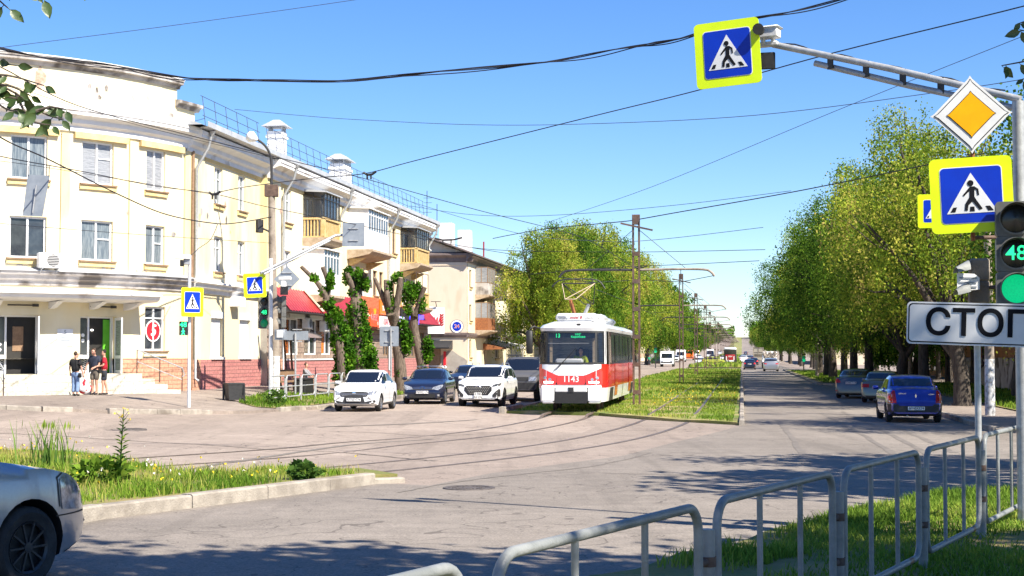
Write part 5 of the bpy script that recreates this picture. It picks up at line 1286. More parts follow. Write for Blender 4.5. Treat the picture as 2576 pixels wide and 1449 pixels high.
for i, (L, z, w, h) in enumerate([(5.3, 12.25, .2, .4), (5.0, 12.2, .16, .3), (4.6, 12.35, .16, .36), (3.3, 12.2, .2, .38), (2.6, 12.3, .2, .25), (4.9, 11.95, .3, .18), (1.3, 11.75, .3, .22)]):
    blotch(curve, L, z, w, h, .064, 'stuccodirty', 'plaster_flake', 20 + i)
for i in range(26):
    r_ = random.Random(70 + i); fbx, L = (curve, r_.uniform(.4, 8.6)) if i < 14 else (wing, r_.choice((r_.uniform(1.0, 2.6), r_.uniform(4.3, 5.8), r_.uniform(10, 11.8))))
    z = r_.choice((r_.uniform(5.35, 5.6), r_.uniform(7.5, 8.3), r_.uniform(5.4, 10))); 
    if any(a - .5 < L < b + .5 for a, b in cw) and fbx is curve: z = r_.uniform(5.35, 5.5)
    blotch(fbx, L, z, r_.uniform(.12, .4), r_.uniform(.12, .5), .012 if fbx is curve else (.335 if L > 9 else .058 if L < 1.7 else .012), r_.choice(('ochre', 'reddebris', 'stuccodirty')), 'plaster_flake', 90 + i)
# ground floor of the rounded part
gw = [(1.5, 2.62, 2.32, 4.05)]
doors = [(4.0, 5.55, 1.46, 3.62), (7.1, 8.75, 1.46, 3.62)]
curve.wall('ground_floor_wall', 0, 17, 2.02, 4.75, [(*g[:2], *g[2:]) for g in gw] + [(a, b, 2.02, d) for a, b, c, d in doors], 'palewall', HB, .03, .34)
curve.wall('plinth', 0, 4.0, .3, 2.02, [], 'orangebrick', HB, .07)
curve.wall('plinth', 5.55, 7.1, .3, 2.02, [], 'palewall', HB, .03); curve.wall('plinth', 8.75, 17, .3, 2.02, [], 'palewall', HB, .03)
curve.window(HB, 1.5, 2.62, 2.32, 4.05, .03, 'winglass', 'frame', (.5,), ((0, 1, .74),), sill='palewall')
mb = MB(); o_ = curve.P(2.06, 3.1, -.085); nx = curve_fn(2.06)[1]; tx = V((-nx.y, nx.x, 0))
mb.prism(circ(.43), o_, tx, (0, 0, 1), .01); lg = hb(mb, 'logo_ring', 'plate')
mb = MB(); mb.prism(circ(.37), o_ + nx * .006, tx, (0, 0, 1), .005); hb(mb, 'logo_disc', 'redsign')
mb = MB(); mb.text('5', o_ + nx * .008, tx, (0, 0, 1), .62, .004, bold=.02, shear=.15); hb(mb, 'logo_digit', 'plate')
# band between ground and upper floors
mb = MB(); curve.prof(mb, [(0, 4.70), (.10, 4.72), (.12, 4.88), (.26, 4.94), (.30, 5.08), (.42, 5.12), (.44, 5.22), (0, 5.34)], 0, 17); hb(mb, 'string_course', 'stuccodirty', 30)
mb = MB(); curve.prof(mb, [(.0, 5.345), (.50, 5.225), (.50, 5.25), (.0, 5.38)], .2, 17); hb(mb, 'flashing', 'metalgrey')
# canopy over the shop entrance
mb = MB(); curve.prof(mb, [(.02, 4.12), (1.1, 4.17), (1.25, 4.24), (1.3, 4.36), (1.42, 4.38), (1.42, 4.44), (.02, 4.58)], 3.0, 17); hb(mb, 'canopy', 'stucco', 30)
for L in (3.5, 5.0, 6.6, 8.6, 10.5):
    mb = MB(); curve.prof(mb, [(.03, 3.86), (.35, 3.9), (.9, 4.08), (1.0, 4.12), (.03, 4.119)], L, L + .2); hb(mb, 'bracket', 'stucco')
# shop doors: fixed pane, dark opening, leaf standing open
for k, (a, b, c, d) in enumerate(doors):
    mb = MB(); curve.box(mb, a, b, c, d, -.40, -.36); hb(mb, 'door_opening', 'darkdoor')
    mb = MB()
    for L in (a, b - .07, b - .50): curve.box(mb, L, L + .07, c, d, -.30, -.2)
    curve.box(mb, a, b, d - .07, d, -.299, -.2)
    hb(mb, 'door_frame', 'frame')
    mb = MB(); curve.box(mb, b - .44, b - .07, c + .1, d - .1, -.27, -.25); dp = hb(mb, 'glass_panel', 'winglass')
    mb = MB(); curve.box(mb, b - .48, b - .05, c + .56, c + .70, -.29, -.23); hb(mb, 'panel_rail', 'frame'); mb = MB(); curve.box(mb, b - .48, b - .05, c, c + .12, -.29, -.23); hb(mb, 'panel_rail', 'frame')
    mb = MB()
    for i in range(5): 
        for s_ in (0, 1): mb.bar(curve.P(b - .42 + .15 * s_, c + .15 + i * .08, -.245), curve.P(b - .27 + .15 * s_, c + .15 + (i + (1 if s_ else -1) * .0 + (.9 if s_ == 0 else 1.1) - 1) * .08 + .08 * (1 - s_), -.245), .03, .01)
    hb(mb, 'chevron_sticker', 'plate')
    for z in (2.55, 2.35):
        mb = MB(); mb.prism(circ(.07, 14), curve.P(b - .26, z + .35 * (k == 0), -.243), (-curve_fn(b)[1].y, curve_fn(b)[1].x, 0), (0, 0, 1), .004); hb(mb, 'round_sticker', 'plate')
    # leaf swung outwards about the near jamb
    o2 = curve.P(a + .04, 0, .0); n2 = curve_fn(a)[1]; ax = (n2 * .95 + V((n2.y, -n2.x, 0)) * .3).normalized()
    mb = MB()
    for u0, u1, z0, z1 in ((0, .08, c, d - .05), (.72, .80, c, d - .05), (.08, .72, d - .15, d - .05), (.08, .72, c, c + .12), (.08, .72, c + .56, c + .68)):
        m0 = o2 + ax * ((u0 + u1) / 2); mb.box((m0.x, m0.y, (z0 + z1) / 2), (u1 - u0, .05, z1 - z0), math.atan2(ax.y, ax.x))
    lf_ = hb(mb, 'door', 'frame')
    mb = MB(); m0 = o2 + ax * .4; mb.box((m0.x, m0.y, (c + d) / 2), (.66, .015, d - c - .2), math.atan2(ax.y, ax.x)); hb(mb, 'door_glass', 'winpale', None, lf_)
    mb = MB(); m0 = o2 + ax * .7; mb.tube([(m0.x + .06, m0.y - .06, c + .85), (m0.x + .06, m0.y - .06, c + 1.25)], .02, 6); hb(mb, 'door_handle', 'alloy', None, lf_)
mb = MB(); curve.box(mb, 4.05, 4.35, 1.5, 3.5, -.355, -.34); hb(mb, 'green_wall', 'green')
mb = MB(); curve.box(mb, 7.6, 8.0, 2.3, 3.2, -.355, -.34); hb(mb, 'inner_door', 'frameold')
mb = MB(); mb.lathe([(.001, -.03), (.05, -.02), (.05, .02), (.001, .03)], 'Z', 10, tuple(curve.P(4.85, 3.1, -.33))); hb(mb, 'lit_lamp', 'white_lit')
for L in (4.7, 7.8):
    mb = MB(); a_, b_ = curve.P(L - .45, 3.98, .15), curve.P(L + .5, 3.98, .15); mb.tube([a_, b_], .03, 6); mb.box(curve.P(L - .5, 3.98, .12), (.2, .12, .1)); hb(mb, 'awning_bar', 'trim')
mb = MB(); curve.box(mb, 5.85, 6.45, 2.5, 3.12, .035, .05); wp = hb(mb, 'wall_plaque', 'signwhite')
mb = MB(); mb.text('5', curve.P(6.15, 3.0, .052), (-curve_fn(6.15)[1].y, curve_fn(6.15)[1].x, 0), (0, 0, 1), .2, .003, bold=.01)
for i in range(3): curve.box(mb, 5.95, 6.35, 2.58 + i * .1, 2.62 + i * .1, .051, .053)
hb(mb, 'lettering', 'signback')
# stairs in front of the doors
STP = thing('shop_steps', 'pale stone steps with four treads in front of the shop doors', 'steps', curve.P(6, .55, 1))
for i in range(4):
    d1 = 1.0 + .32 * (3 - i); z1 = 1.46 - .21 * (3 - i)
    mb = MB(); curve.box(mb, 3.55 - .32 * (3 - i), 17, z1 - .21 if i else .3, z1, .08, d1)
    o = mb.build('tread', 'steps', STP, None, True)
    uvl = o.data.uv_layers.new(name='UVMap'); 
    for p in o.data.polygons:
        for li, vi in zip(p.loop_indices, p.vertices):
            v = o.data.vertices[vi].co; uvl.data[li].uv = (v.x + v.y * .6, v.z + (v.y if abs(p.normal.z) > .5 else 0))
# handrails
def rail(L0, d0, L1, d1, label):
    t = thing('handrail', label, 'handrail', curve.P((L0 + L1) / 2, .6, 1.5))
    a, b = curve.P(L0, 1.46, d0), curve.P(L1, .75, d1)
    mb = MB(); h = V((0, 0, .9))
    mb.tube([a + h, b + h, b + h * .75 + (b - a).normalized() * .12, b + h * .62], .025, 8); mb.build('top_rail', 'galv', t, 60, True)
    mb = MB(); mb.tube([a + h * .5, b + h * .5], .018, 6); mb.build('mid_rail', 'galv', t, 60, True)
    for p in (a, a.lerp(b, .5), b):
        mb = MB(); mb.tube([p, p + h], .022, 6); mb.build('post', 'rust', t, 60, True)
rail(3.7, .9, 2.2, 1.6, 'handrail running down the right end of the shop steps')
rail(9.0, 1.4, 8.8, 2.7, 'handrail on the left of the shop steps near the picture edge')
# air conditioner under the second floor window
def aircon(fb, L, z, d, label, pipe=False, name='air_conditioner', seg=None):
    n = fb.fn(L)[1]; a = math.atan2(n.y, n.x)
    t = thing(name, label, 'air conditioner', fb.P(L, z, d + .22), a)
    mb = MB(); mb.box((0, 0, 0), (.32, .82, .56), None, 0, .03); mb.build('casing', 'plate', t, 40)
    mb = MB(); mb.lathe([(.23, .165), (.21, .175), (.001, .165)], 'X', 24, (0, .1, 0)); gr = mb.build('fan_grille', 'trim', t, 40)
    mb = MB()
    for i in range(7): zz = -.18 + i * .06; w_ = math.sqrt(max(0, .22**2 - zz*zz)); mb.box((.178, .1, zz), (.008, 2 * w_, .014))
    mb.build('slat', 'plate', gr)['kind'] = 'stuff'
    for s in (-.3, .3):
        mb = MB(); mb.bar((-.3, s, -.30), (.2, s, -.30), .04, .04); mb.bar((-.23, s, -.58), (.1, s, -.3), .03, .03); mb.build('bracket', 'galv', t)
    return t
aircon(curve, 6.95, 5.62, .25, 'white air conditioner hung below the second floor window of the rounded front')
# street side wing
ww = [(3.0, 4.0), (6.0, 7.0), (12.0, 13.1)]
sec2 = .25
holes1 = [(a, b, *z) for a, b in ww[:2] for z in (Z3, Z2)]
wing.wall('wall', 0, 9.1, 5.15, 10.9, holes1, 'yellowwall', HB)
dn = [(19.6, 20.5, Z3), (19.6, 20.5, Z2), (29.6, 30.7, Z2), (34.6, 35.6, Z3), (34.6, 35.6, Z2), (31.2, 32.2, Z2)]
bal = [(15.1, 17.9), (23.7, 28.4), (36.8, 40.4)]
dh = [(a + .5, b - .6, z[0] - .55, z[1]) for (a, b) in bal for z in (Z3, Z2)]
holes2 = [(12.0, 13.1, *z) for z in (Z3, Z2)] + [(a, b, *z) for a, b, z in dn] + dh
wing.wall('wall', 9.1, 45.3, 5.15, 10.9, holes2, 'palewall', HB, sec2)
mb = MB(); wing.box(mb, 9.1, 11.2, 5.16, 10.6, sec2 - .3, sec2 + .08); hb(mb, 'pilaster', 'yellowwall')
mb = MB(); wing.box(mb, .0, 1.7, 5.16, 10.55, .0, .05); hb(mb, 'pilaster', 'yellowwall')
mb = MB(); wing.box(mb, 21.7, 22.6, 5.16, 10.55, sec2, sec2 + .06); hb(mb, 'pilaster', 'palewall')
for a, b in ww[:2]:
    for z in (Z3, Z2): wing.window(HB, a, b, *z, glass='wincurtain', mull=(.5,), trans=((0, 1, .68),))
for z in (Z3, Z2): wing.window(HB, 12.0, 13.1, *z, d=sec2, glass='wincurtain', trans=((0, 1, .68),))
for a, b, z in dn: wing.window(HB, a, b, *z, d=sec2, glass='winglass', frame='frame' if a < 29 else 'frameold')
for h in dh: wing.window(HB, *h, d=sec2, glass='wincurtain', mull=(.3, .65), sill=None)
cp = [(0, 10.45), (.1, 10.45), (.1, 10.62), (.24, 10.72), (.26, 10.88), (.45, 10.96), (.62, 11.02), (.62, 11.14), (.66, 11.17), (.66, 11.30), (0, 11.36)]
mb = MB(); wing.prof(mb, cp, -.2, 9.1); hb(mb, 'cornice', 'stucco', 30)
mb = MB(); wing.prof(mb, [(d + .35 if d else 0, z) for d, z in cp], 9.1, 11.3); hb(mb, 'cornice', 'stucco', 30)
mb = MB(); wing.prof(mb, [(d + sec2 if d else 0, z) for d, z in cp], 11.3, 46.0); hb(mb, 'cornice', 'stucco', 30)
mb = MB(); wing.box(mb, 1.8, 9.05, 10.33, 10.448, .002, .06); wing.box(mb, 11.3, 45.3, 10.33, 10.448, sec2 + .002, sec2 + .06); hb(mb, 'ochre_shade_band', 'ochre')  # same shade under the wing's cornice, coloured in as ochre
# roof, with gutters
def roofpts(L, d, z): return wing.P(L, z, d)
mb = MB(); rz0, rz1 = 11.40, 15.2
mb.add([wing.P(-1, rz0, .95), wing.P(46.2, rz0, .95), wing.P(46.2, rz0 + 2.6, -6), wing.P(-1, rz0 + 2.6, -6), wing.P(46.2, rz0, -13), wing.P(-1, rz0, -13)], [(0, 1, 2, 3), (3, 2, 4, 5), (1, 4, 2), (0, 3, 5)])
rf = hb(mb, 'roof', 'metalgrey')
mb = MB(); wing.prof(mb, [(.62, 11.36), (.98, 11.40), (.98, 11.62), (.95, 11.62), (.95, 11.42), (.60, 11.39)], -.4, 46.2); hb(mb, 'gutter', 'metalgrey')
mb = MB(); wing.box(mb, 45.3, 45.5, .4, 11.0, -12, sec2); hb(mb, 'end_wall', 'palewall')
mb = MB(); wing.box(mb, 45.31, 45.49, 11.0, 11.6, -12, sec2 - .1); hb(mb, 'end_wall', 'palewall')
# guard rail on the roof
for L0, L1 in ((1.2, 8.2), (9.6, 44.2)):
    n = int((L1 - L0) / 1.25); mb = MB()
    for i in range(n + 1):
        L = L0 + (L1 - L0) * i / n; mb.tube([wing.P(L, 11.7, .25), wing.P(L, 12.95, .1)], .016, 5); mb.tube([wing.P(L, 12.0, .2), wing.P(L, 11.85, -.4)], .012, 4)
    for z, d in ((12.1, .2), (12.5, .15), (12.93, .1)): mb.tube([wing.P(L0 - .2, z, d), wing.P(L1 + .3, z, d)], .014, 5)
    hb(mb, 'roof_railing', 'wireblue')
def chimney(L, d, w, l, z1, cap=True):
    mb = MB(); wing.box(mb, L, L + l, 11.8, z1, d - w, d); wing.box(mb, L - .06, L + l + .06, z1 - .35, z1 - .2, d - w - .06, d + .06)
    c = hb(mb, 'chimney', 'stucco')
    mb = MB()
    for i in range(6): 
        for dd in (d - w + .05, d - .05): mb.box(wing.P(L + .1 + (l - .2) * i / 5, z1 + .12, dd), (.06, .06, .25))
    a = [wing.P(L - .25, z1 + .24, d + .25), wing.P(L + l + .25, z1 + .24, d + .25), wing.P(L + l + .25, z1 + .24, d - w - .25), wing.P(L - .25, z1 + .24, d - w - .25), wing.P(L + .25, z1 + .62, d - w * .3), wing.P(L + l - .25, z1 + .62, d - w * .3), wing.P(L + l - .25, z1 + .62, d - w * .7), wing.P(L + .25, z1 + .62, d - w * .7)]
    mb.add(a, [(0, 1, 5, 4), (1, 2, 6, 5), (2, 3, 7, 6), (3, 0, 4, 7), (4, 5, 6, 7), (3, 2, 1, 0)]); hb(mb, 'chimney_cap', 'metalgrey', None, c)
chimney(16.1, -1.2, .8, .8, 13.75); chimney(28.2, -1.2, .9, 1.7, 13.6)
# drainpipes with funnels
def drain(fb, L, d, ztop, zbot, funnel=True):
    mb = MB(); a = [fb.P(L, ztop + .55, d + .75), fb.P(L, ztop + .1, d + .65), fb.P(L, ztop - .75, d + .14), fb.P(L, zbot, d + .14), fb.P(L, zbot - .12, d + .3)]
    mb.tube(a, .065, 8); mb.tube([fb.P(L, ztop + .75, d + .8), fb.P(L, ztop + .55, d + .76)], [.15, .075], 8); return hb(mb, 'drainpipe', 'galv', 60)
drain(wing, .55, .0, 10.6, 1.2); drain(wing, 11.5, sec2, 10.6, 1.2); drain(wing, 21.9, sec2, 10.6, 9.6); drain(wing, 33.2, sec2, 10.6, 1.2); drain(wing, 45.2, sec2, 10.6, 9.6)
mb = MB(); mb.tube([wing.P(.22, 10.5, .1), wing.P(.22, .8, .1)], .07, 8); hb(mb, 'drainpipe', 'frameold', 60)
# ground floor of the wing
wing.wall('plinth', 0, 9.1, .3, 1.95, [], 'pinkbrick', HB, .1)
wing.wall('plinth', 0, 1.3, .3, 1.96, [], 'orangebrick', HB, .104)
sh = [(2.6, 4.0, 2.1, 4.0, .12), (6.2, 7.6, 2.1, 4.0, .12)]
wing.wall('ground_floor_wall', 0, 9.1, 1.95, 4.75, sh, 'palewall', HB, .05)
M['shutter'] = pm('white roller shutter', (.70, .70, .70), (.78, .78, .78), 1, .5, stretch=(.01, .01, 14), contrast=(.48, .52))
for a, b, c, d, e in sh:
    mb = MB(); wing.box(mb, a, b, c, d, -.08, -.05); hb(mb, 'roller_shutter', 'shutter')
    mb = MB(); wing.box(mb, a, b, d - .28, d, -.049, .1); hb(mb, 'shutter_box', 'frame'); mb = MB(); wing.box(mb, a - .08, b + .08, c - .14, c - .04, .05, .17); hb(mb, 'sill', 'frame')
mb = MB(); wing.prof(mb, [(0, 4.70), (.12, 4.72), (.14, 4.88), (.30, 4.94), (.34, 5.08), (.44, 5.12), (.44, 5.2), (0, 5.28)], 0, 9.3); hb(mb, 'string_course', 'stucco', 30)
mb = MB(); wing.box(mb, 4.9, 5.7, 4.28, 4.72, .06, .5); hb(mb, 'wall_box', 'frame')
wing.wall('stone_pier', 9.1, 11.4, 1.95, 4.7, [], 'brownstone', HB, .36); wing.wall('stone_pier_base', 9.1, 11.4, .3, 1.95, [], 'orangebrick', HB, .40)
mb = MB(); mb.add([wing.P(9.1, .3, 0), wing.P(9.1, .3, .40), wing.P(9.1, 4.7, .36), wing.P(9.1, 4.7, 0)], [(0, 1, 2, 3)]); hb(mb, 'stone_pier_side', 'stoneplinth')
sw = [(11.9, 14.3), (15.3, 17.5), (18.4, 20.2), (21.4, 22.8)]
wing.wall('shop_front', 11.4, 24.5, 1.9, 4.7, [(a, b, 2.15, 3.95) for a, b in sw], 'brownstone', HB, .30, .2)
wing.wall('plinth', 11.4, 45.3, .3, 1.9, [], 'pinkbrick', HB, .34)
mb = MB(); wing.box(mb, 11.4, 24.5, 1.88, 1.95, .3, .39); hb(mb, 'plinth_cap', 'stucco')
for i, (a, b) in enumerate(sw):
    wing.window(HB, a, b, 2.15, 3.95, .30, 'winglass', 'frame', (.5,), depth=.12, sill=None)
    mb = MB(); wing.box(mb, a - .1, b + .1, 3.95, 4.25, .31, .62); hb(mb, 'shutter_box', 'frame')
    mb = MB(); wing.box(mb, a, a + (b - a) * .42, 2.2, 3.9, .19, .2); hb(mb, 'shop_poster', 'peach' if i % 2 else 'signamberboard')
aircon(wing, 14.9, 3.75, .35, 'first white air conditioner under the red tiled awning'); aircon(wing, 18.0, 3.65, .35, 'second white air conditioner under the red tiled awning, half in shade')
wing.wall('shop_front', 24.5, 45.3, 1.9, 5.15, [(25, 26.8, 2.0, 3.6), (28, 29.2, 1.9, 3.7), (32.0, 33.6, 2.1, 3.6), (35.2, 37.0, 1.9, 3.7), (39, 41, 2.0, 3.7), (42.4, 44.0, 2.0, 3.7)], 'brownstone', HB, .30, .2)
for a, b, c, d in [(25, 26.8, 2.0, 3.6), (28, 29.2, 1.9, 3.7), (32.0, 33.6, 2.1, 3.6), (35.2, 37.0, 1.9, 3.7), (39, 41, 2.0, 3.7), (42.4, 44.0, 2.0, 3.7)]: wing.window(HB, a, b, c, d, .30, 'winglass', 'frameold', (.5,), depth=.12, sill=None)
# red metal tile awning
def awning(L0, L1, z0, z1, d0, d1, ridge=True):
    mb = MB(); n = int((L1 - L0) / .11); m = 5
    for j in range(m):
        vs = []
        for i in range(n + 1):
            L = L0 + (L1 - L0) * i / n; b = .03 * math.sin(2 * math.pi * i / 4)
            for k in (0, 1):
                f = (j + k) / m; d = d0 + (d1 - d0) * f; z = z1 + (z0 - z1) * f + b + (.04 if k == 0 else -.0) * 0 + (.035 * (1 - k))
                vs.append(wing.P(L, z - .0, d))
        mb.add(vs, [(i * 2, i * 2 + 2, i * 2 + 3, i * 2 + 1) for i in range(n)])
    aw = hb(mb, 'tiled_awning', 'redtile', 60)
    mb = MB(); mb.add([wing.P(L0, z1 - .03, d0), wing.P(L1, z1 - .03, d0), wing.P(L1, z0 - .06, d1), wing.P(L0, z0 - .06, d1), wing.P(L0, z0 - .1, d0), wing.P(L1, z0 - .1, d0)], [(0, 1, 2, 3), (3, 2, 5, 4), (0, 3, 4), (1, 5, 2)]); hb(mb, 'awning_soffit', 'trim', None, aw)
    return aw
awning(9.6, 24.5, 4.25, 5.35, .36, 1.35)
for L in (15.0, 17.4, 24.3):
    mb = MB(); mb.bar(wing.P(L, 5.45, .38), wing.P(L, 4.33, 1.40), .3, .05); hb(mb, 'awning_rib', 'peach')
awning(36.5, 44.8, 4.2, 5.3, .36, 1.3)
# orange shop boards
mb = MB(); wing.box(mb, 24.6, 30.2, 3.72, 5.5, .36, .9); ob = hb(mb, 'sign_box', 'orangebrickwall')
uvl = ob.data.uv_layers.new(name='UVMap')
for p in ob.data.polygons:
    for li, vi in zip(p.loop_indices, p.vertices):
        v = ob.data.vertices[vi].co; uvl.data[li].uv = (v.y + v.x, v.z)
def board(L0, L1, z0, z1, d, mat, name='sign_board'):
    mb = MB(); wing.box(mb, L0, L1, z0, z1, d, d + .06); return hb(mb, name, mat)
def end_board(L, d0, d1, z0, z1, mat, name='sign_board'):
    mb = MB(); wing.box(mb, L - .05, L, z0, z1, d0, d1); return hb(mb, name, mat)
b1 = board(26.2, 28.2, 3.8, 4.85, .9, 'signorange')
mb = MB(); mb.text('ФАРМА', wing.P(27.2, 4.32, .965), U2, (0, 0, 1), .42, .01, bold=.0); hb(mb, 'lettering', 'redtile', None, b1)
mb = MB(); mb.text('ФАРМА', wing.P(27.2, 4.32, .962), U2, (0, 0, 1), .43, .004, bold=.03); hb(mb, 'lettering_edge', 'plate', None, b1)
mb = MB(); mb.text('8', wing.P(28.0, 3.98, .965), U2, (0, 0, 1), .3, .01, bold=.01); hb(mb, 'lettering', 'plate', None, b1)
mb = MB(); mb.prism([(-.35, .1), (-.1, .18), (0, .08), (.2, .2), (.32, .1), (.25, -.1), (0, -.18), (-.2, -.15)], wing.P(27.3, 4.68, .965), U2, (0, 0, 1), .01); hb(mb, 'fruit_emblem', 'signamber', None, b1)
b2 = board(28.5, 31.2, 4.55, 5.4, .92, 'signamberboard')
mb = MB(); mb.text('тот', wing.P(29.4, 4.95, .985), U2, (0, 0, 1), .5, .01, bold=.03); hb(mb, 'lettering', 'plate', None, b2)
b3 = board(28.5, 32.0, 3.75, 4.45, .92, 'plate')
mb = MB(); mb.text('5 ШАГОВ', wing.P(30.2, 4.12, .985), U2, (0, 0, 1), .52, .01, bold=.0); hb(mb, 'lettering', 'redsign', None, b3)
b4 = board(32.0, 33.6, 3.6, 5.5, .7, 'orangebrickwall')
b4.data.uv_layers.new(name='UVMap')
b5 = board(33.4, 35.4, 3.75, 4.55, .8, 'plate')
mb = MB(); mb.text('ОБУВЬ', wing.P(34.4, 4.15, .865), U2, (0, 0, 1), .5, .01, bold=.01); hb(mb, 'lettering', 'ink', None, b5)
mb = MB(); c0 = wing.P(36.2, 4.55, 1.5)
mb.box(c0, (.9, .1, .28), None, 0); mb.box(c0, (.28, .1, .9), None, 0); hb(mb, 'pharmacy_cross', 'blueneon')
# balconies
def balcony(a, b, z, style, d0, dep=1.15):
    """slab, balustrade, glazing"""
    mb = MB(); wing.prof(mb, [(d0, z - .55), (d0 + dep * .5, z - .42), (d0 + dep + .05, z - .28), (d0 + dep + .25, z - .12), (d0 + dep + .25, z), (d0, z)], a - .1, b + .1); sl = hb(mb, 'balcony_slab', 'balcony_slab')
    mb = MB()
    for L in (a + .15, b - .4): wing.prof(mb, [(d0, z - .95), (d0 + .3, z - .85), (d0 + dep * .8, z - .5), (d0, z - .5)], L, L + .25)
    hb(mb, 'console', 'balcony_ochre')
    D = d0 + dep
    if style in ('baluster', 'open'):
        mb = MB()
        for L in (a, b - .2): wing.box(mb, L, L + .2, z, z + 1.0, D - .2, D)
        wing.box(mb, a, b, z + .92, z + 1.02, D - .17, D + .02); wing.box(mb, a, a + .17, z + .92, z + 1.02, d0, D - .17)
        wing.box(mb, a, b, z, z + .08, D - .16, D - .01); wing.box(mb, a, a + .15, z, z + .08, d0, D - .17)
        n = int((b - a) / .16)
        for i in range(n): L = a + .25 + (b - a - .5) * i / (n - 1); wing.box(mb, L - .03, L + .03, z + .08, z + .92, D - .12, D - .05)
        for i in range(6): dd = d0 + .08 + (dep - .3) * i / 5; wing.box(mb, a + .03, a + .10, z + .08, z + .92, dd - .035, dd + .035)
        bs = hb(mb, 'balustrade', 'balcony_ochre')
    if style == 'white':
        mb = MB(); wing.box(mb, a, b, z, z + 1.05, D - .06, D); wing.box(mb, a, a + .06, z, z + 1.05, d0, D - .06); wing.box(mb, b - .06, b, z, z + 1.05, d0, D - .06); hb(mb, 'balcony_panel', 'frame')
    if style in ('baluster', 'white'):
        fr = 'trim' if style == 'baluster' else 'frame'; z1 = z + 2.35; mb = MB(); fw = .045 if style == 'baluster' else .07
        n = max(3, int((b - a) / .55))
        for i in range(n + 1): L = a + (b - a - fw) * i / n; wing.box(mb, L, L + fw, z + 1.05, z1, D - .08, D - .02)
        for zz in (z + 1.05, z + 1.95, z1 - .05): wing.box(mb, a, b, zz, zz + fw, D - .081, D - .019); wing.box(mb, a, a + fw, zz, zz + fw, d0, D - .08)
        for dd in (d0 + dep * .45,): wing.box(mb, a, a + fw, z + 1.05, z1, dd, dd + fw)
        fm = hb(mb, 'balcony_glazing', fr)
        mb = MB(); wing.box(mb, a + .01, b - .01, z + 1.06, z1 - .04, D - .06, D - .045); hb(mb, 'pane', 'clear' if style == 'baluster' else 'winglass', None, fm)
        mb = MB()
        if style == 'baluster': wing.box(mb, a + .015, a + .03, z + 1.06, z1 - .04, d0, D - .065)
        else: wing.box(mb, a - .002, a + .03, z + 1.06, z1 - .04, d0, D - .08)
        hb(mb, 'pane', 'clear' if style == 'baluster' else 'frame', None, fm)
        mb = MB(); wing.box(mb, a + .12, b - .1, z + 1.1, z1 - .2, D - .24, D - .22); hb(mb, 'curtain', 'winpale' if a < 20 else 'palewall', None, fm)
        mb = MB(); wing.prof(mb, [(d0, z1), (D + .12, z1 - .06), (D + .12, z1 + .0), (d0, z1 + .12)], a - .12, b + .12); hb(mb, 'balcony_roof', 'metalgrey' if style == 'baluster' else 'stucco')
    if style == 'open':
        mb = MB()
        for L in (a + .02, b - .06, (a + b) / 2): wing.box(mb, L, L + .04, z + 1.0, z + 2.3, D - .1, D - .06)
        wing.box(mb, a, b, z + 2.26, z + 2.3, D - .1, D - .05); hb(mb, 'balcony_frame', 'rust')
balcony(15.1, 18.0, 8.1, 'baluster', sec2); balcony(15.1, 18.0, 5.2, 'white', sec2)
balcony(23.7, 28.4, 8.1, 'white', sec2, 1.25); balcony(36.8, 40.5, 8.1, 'baluster', sec2); balcony(36.8, 40.5, 5.25, 'open', sec2)
# body of the house behind the fronts
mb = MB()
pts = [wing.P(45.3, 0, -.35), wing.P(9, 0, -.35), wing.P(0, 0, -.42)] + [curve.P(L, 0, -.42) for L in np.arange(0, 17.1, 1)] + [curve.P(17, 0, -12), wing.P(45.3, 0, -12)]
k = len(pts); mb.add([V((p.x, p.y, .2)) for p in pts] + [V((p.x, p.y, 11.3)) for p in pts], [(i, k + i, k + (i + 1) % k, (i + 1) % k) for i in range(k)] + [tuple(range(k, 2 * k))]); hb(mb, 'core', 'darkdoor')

# --- second house further along the street
S2 = 119.5; T2 = -22.3
p2 = stz(S2, T2); H2 = thing('peach_house', 'beige three storey house with brown roof beyond the corner house', 'house', (p2.x, p2.y, .6))
end2 = FB(lambda L: (V((*st2xy(S2, T2 - L), 0)), -U2)); side2 = FB(lambda L: (V((*st2xy(S2 + L, T2), 0)), N2))
def h2(mb, name, mats, smooth=None, parent=None):
    o = mb.build(name, mats, H2, smooth, True)
    if parent: o.parent = parent
    return o
# the end wall runs to the left, so mirror the winding by building it as boxes
mb = MB(); end2.box(mb, 0, 14, .2, 10.4, -.3, .0); h2(mb, 'end_wall', 'peach')
mb = MB(); g = [(0, 10.4), (7, 13.1), (14, 10.4)]; mb.add([end2.P(L, z, -.02) for L, z in g] + [end2.P(L, z, -.3) for L, z in g], [(0, 1, 2), (5, 4, 3), (0, 3, 4, 1), (1, 4, 5, 2)]); h2(mb, 'gable', 'peach')
mb = MB(); end2.prof(mb, [(.0, 9.75), (.08, 9.8), (.1, 10.1), (.3, 10.25), (.42, 10.3), (.42, 10.44), (0, 10.6)], -.5, 14); h2(mb, 'cornice', 'roofbrown')
mb = MB(); end2.prof(mb, [(.0, 9.45), (.05, 9.47), (.05, 9.72), (0, 9.74)], 0, 14); h2(mb, 'frieze', 'peach')
z2s = [(7.75, 9.2), (4.95, 6.3)]
side2.wall('street_wall', 0, 40, .2, 10.2, [(1.0, 2.0, *z) for z in z2s] + [(12 + 4 * i, 13.3 + 4 * i, *z) for i in range(6) for z in z2s] + [(1, 2.0, 1.9, 3.4), (8.2, 9.6, .9, 3.2), (14, 16, 1.8, 3.3)], 'palewall', H2)
for z in z2s:
    side2.window(H2, 1.0, 2.0, *z, frame='frameold', sill='ochre')
    for i in range(6): side2.window(H2, 12 + 4 * i, 13.3 + 4 * i, *z, sill='ochre')
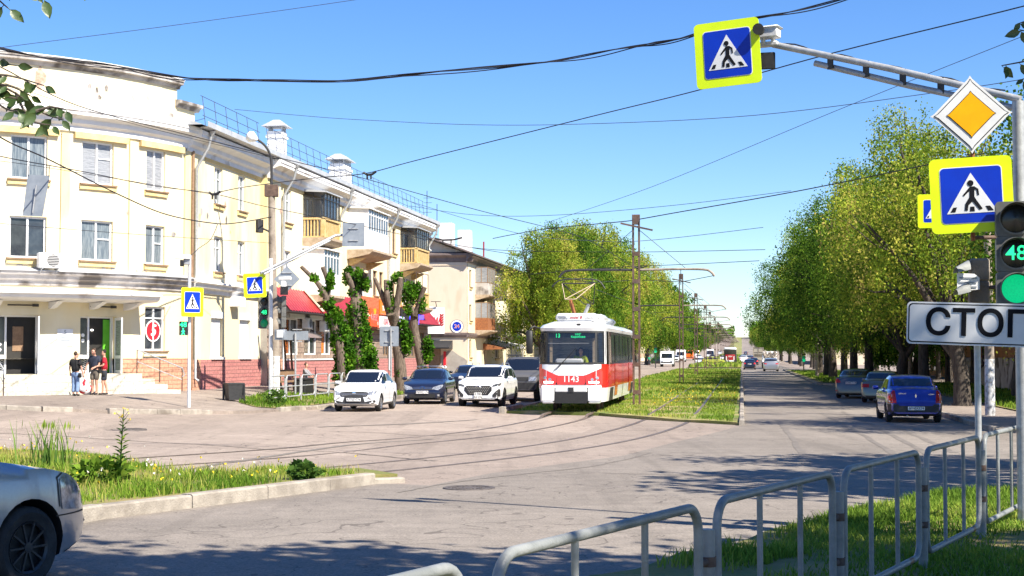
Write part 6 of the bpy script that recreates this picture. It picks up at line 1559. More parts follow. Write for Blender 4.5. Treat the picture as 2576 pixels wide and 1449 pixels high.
side2.window(H2, 1, 2.0, 1.9, 3.4, frame='frameold'); side2.window(H2, 14, 16, 1.8, 3.3)
mb = MB(); side2.box(mb, 8.2, 9.6, .9, 3.2, -.26, -.2); h2(mb, 'door', 'frameold')
mb = MB(); side2.prof(mb, [(0, 9.7), (.1, 9.75), (.12, 10.0), (.4, 10.2), (.6, 10.24), (.6, 10.4), (0, 10.5)], -.4, 40); h2(mb, 'cornice', 'roofbrown')
mb = MB(); side2.prof(mb, [(0, 3.55), (.12, 3.58), (.2, 3.75), (.22, 3.9), (0, 3.95)], -.2, 40); end2.prof(mb, [(0, 3.55), (.12, 3.58), (.2, 3.75), (.22, 3.9), (0, 3.95)], -.2, 3.9); h2(mb, 'string_course', 'roofbrown')
mb = MB(); a = [side2.P(-.7, 10.42, .75), side2.P(40, 10.42, .75), side2.P(40, 13.3, -7), side2.P(-.7, 13.3, -7), side2.P(40, 10.42, -14.7), side2.P(-.7, 10.42, -14.7)]
mb.add(a + [p - V((0, 0, .12)) for p in a], [(0, 1, 2, 3), (3, 2, 4, 5), (6, 9, 8, 7), (9, 11, 10, 8), (0, 3, 9, 6), (3, 5, 11, 9), (0, 6, 7, 1)]); h2(mb, 'roof', 'roofbrown')
for L, d, l in ((6.5, -2.6, 1.5), (14.0, -2.4, 1.4)):
    mb = MB(); side2.box(mb, L, L + l, 11, 13.6, d - 1.1, d); c_ = h2(mb, 'chimney', 'stucco')
mb = MB(); mb.tube([side2.P(1, 12.4, -3.6), side2.P(1, 15.8, -3.6)], .03, 5)
for z in (15.2, 14.8, 14.0): mb.tube([side2.P(1, z, -3.9), side2.P(1, z, -3.2)], .015, 4)
h2(mb, 'aerial', 'wire')
mb = MB(); mb.tube([end2.P(2.6, 12.0, -.3), end2.P(2.6, 14.6, -.3)], .03, 5); h2(mb, 'aerial', 'wire')
mb = MB(); side2.box(mb, 11.5, 11.62, 10.9, 12.3, -.7, -.58); h2(mb, 'vent_pipe', 'redtile')
for z, pn in ((7.2, 'trim'), (4.2, 'rustorange')):
    mb = MB(); side2.prof(mb, [(0, z - .5), (1.1, z - .2), (1.3, z - .1), (1.3, z), (0, z)], 3.6, 7.6); h2(mb, 'balcony_slab', 'balcony_slab')
    mb = MB(); side2.box(mb, 3.7, 7.5, z, z + 1.0, 1.05, 1.1); side2.box(mb, 3.7, 3.76, z, z + 1.0, 0, 1.05); h2(mb, 'balcony_panel', 'rustorange' if z < 5 else 'stuccodirty')
    mb = MB()
    for i in range(6): L = 3.7 + 3.75 * i / 5; side2.box(mb, L, L + .06, z + 1, z + 2.3, 1.04, 1.1)
    for zz in (z + 1.0, z + 2.3): side2.box(mb, 3.7, 7.5, zz, zz + .06, 1.04, 1.11); side2.box(mb, 3.7, 3.76, zz, zz + .06, 0, 1.04)
    for dd in (.5,): side2.box(mb, 3.7, 3.76, z + 1, z + 2.3, dd, dd + .06)
    g_ = h2(mb, 'balcony_glazing', 'frameold')
    mb = MB(); side2.box(mb, 3.72, 7.48, z + 1.02, z + 2.3, 1.06, 1.075); side2.box(mb, 3.71, 3.73, z + 1.02, z + 2.3, 0, 1.05); h2(mb, 'pane', 'winpale', None, g_)
mb = MB(); side2.box(mb, 9.5, 13, 3.7, 4.9, .3, 1.2); h2(mb, 'balcony_panel', 'stuccodirty'); mb = MB(); side2.box(mb, 9.4, 13.1, 7.0, 9.0, .3, 1.25); h2(mb, 'balcony_panel', 'stuccodirty')
blotch_p = [(.9 + 1.3 * math.cos(a) * (1 + .2 * math.sin(3 * a)), 1.2 + 1.15 * math.sin(a) * (1 + .15 * math.cos(4 * a))) for a in [i * 2 * math.pi / 18 for i in range(18)]]
mb = MB(); mb.add([end2.P(-0.0 + 2.3 - L, max(.5, z), .006) for L, z in blotch_p], [tuple(range(18))]); h2(mb, 'bare_patch', 'stoneplinth')
# shop board, number disc and little canopy on the end wall
mb = MB(); o0 = end2.P(2.95, 4.95, .55); bx = (V((*st2xy(0, 1), 0)) * .97 - U2 * .1 ).normalized(); bx = (N2 * .97 + U2 * .24).normalized()
mb.prism([(-1.15, -1.1), (1.15, -1.1), (1.15, 1.05), (-1.15, 1.2)], o0, bx, (0, 0, 1), .12)
SB = thing('shop_sign', 'white tilted shop board with red letters and wheat ears on the beige end wall', 'shop sign', o0)
mb.build('board', 'plate', SB, None, True)
nb = bx.cross(V((0, 0, 1)))
mb = MB(); mb.text('НОРМА', o0 + bx * .12 + nb * .02, bx, (0, 0, 1), .62, .03, sx=.72, bold=.012); mb.build('lettering', 'redsign', SB, None, True)
for sx in (-.62, .92):
    mb = MB()
    for i in range(5):
        for s in (-1, 1): mb.prism([(0, 0), (s * .16, .12), (s * .16, .28), (0, .16)][::s], o0 + bx * sx + V((0, 0, -.5 + i * .2)) + nb * .02, bx, (0, 0, 1), .02)
    mb.build('wheat_ear', 'redtile', SB, None, True)
mb = MB(); mb.prism(circ(.34), o0 - bx * 1.0 + nb * .05 + V((0, 0, .05)), bx, (0, 0, 1), .05); mb.build('roundel', 'ink', SB, None, True)
mb = MB(); mb.prism(circ(.26), o0 - bx * 1.0 + nb * .054 + V((0, 0, .05)), bx, (0, 0, 1), .01); mb.build('roundel_face', 'plate', SB, None, True)
mb = MB(); mb.prism(circ(.12), o0 - bx * 1.0 + nb * .06 + V((0, 0, .05)), bx, (0, 0, 1), .01); mb.build('roundel_centre', 'trim', SB, None, True)
for sx in (-.5, .5):
    mb = MB(); a_ = o0 + bx * sx + V((0, 0, 1.1)); mb.tube([a_, a_ + V((0, 0, .4)) - U2 * .4], .03, 6); mb.bar(a_ + V((0, 0, .42)) - U2 * .4 - bx * .4, a_ + V((0, 0, .42)) - U2 * .4 + bx * .4, .08, .05); mb.build('sign_lamp', 'trim', SB, None, True)
ND = thing('number_disc', 'round house number disc 24 in blue and white on the beige wall', 'house number', end2.P(.85, 4.45, .02))
def disc(r, z, mat, nm): mb = MB(); mb.prism(circ(r, 28), end2.P(.85, 4.45, z), N2, (0, 0, 1), .02); return mb.build(nm, mat, ND, None, True)
disc(.55, .03, 'ink', 'rim'); disc(.52, .034, 'plate', 'ring'); disc(.38, .038, 'signblue', 'field')
mb = MB(); mb.text('24', end2.P(.85, 4.45, .042), N2, (0, 0, 1), .44, .004, bold=.03); mb.build('numerals_edge', 'plate', ND, None, True)
mb = MB(); mb.text('24', end2.P(.85, 4.45, .047), N2, (0, 0, 1), .44, .004, bold=-.005); mb.build('numerals', 'redsign', ND, None, True)
mb = MB(); end2.prof(mb, [(.0, 3.3), (1.5, 2.75), (1.5, 2.65), (0, 2.6)], 1.2, 3.6); h2(mb, 'door_canopy', 'trim')
mb = MB(); end2.box(mb, 2.2, 3.6, .6, 2.7, .005, .06); h2(mb, 'door', 'frameold')
mb = MB(); end2.box(mb, 1.75, 1.95, 1.2, 2.4, .005, .12); h2(mb, 'red_banner', 'redsign')
# awnings on the street side of the second house
mb = MB(); side2.prof(mb, [(0, 3.1), (1.6, 2.75), (1.6, 2.6), (0, 2.55)], 7.6, 10.4); h2(mb, 'door_canopy', 'rustorange')
mb = MB(); side2.prof(mb, [(0, 3.4), (2.2, 3.0), (2.2, 2.7), (0, 2.7)], 10.6, 18); h2(mb, 'shop_awning', 'stucco')
for L in (10.8, 14, 17.8):
    mb = MB(); mb.tube([side2.P(L, .7, 2.0), side2.P(L, 2.8, 2.0)], .05, 6); h2(mb, 'awning_post', 'galv')
# --- orange house behind the trees on the right
S3 = 58; H3 = thing('orange_house', 'orange brown house with grey plinth in the shade of the right hand trees', 'house', stz(80, 15.5))
r3 = FB(lambda L: (V((*st2xy(S3 + 48 - L, 15.2), 0)), -N2))
def h3(mb, name, mats, smooth=None): return mb.build(name, mats, H3, smooth, True)
wz = [(3.0, 4.6), (6.2, 7.8), (9.4, 11.0)]
hl = [(2 + 4.2 * i, 3.4 + 4.2 * i, *z) for i in range(11) for z in wz]
r3.wall('wall', 0, 48, 1.9, 12.4, hl, 'orangewall', H3, 0, .25)
r3.wall('plinth', 0, 48, 0, 1.7, [(3 + 4.2 * i, 3.5 + 4.2 * i, .7, 1.3) for i in range(11)], 'stoneplinth', H3, .12)
mb = MB(); r3.prof(mb, [(0, 1.7), (.2, 1.72), (.22, 1.86), (0, 1.96)], 0, 48); h3(mb, 'plinth_cap', 'stuccodirty')
for a, b, c, d in hl: r3.window(H3, a, b, c, d, 0, 'winglass', 'frame' if int(a) % 3 else 'frameold', (.5,), ((0, 1, .68),), sill='stuccodirty')
for i in range(5):
    mb = MB(); L = 1.0 + 8.4 * i; mb.tube([r3.P(L, 12.2, .2), r3.P(L, 1.5, .2), r3.P(L, 1.3, .4)], .08, 8); h3(mb, 'drainpipe', 'rust', 60)
mb = MB(); r3.box(mb, 18.5, 26, 2.0, 12.38, 0, .9); h3(mb, 'projecting_bay', 'orangewall')
mb = MB(); r3.box(mb, 18.4, 26.1, 0, 1.98, .1, 1.0); h3(mb, 'bay_plinth', 'stuccodirty')
mb = MB(); r3.prof(mb, [(-12, 12.4), (.6, 12.4), (.6, 12.6), (-6, 15.2), (-12, 12.7)], 0, 48); h3(mb, 'roof', 'roofbrown')
mb = MB(); r3.box(mb, 0, 48, 0, 12.39, -12, -.3); h3(mb, 'core', 'stoneplinth')
mb = MB(); a_ = at(2415, 380, 84); mb.tube([a_ + V((1.2, 0, -3)), a_ + V((1.2, 0, .0))], .03, 5); mb.tube([a_ + V((-1.2, 0, .1)), a_ + V((1.6, 0, -.25))], .03, 5)
for i in range(12): q = a_ + V((-.4 + .14 * i, 0, .02 - .014 * i)); mb.tube([q + V((0, -.3, 0)), q + V((0, .3, 0))], .012, 4)
h3(mb, 'aerial', 'wire')
# far pale house in the gap of the trees on the right, houses on the left beyond the trees
def plain_house(name, label, s0, s1, t0, t1, h, wall, roof, floors=3):
    t = thing(name, label, 'house', stz((s0 + s1) / 2, (t0 + t1) / 2)); z0 = t.location.z - .5
    p = [V((*st2xy(s, q), 0)) for s, q in ((s0, t0), (s0, t1), (s1, t1), (s1, t0))]
    mb = MB(); mb.add([V((q.x, q.y, z0)) for q in p] + [V((q.x, q.y, z0 + h)) for q in p], [(i, (i + 1) % 4, 4 + (i + 1) % 4, 4 + i) for i in range(4)] + [(4, 5, 6, 7)]); mb.build('wall', wall, t, None, True)
    tm = (t0 + t1) / 2; a = [V((*st2xy(s0 - .5, t0 - .5), z0 + h)), V((*st2xy(s0 - .5, t1 + .5), z0 + h)), V((*st2xy(s1 + .5, t1 + .5), z0 + h)), V((*st2xy(s1 + .5, t0 - .5), z0 + h)), V((*st2xy(s0 + 2, tm), z0 + h + 2.6)), V((*st2xy(s1 - 2, tm), z0 + h + 2.6))]
    mb = MB(); mb.add(a, [(0, 1, 4), (1, 2, 5, 4), (2, 3, 5), (3, 0, 4, 5)]); mb.build('roof', roof, t, None, True)
    near = t0 if abs(t0) < abs(t1) else t1; sg = 1 if near < 0 else -1
    for k in range(floors):
        for i in range(int((s1 - s0) / 4)):
            s = s0 + 2 + 4 * i; q = V((*st2xy(s, near + sg * .03), z0 + 1.9 + 3 * k)); mb = MB(); mb.box((q.x, q.y, q.z), (.06, 1.3, 1.5), -TH); mb.build('window', 'winglass', t, None, True)
plain_house('shaded_house', 'dull orange house wall glimpsed between the trunks on the right', 122, 160, 18, 28, 10, 'orangewall', 'roofbrown')
plain_house('distant_house', 'cream house behind the big willows on the left', 165, 195, -34, -22.5, 9, 'peach', 'roofbrown')
plain_house('distant_house', 'low pale house far up the street on the left', 300, 340, -32, -21, 8, 'palewall', 'roofbrown')
plain_house('distant_house', 'far block closing the left side of the street', 380, 460, -36, -22, 10, 'stuccodirty', 'roofbrown')
plain_house('distant_house', 'far house behind the trees on the right of the slope', 300, 400, 18, 30, 9, 'peach', 'roofbrown')
# ------------------------------------------------------------------ trees
M['leaf_green'] = leafmat('green crown leaves', [hexc('36521a'), hexc('4c6e20'), hexc('658a28'), hexc('809c34'), hexc('98a844')], .42)
M['leaf_yellow'] = leafmat('yellow green crown leaves', [hexc('526c22'), hexc('78922c'), hexc('99a838'), hexc('b4b448'), hexc('b0a25a')], .45)
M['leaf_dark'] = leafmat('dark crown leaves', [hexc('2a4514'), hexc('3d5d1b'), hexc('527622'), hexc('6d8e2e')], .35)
M['leaf_fresh'] = leafmat('fresh shoots', [hexc('27460f'), hexc('3a6416'), hexc('50801d'), hexc('7a9c30')], .35)
M['leaf_near'] = pm('near leaf', (.030, .058, .012), (.045, .08, .016), 18, .45, 0, .1, 60)  # leaf green darkened to hold the shade over the twigs
def crown_quads(rng, blobs, leaf, dens, droop=.6, strands=.5, m=20):
    Q = []; LV = []
    for cx, cy, cz, rx, ry, rz in blobs:
        K = int(dens * (rx * ry + rx * rz + ry * rz) / 3)
        d = rnd_dirs(rng, K); r = rng.uniform(.35, 1.08, (K, 1)) ** .55
        C = np.array([cx, cy, cz]) + d * r * np.array([rx, ry, rz])
        g = np.sin(C[:, 0] * 1.9 + cx) * np.sin(C[:, 1] * 2.1 + 1) * np.sin(C[:, 2] * 1.7 + 2)
        keep = g + rng.uniform(-.4, .45, K) > -.06; C = C[keep]; d = d[keep]; K = len(C)
        base = np.clip(rng.normal(.42, .26, K) + .25 * np.sin(C[:, 0] * .8 + C[:, 1] * .5), 0, 1)
        P = np.repeat(C, m, 0) + rng.normal(size=(K * m, 3)) * np.array([.30, .30, .26])
        D = np.repeat(d, m, 0) * .5 + rng.normal(size=(K * m, 3)) * .7 - np.array([0, 0, droop])
        D /= np.linalg.norm(D, axis=1)[:, None]
        Q.append(leaf_quads(rng, P, leaf, D, .38)); LV.append(np.clip(np.repeat(base, m) + rng.normal(size=K * m) * .07, 0, 1))
        S = int(K * strands); ks = 9
        if S:
            idx = rng.integers(0, K, S); st = C[idx]; ln = rng.uniform(.5, 1.5, (S, 1)); od = d[idx] * np.array([1, 1, 0]) * .35
            u = np.tile(np.linspace(0, 1, ks), S)[:, None]
            P = np.repeat(st, ks, 0) + np.repeat(od * ln, ks, 0) * np.sqrt(u) - np.array([0, 0, 1.0]) * np.repeat(ln, ks, 0) * u ** 1.4 + rng.normal(size=(S * ks, 3)) * .05
            D = rng.normal(size=(S * ks, 3)) * .45 - np.array([0, 0, 1.0]); D /= np.linalg.norm(D, axis=1)[:, None]
            Q.append(leaf_quads(rng, P, leaf * 1.1, D, .25)); LV.append(np.clip(np.repeat(base[idx] + .10, ks) + rng.normal(size=S * ks) * .08, 0, 1))
    return np.concatenate(Q), np.concatenate(LV)
def make_tree(name, label, cat, loc, rz, H, rad, seed, leafm, zlow=2.6, tr=.3, leaf=.15, dens=26, barkm='bark', group=None, lean=0.0, nb=11, strands=.8, m=20):
    rng = np.random.default_rng(seed); r = random.Random(seed); t = thing(name, label, cat, loc, rz, group)
    fork = max(zlow * .8, H * .22); mb = MB()
    top = V((lean * H * .2, 0, fork)); mb.tube([(0, 0, -.2), (.02, 0, .15), (lean * .1, 0, fork * .5), top], [tr * 1.5, tr * 1.1, tr * .9, tr * .8], 12)
    blobs = []
    for i in range(nb):
        f = (i + .5) / nb; z = zlow + (H - zlow) * (.12 + .80 * f); a = i * 2.4 + r.uniform(-.4, .4)
        prof = math.sin(math.pi * min(1, .18 + .80 * f)) ** .8
        rr = rad * prof * r.uniform(.45, .88); br = rad * r.uniform(.26, .52) * (.55 + .45 * prof)
        c = V((math.cos(a) * rr + lean * z * .25, math.sin(a) * rr, z)); blobs.append((c.x, c.y, c.z, br, br, br * r.uniform(.75, 1.05)))
        mid = top.lerp(c, .5) + V((r.uniform(-.3, .3), r.uniform(-.3, .3), .3)); b0 = top - V((0, 0, r.uniform(0, fork * .25)))
        mb.tube(catmull([b0, mid, c, c + (c - mid) * .25], 3), [tr * .5, tr * .46, tr * .42, tr * .34, tr * .28, tr * .22, tr * .17, tr * .12, tr * .08, .012], 7)
        for _ in range(3):
            e = c + V((r.uniform(-1, 1), r.uniform(-1, 1), r.uniform(-.6, .6))) * br * .8; mb.tube([mid.lerp(c, .6), mid.lerp(e, .6), e], [tr * .2, tr * .1, .01], 5)
    blobs.append((lean * H * .2, 0, zlow + (H - zlow) * .5, rad * .42, rad * .42, (H - zlow) * .30))
    mb.build('trunk', barkm, t, 60)
    q, lv = crown_quads(rng, blobs, leaf, dens, strands=strands, m=m)
    quad_mesh('crown', q, leafm, lv, t); return t
A1 = make_tree('roadside_tree', 'large tree with a thick ridged trunk behind the blue car', 'tree', stz(61.5, 8.7, .1), 0, 11.6, 5.2, 1, 'leaf_yellow', 3.2, .34, .115, 42, lean=-.1, m=34)
A2 = make_tree('roadside_tree', 'tall tree with a thin wispy top, second nearest in the right hand row', 'tree', stz(80, 9.4, .1), .4, 15.2, 5.8, 2, 'leaf_yellow', 2.2, .30, .12, 38, nb=15, m=34)
A3 = make_tree('roadside_tree', 'broad green tree reaching far over the road on the right', 'tree', stz(97, 8.0, .1), 1.1, 14.2, 6.2, 3, 'leaf_green', 2.1, .30, .125, 40, nb=15, m=34)
A4 = make_tree('willow', 'drooping yellow green willow nearest on the left, in front of the beige house', 'tree', stz(129, -17.4, .1), 0, 13.2, 5.0, 4, 'leaf_yellow', 1.6, .3, .14, 42, nb=15, strands=1.6, m=32)
A5 = make_tree('dark_tree', 'dark green tree far up the left side behind the tram poles', 'tree', stz(395, -17), 0, 20, 7, 5, 'leaf_dark', 2, .4, .42, 14, nb=10, m=14)
# light, nearly leafless top of the second tree
def cp(src, s, t, rz, sc, label, leafm=None, group=None, name=None):
    o = copy_thing(src, stz(s, t, .08), rz, label, 'tree', group, sc)
    if name: o.name = name
    if leafm:
        for ch in o.children:
            if ch.name.startswith('crown'): ch.material_slots[0].link = 'OBJECT'; ch.material_slots[0].material = M[leafm]
    return o
for s, t, rz, k, src, lm, lab in [
    (45, 14.2, 2.6, 1.0, A1, 'leaf_yellow', 'tree at the right edge of the picture behind the signal mast'),
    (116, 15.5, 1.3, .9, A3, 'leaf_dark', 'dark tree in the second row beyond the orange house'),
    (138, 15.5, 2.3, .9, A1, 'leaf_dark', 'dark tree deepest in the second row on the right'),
    (43, 12.2, .6, 1.0, A1, 'leaf_green', 'tree just off the right edge that shades the blue car'),
    (71, 12.6, 2.0, 1.0, A1, 'leaf_green', 'green tree standing deeper in, behind the first roadside trees on the right'),
    (89, 9.2, 3.0, .95, A1, 'leaf_green', 'third roadside tree on the right with a dark leaning trunk'),
    (107, 7.8, 4.0, 1.0, A2, 'leaf_green', 'roadside tree right where the parked saloons end'),
    (117, 7.8, 5.0, .95, A3, 'leaf_yellow', 'yellowish roadside tree beyond the kerb corner on the right'),
    (128, 7.6, .8, 1.05, A1, 'leaf_green', 'ivy grown roadside tree above the silver suv'),
    (141, 7.8, 2.2, 1.0, A3, 'leaf_green', 'roadside tree before the far green traffic light'),
    (156, 8.0, 3.3, .95, A2, 'leaf_yellow', 'last roadside tree before the far junction on the right'),
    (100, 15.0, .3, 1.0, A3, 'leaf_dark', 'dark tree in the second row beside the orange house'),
    (172, 10.0, 1.3, .9, A3, 'leaf_green', 'green tree at the corner of the far junction on the right'),
    (190, 10.6, 4.3, .8, A1, 'leaf_green', 'low tree at the far junction behind the traffic light')]:
    cp(src, s, t, rz, (k, k, k), lab, lm)
for i, s in enumerate([215, 238, 262, 290, 320, 352, 390, 430, 475, 525, 580, 640, 710, 790, 880, 980, 1090, 1200, 1320]):
    src = (A3, A1, A2)[i % 3]; k = .86 + .12 * ((i * 7) % 5) / 4
    cp(src, s, 10.2 + .7 * (i % 2), i * 1.7, (k, k, k * (1.0 if s < 500 else .9)), 'distant leafy tree in the long right hand row beyond the far junction', ('leaf_green', 'leaf_yellow', 'leaf_dark')[(i * 5) % 3], 'far trees on the right', 'distant_tree')
for s, t, rz, kx, kz, src, lm, lab in [
    (143, -17.2, 1.0, 1.12, 1.14, A4, 'leaf_green', 'green tree behind the nearest willow on the left'),
    (159, -17.0, 2.2, 1.25, 1.26, A4, 'leaf_yellow', 'tall yellow green willow rising highest behind the tram'),
    (178, -17.0, 3.3, 1.35, 1.36, A4, 'leaf_yellow', 'yellow willow right behind the first tram pole'),
    (198, -16.8, 4.1, 1.4, 1.36, A4, 'leaf_green', 'bright green tree beyond the tall willows on the left'),
    (236, -17, 5.0, 1.6, 1.40, A4, 'leaf_yellow', 'pale willow beyond the far junction on the left'),
    (266, -16.8, .7, 1.6, 1.3, A4, 'leaf_green', 'lower green tree left of the second tram pole'),
    (300, -17, 1.9, 1.5, 1.2, A4, 'leaf_yellow', 'small pale tree between the second and third tram poles')]:
    cp(src, s, t, rz, (kx, kx, kz), lab, lm, None, 'willow' if lm == 'leaf_yellow' else 'roadside_tree')
for i, s in enumerate([440, 490, 545, 610, 680, 760, 850, 950, 1060, 1180, 1310]):
    k = .8 + .15 * ((i * 3) % 4) / 3
    cp((A5, A3)[i % 2], s, -18.5 - (i % 3), i * 1.3, (k, k, k * .85), 'distant tree in the hazy left hand row behind the tram poles', ('leaf_dark', 'leaf_green', 'leaf_yellow')[i % 3], 'far trees on the left', 'distant_tree')
bushy(*[1640, 916], 1.6, 3.2, 2600, 'green bush on the left kerb beside the dark parked car', 'leaf_fresh', 'roadside_bush', 'bush')
def far_wood():
    rng = np.random.default_rng(5); n = 26000; s = rng.uniform(1380, 1560, n); t = np.concatenate([rng.uniform(-420, -9, n // 2), rng.uniform(9, 420, n - n // 2)])
    x = s * ST + t * CT; y = s * CT - t * ST; z = 18 + rng.uniform(0, 1, n) ** .8 * (11 + 4 * np.sin(t * .07) + 3 * np.sin(t * .19 + 2))
    o = quad_mesh('far_wood', leaf_quads(rng, np.stack([x, y, z], 1), 3.4, None, .6), 'leaf_dark', rng.uniform(0, 1, n)); o['kind'] = 'stuff'
    tag(o, 'far wood closing the street on the hilltop', 'wood')
far_wood()
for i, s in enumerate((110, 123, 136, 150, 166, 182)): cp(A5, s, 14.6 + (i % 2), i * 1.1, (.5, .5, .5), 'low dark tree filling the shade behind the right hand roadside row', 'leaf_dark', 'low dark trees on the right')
# pollarded trees with tufts of young shoots
def pollard(name, label, Y, limbs, tufts, seed, fill=3.2):
    b = at(*limbs[0][0][:2], Y); b.z = G(b.x, b.y) + .1; t = thing(name, label, 'pollarded tree', b); rng = np.random.default_rng(seed); r = random.Random(seed)
    mb = MB(); cut = MB(); P = []
    for L in limbs:
        pts = [at(x, y, Y + (r.uniform(-.3, .3) if i else 0)) for i, (x, y, w) in enumerate(L)]
        if L is limbs[0]: pts[0] = V((pts[0].x, pts[0].y, b.z - .2))
        rs = [w * .43 * Y / F for x, y, w in L]
        c = catmull(pts, 5); rr = [np.interp(i / 5, range(len(rs)), rs) * r.uniform(.93, 1.07) for i in range(len(c))]
        mb.tube(c, rr, 11); d = (c[-1] - c[-2]).normalized()
        if L is not limbs[0]: cut.tube([c[-1] + d * .003, c[-1] + d * .02], rr[-1] * .9, 11)
    mb.build('trunk', 'barkpale', t, 70, True); cut.build('cut_face', 'cutwood', t, None, True)
    for x, y, rx, ry, n in tufts:
        c = at(x, y, Y); k = Y / F; n = int(n * fill); d = rnd_dirs(rng, n)
        P.append(np.array(c) + d * (rng.uniform(.15, 1.15, (n, 1)) ** .5) * np.array([rx * k, max(.3, rx * k * .9), ry * k]))
    P = np.concatenate(P); D = rng.normal(size=P.shape) + np.array([0, -.3, .25]); D /= np.linalg.norm(D, axis=1)[:, None]
    im = np.array(t.location); q = leaf_quads(rng, P, .135, D, .45) - im
    base = .45 + .35 * np.sin(P[:, 0] * 5) * np.sin(P[:, 2] * 4.3)
    quad_mesh('foliage', q, 'leaf_fresh', np.clip(base + rng.normal(size=len(P)) * .2, 0, 1), t)
pollard('pollarded_tree', 'leftmost pollarded trunk with one long bare limb stretching up left', 66.5,
    [[(866, 990, 30), (860, 940, 27), (855, 866, 26), (840, 812, 24), (826, 767, 22), (820, 750, 20)], [(826, 767, 20), (815, 737, 17), (795, 708, 14), (758, 671, 11)], [(824, 760, 16), (826, 716, 14), (812, 672, 13)]],
    [(842, 800, 20, 28, 260), (856, 850, 26, 40, 520), (868, 905, 26, 45, 560), (866, 945, 28, 30, 400), (832, 705, 9, 24, 110), (789, 700, 9, 9, 50), (815, 735, 10, 12, 60), (826, 765, 14, 16, 120)], 31)
pollard('pollarded_tree', 'second pollarded trunk almost wholly wrapped in green shoots', 69.5,
    [[(908, 985, 38), (906, 943, 34), (901, 858, 32), (896, 770, 32), (896, 740, 34)], [(892, 750, 18), (884, 716, 16), (872, 686, 13)], [(896, 745, 18), (893, 710, 16), (892, 678, 15)], [(900, 745, 18), (911, 713, 16), (921, 684, 14)]],
    [(898, 790, 26, 40, 560), (904, 850, 30, 50, 760), (915, 905, 34, 45, 760), (930, 940, 26, 22, 340), (876, 695, 12, 24, 150), (905, 700, 12, 24, 140), (920, 715, 10, 18, 90), (890, 735, 14, 16, 80)], 32)
pollard('pollarded_tree', 'third pollarded trunk, thick and ridged, right behind the navy hatchback', 74,
    [[(1014, 985, 44), (1009, 957, 38), (1003, 886, 32), (994, 815, 32), (984, 785, 32)], [(982, 795, 20), (965, 750, 17), (942, 699, 10)], [(985, 790, 18), (974, 745, 16), (971, 706, 15)], [(990, 795, 22), (1001, 750, 20), (1008, 699, 16)]],
    [(1022, 860, 15, 34, 260), (977, 730, 9, 26, 90), (1000, 700, 14, 14, 90), (985, 770, 12, 24, 100), (1003, 940, 8, 16, 60), (1015, 815, 10, 14, 70)], 33)
pollard('pollarded_tree', 'rightmost pollarded trunk, forked, beside the beige house', 83,
    [[(1068, 975, 34), (1063, 937, 29), (1055, 886, 27), (1043, 830, 25), (1043, 790, 24)], [(1042, 795, 17), (1025, 750, 13), (1018, 730, 9)], [(1045, 795, 17), (1058, 750, 14), (1068, 722, 15)]],
    [(1030, 740, 22, 30, 300), (1048, 730, 14, 20, 120), (1076, 880, 14, 34, 260), (1060, 765, 10, 24, 90), (1065, 930, 10, 12, 60), (1028, 780, 12, 16, 90)], 34)
# trees over the camera: out of frame, they throw the leaf shade on road and verge
B1 = make_tree('overhead_tree', 'tree behind the photographer whose leaf shade falls on the road', 'tree', (6.4, 3.2, .5), 0, 10.5, 3.4, 8, 'leaf_green', 5.2, .22, .27, 25, nb=9)
copy_thing(B1, (5.4, 5.7, .5), 1.2, 'tree above the picture whose shade lies on the nearer railings')
copy_thing(B1, (12.0, 17.6, .3), 2.0, 'tree right of the picture whose shade crosses the road by the railings', 'tree', None, (1.05, 1.05, 1.0))
copy_thing(B1, (2.6, 6.0, .5), 4.0, 'tree above the picture whose shade lies on the near lane', 'tree', None, (.72, .72, 1.1)).location = (3.4, 6.9, .5)
copy_thing(B1, (7.4, 5.0, .5), 5.0, 'tree above the picture shading the middle railings')
copy_thing(B1, (13.6, 22.5, .2), 1.0, 'tree out of view on the right shading the road beyond the railings')
copy_thing(B1, (9.8, 6.2, .5), 3.0, 'tree out of view on the right shading the verge')
def sprig(name, label, twigs, Y, seed, size=.055):
    r = random.Random(seed); b = at(*twigs[0][0], Y); t = thing(name, label, 'branch', b); mb = MB(); n = 0
    lm = MB()
    for tw in twigs:
        pts = catmull([at(x, y, Y + r.uniform(-.12, .12)) for x, y in tw], 5); mb.tube(pts, [.006 * (1 - .7 * i / len(pts)) for i in range(len(pts))], 5)
        for i, p in enumerate(pts[1::2] + [pts[-1]]):
            s = 1 if (i % 2) else -1; d = V((s * r.uniform(.2, .8), r.uniform(-.5, .5), r.uniform(-1.0, .15))).normalized(); w = d.cross(V((r.uniform(-.5, .5), -1, r.uniform(-.3, .3)))).normalized(); L = size * r.uniform(.65, 1.25)
            nn = w.cross(d); prof = [(0, 0), (.2, .2), (.45, .27), (.75, .16), (1, 0)]
            a0 = p + d * L * .15; vs = []
            for f, ww in prof: vs += [a0 + d * L * f + w * L * ww + nn * L * .06, a0 + d * L * f, a0 + d * L * f - w * L * ww + nn * L * .06]
            lm.tube([p, a0], .0015, 4); lm.add(vs, [q for k in range(4) for q in ((3*k, 3*k+1, 3*k+4, 3*k+3), (3*k+1, 3*k+2, 3*k+5, 3*k+4))])
    mb.build('twig', 'bark', t, 60, True); lm.build('leaves', 'leaf_near', t, 60, True)['kind'] = 'stuff'
sprig('leafy_branch', 'leafy twig hanging into the upper left corner before the parapet', [[(-260, 120), (-60, 190), (40, 235), (110, 285), (160, 300)], [(-60, 190), (20, 190), (110, 215)], [(40, 235), (75, 300), (130, 315)], [(-120, 170), (0, 265), (45, 280)], [(-150, 130), (-40, 150), (40, 165)], [(-60, 210), (20, 215), (75, 240)], [(-30, 210), (10, 240), (60, 250)], [(90, 280), (125, 270), (165, 275)]], 5.0, 3)
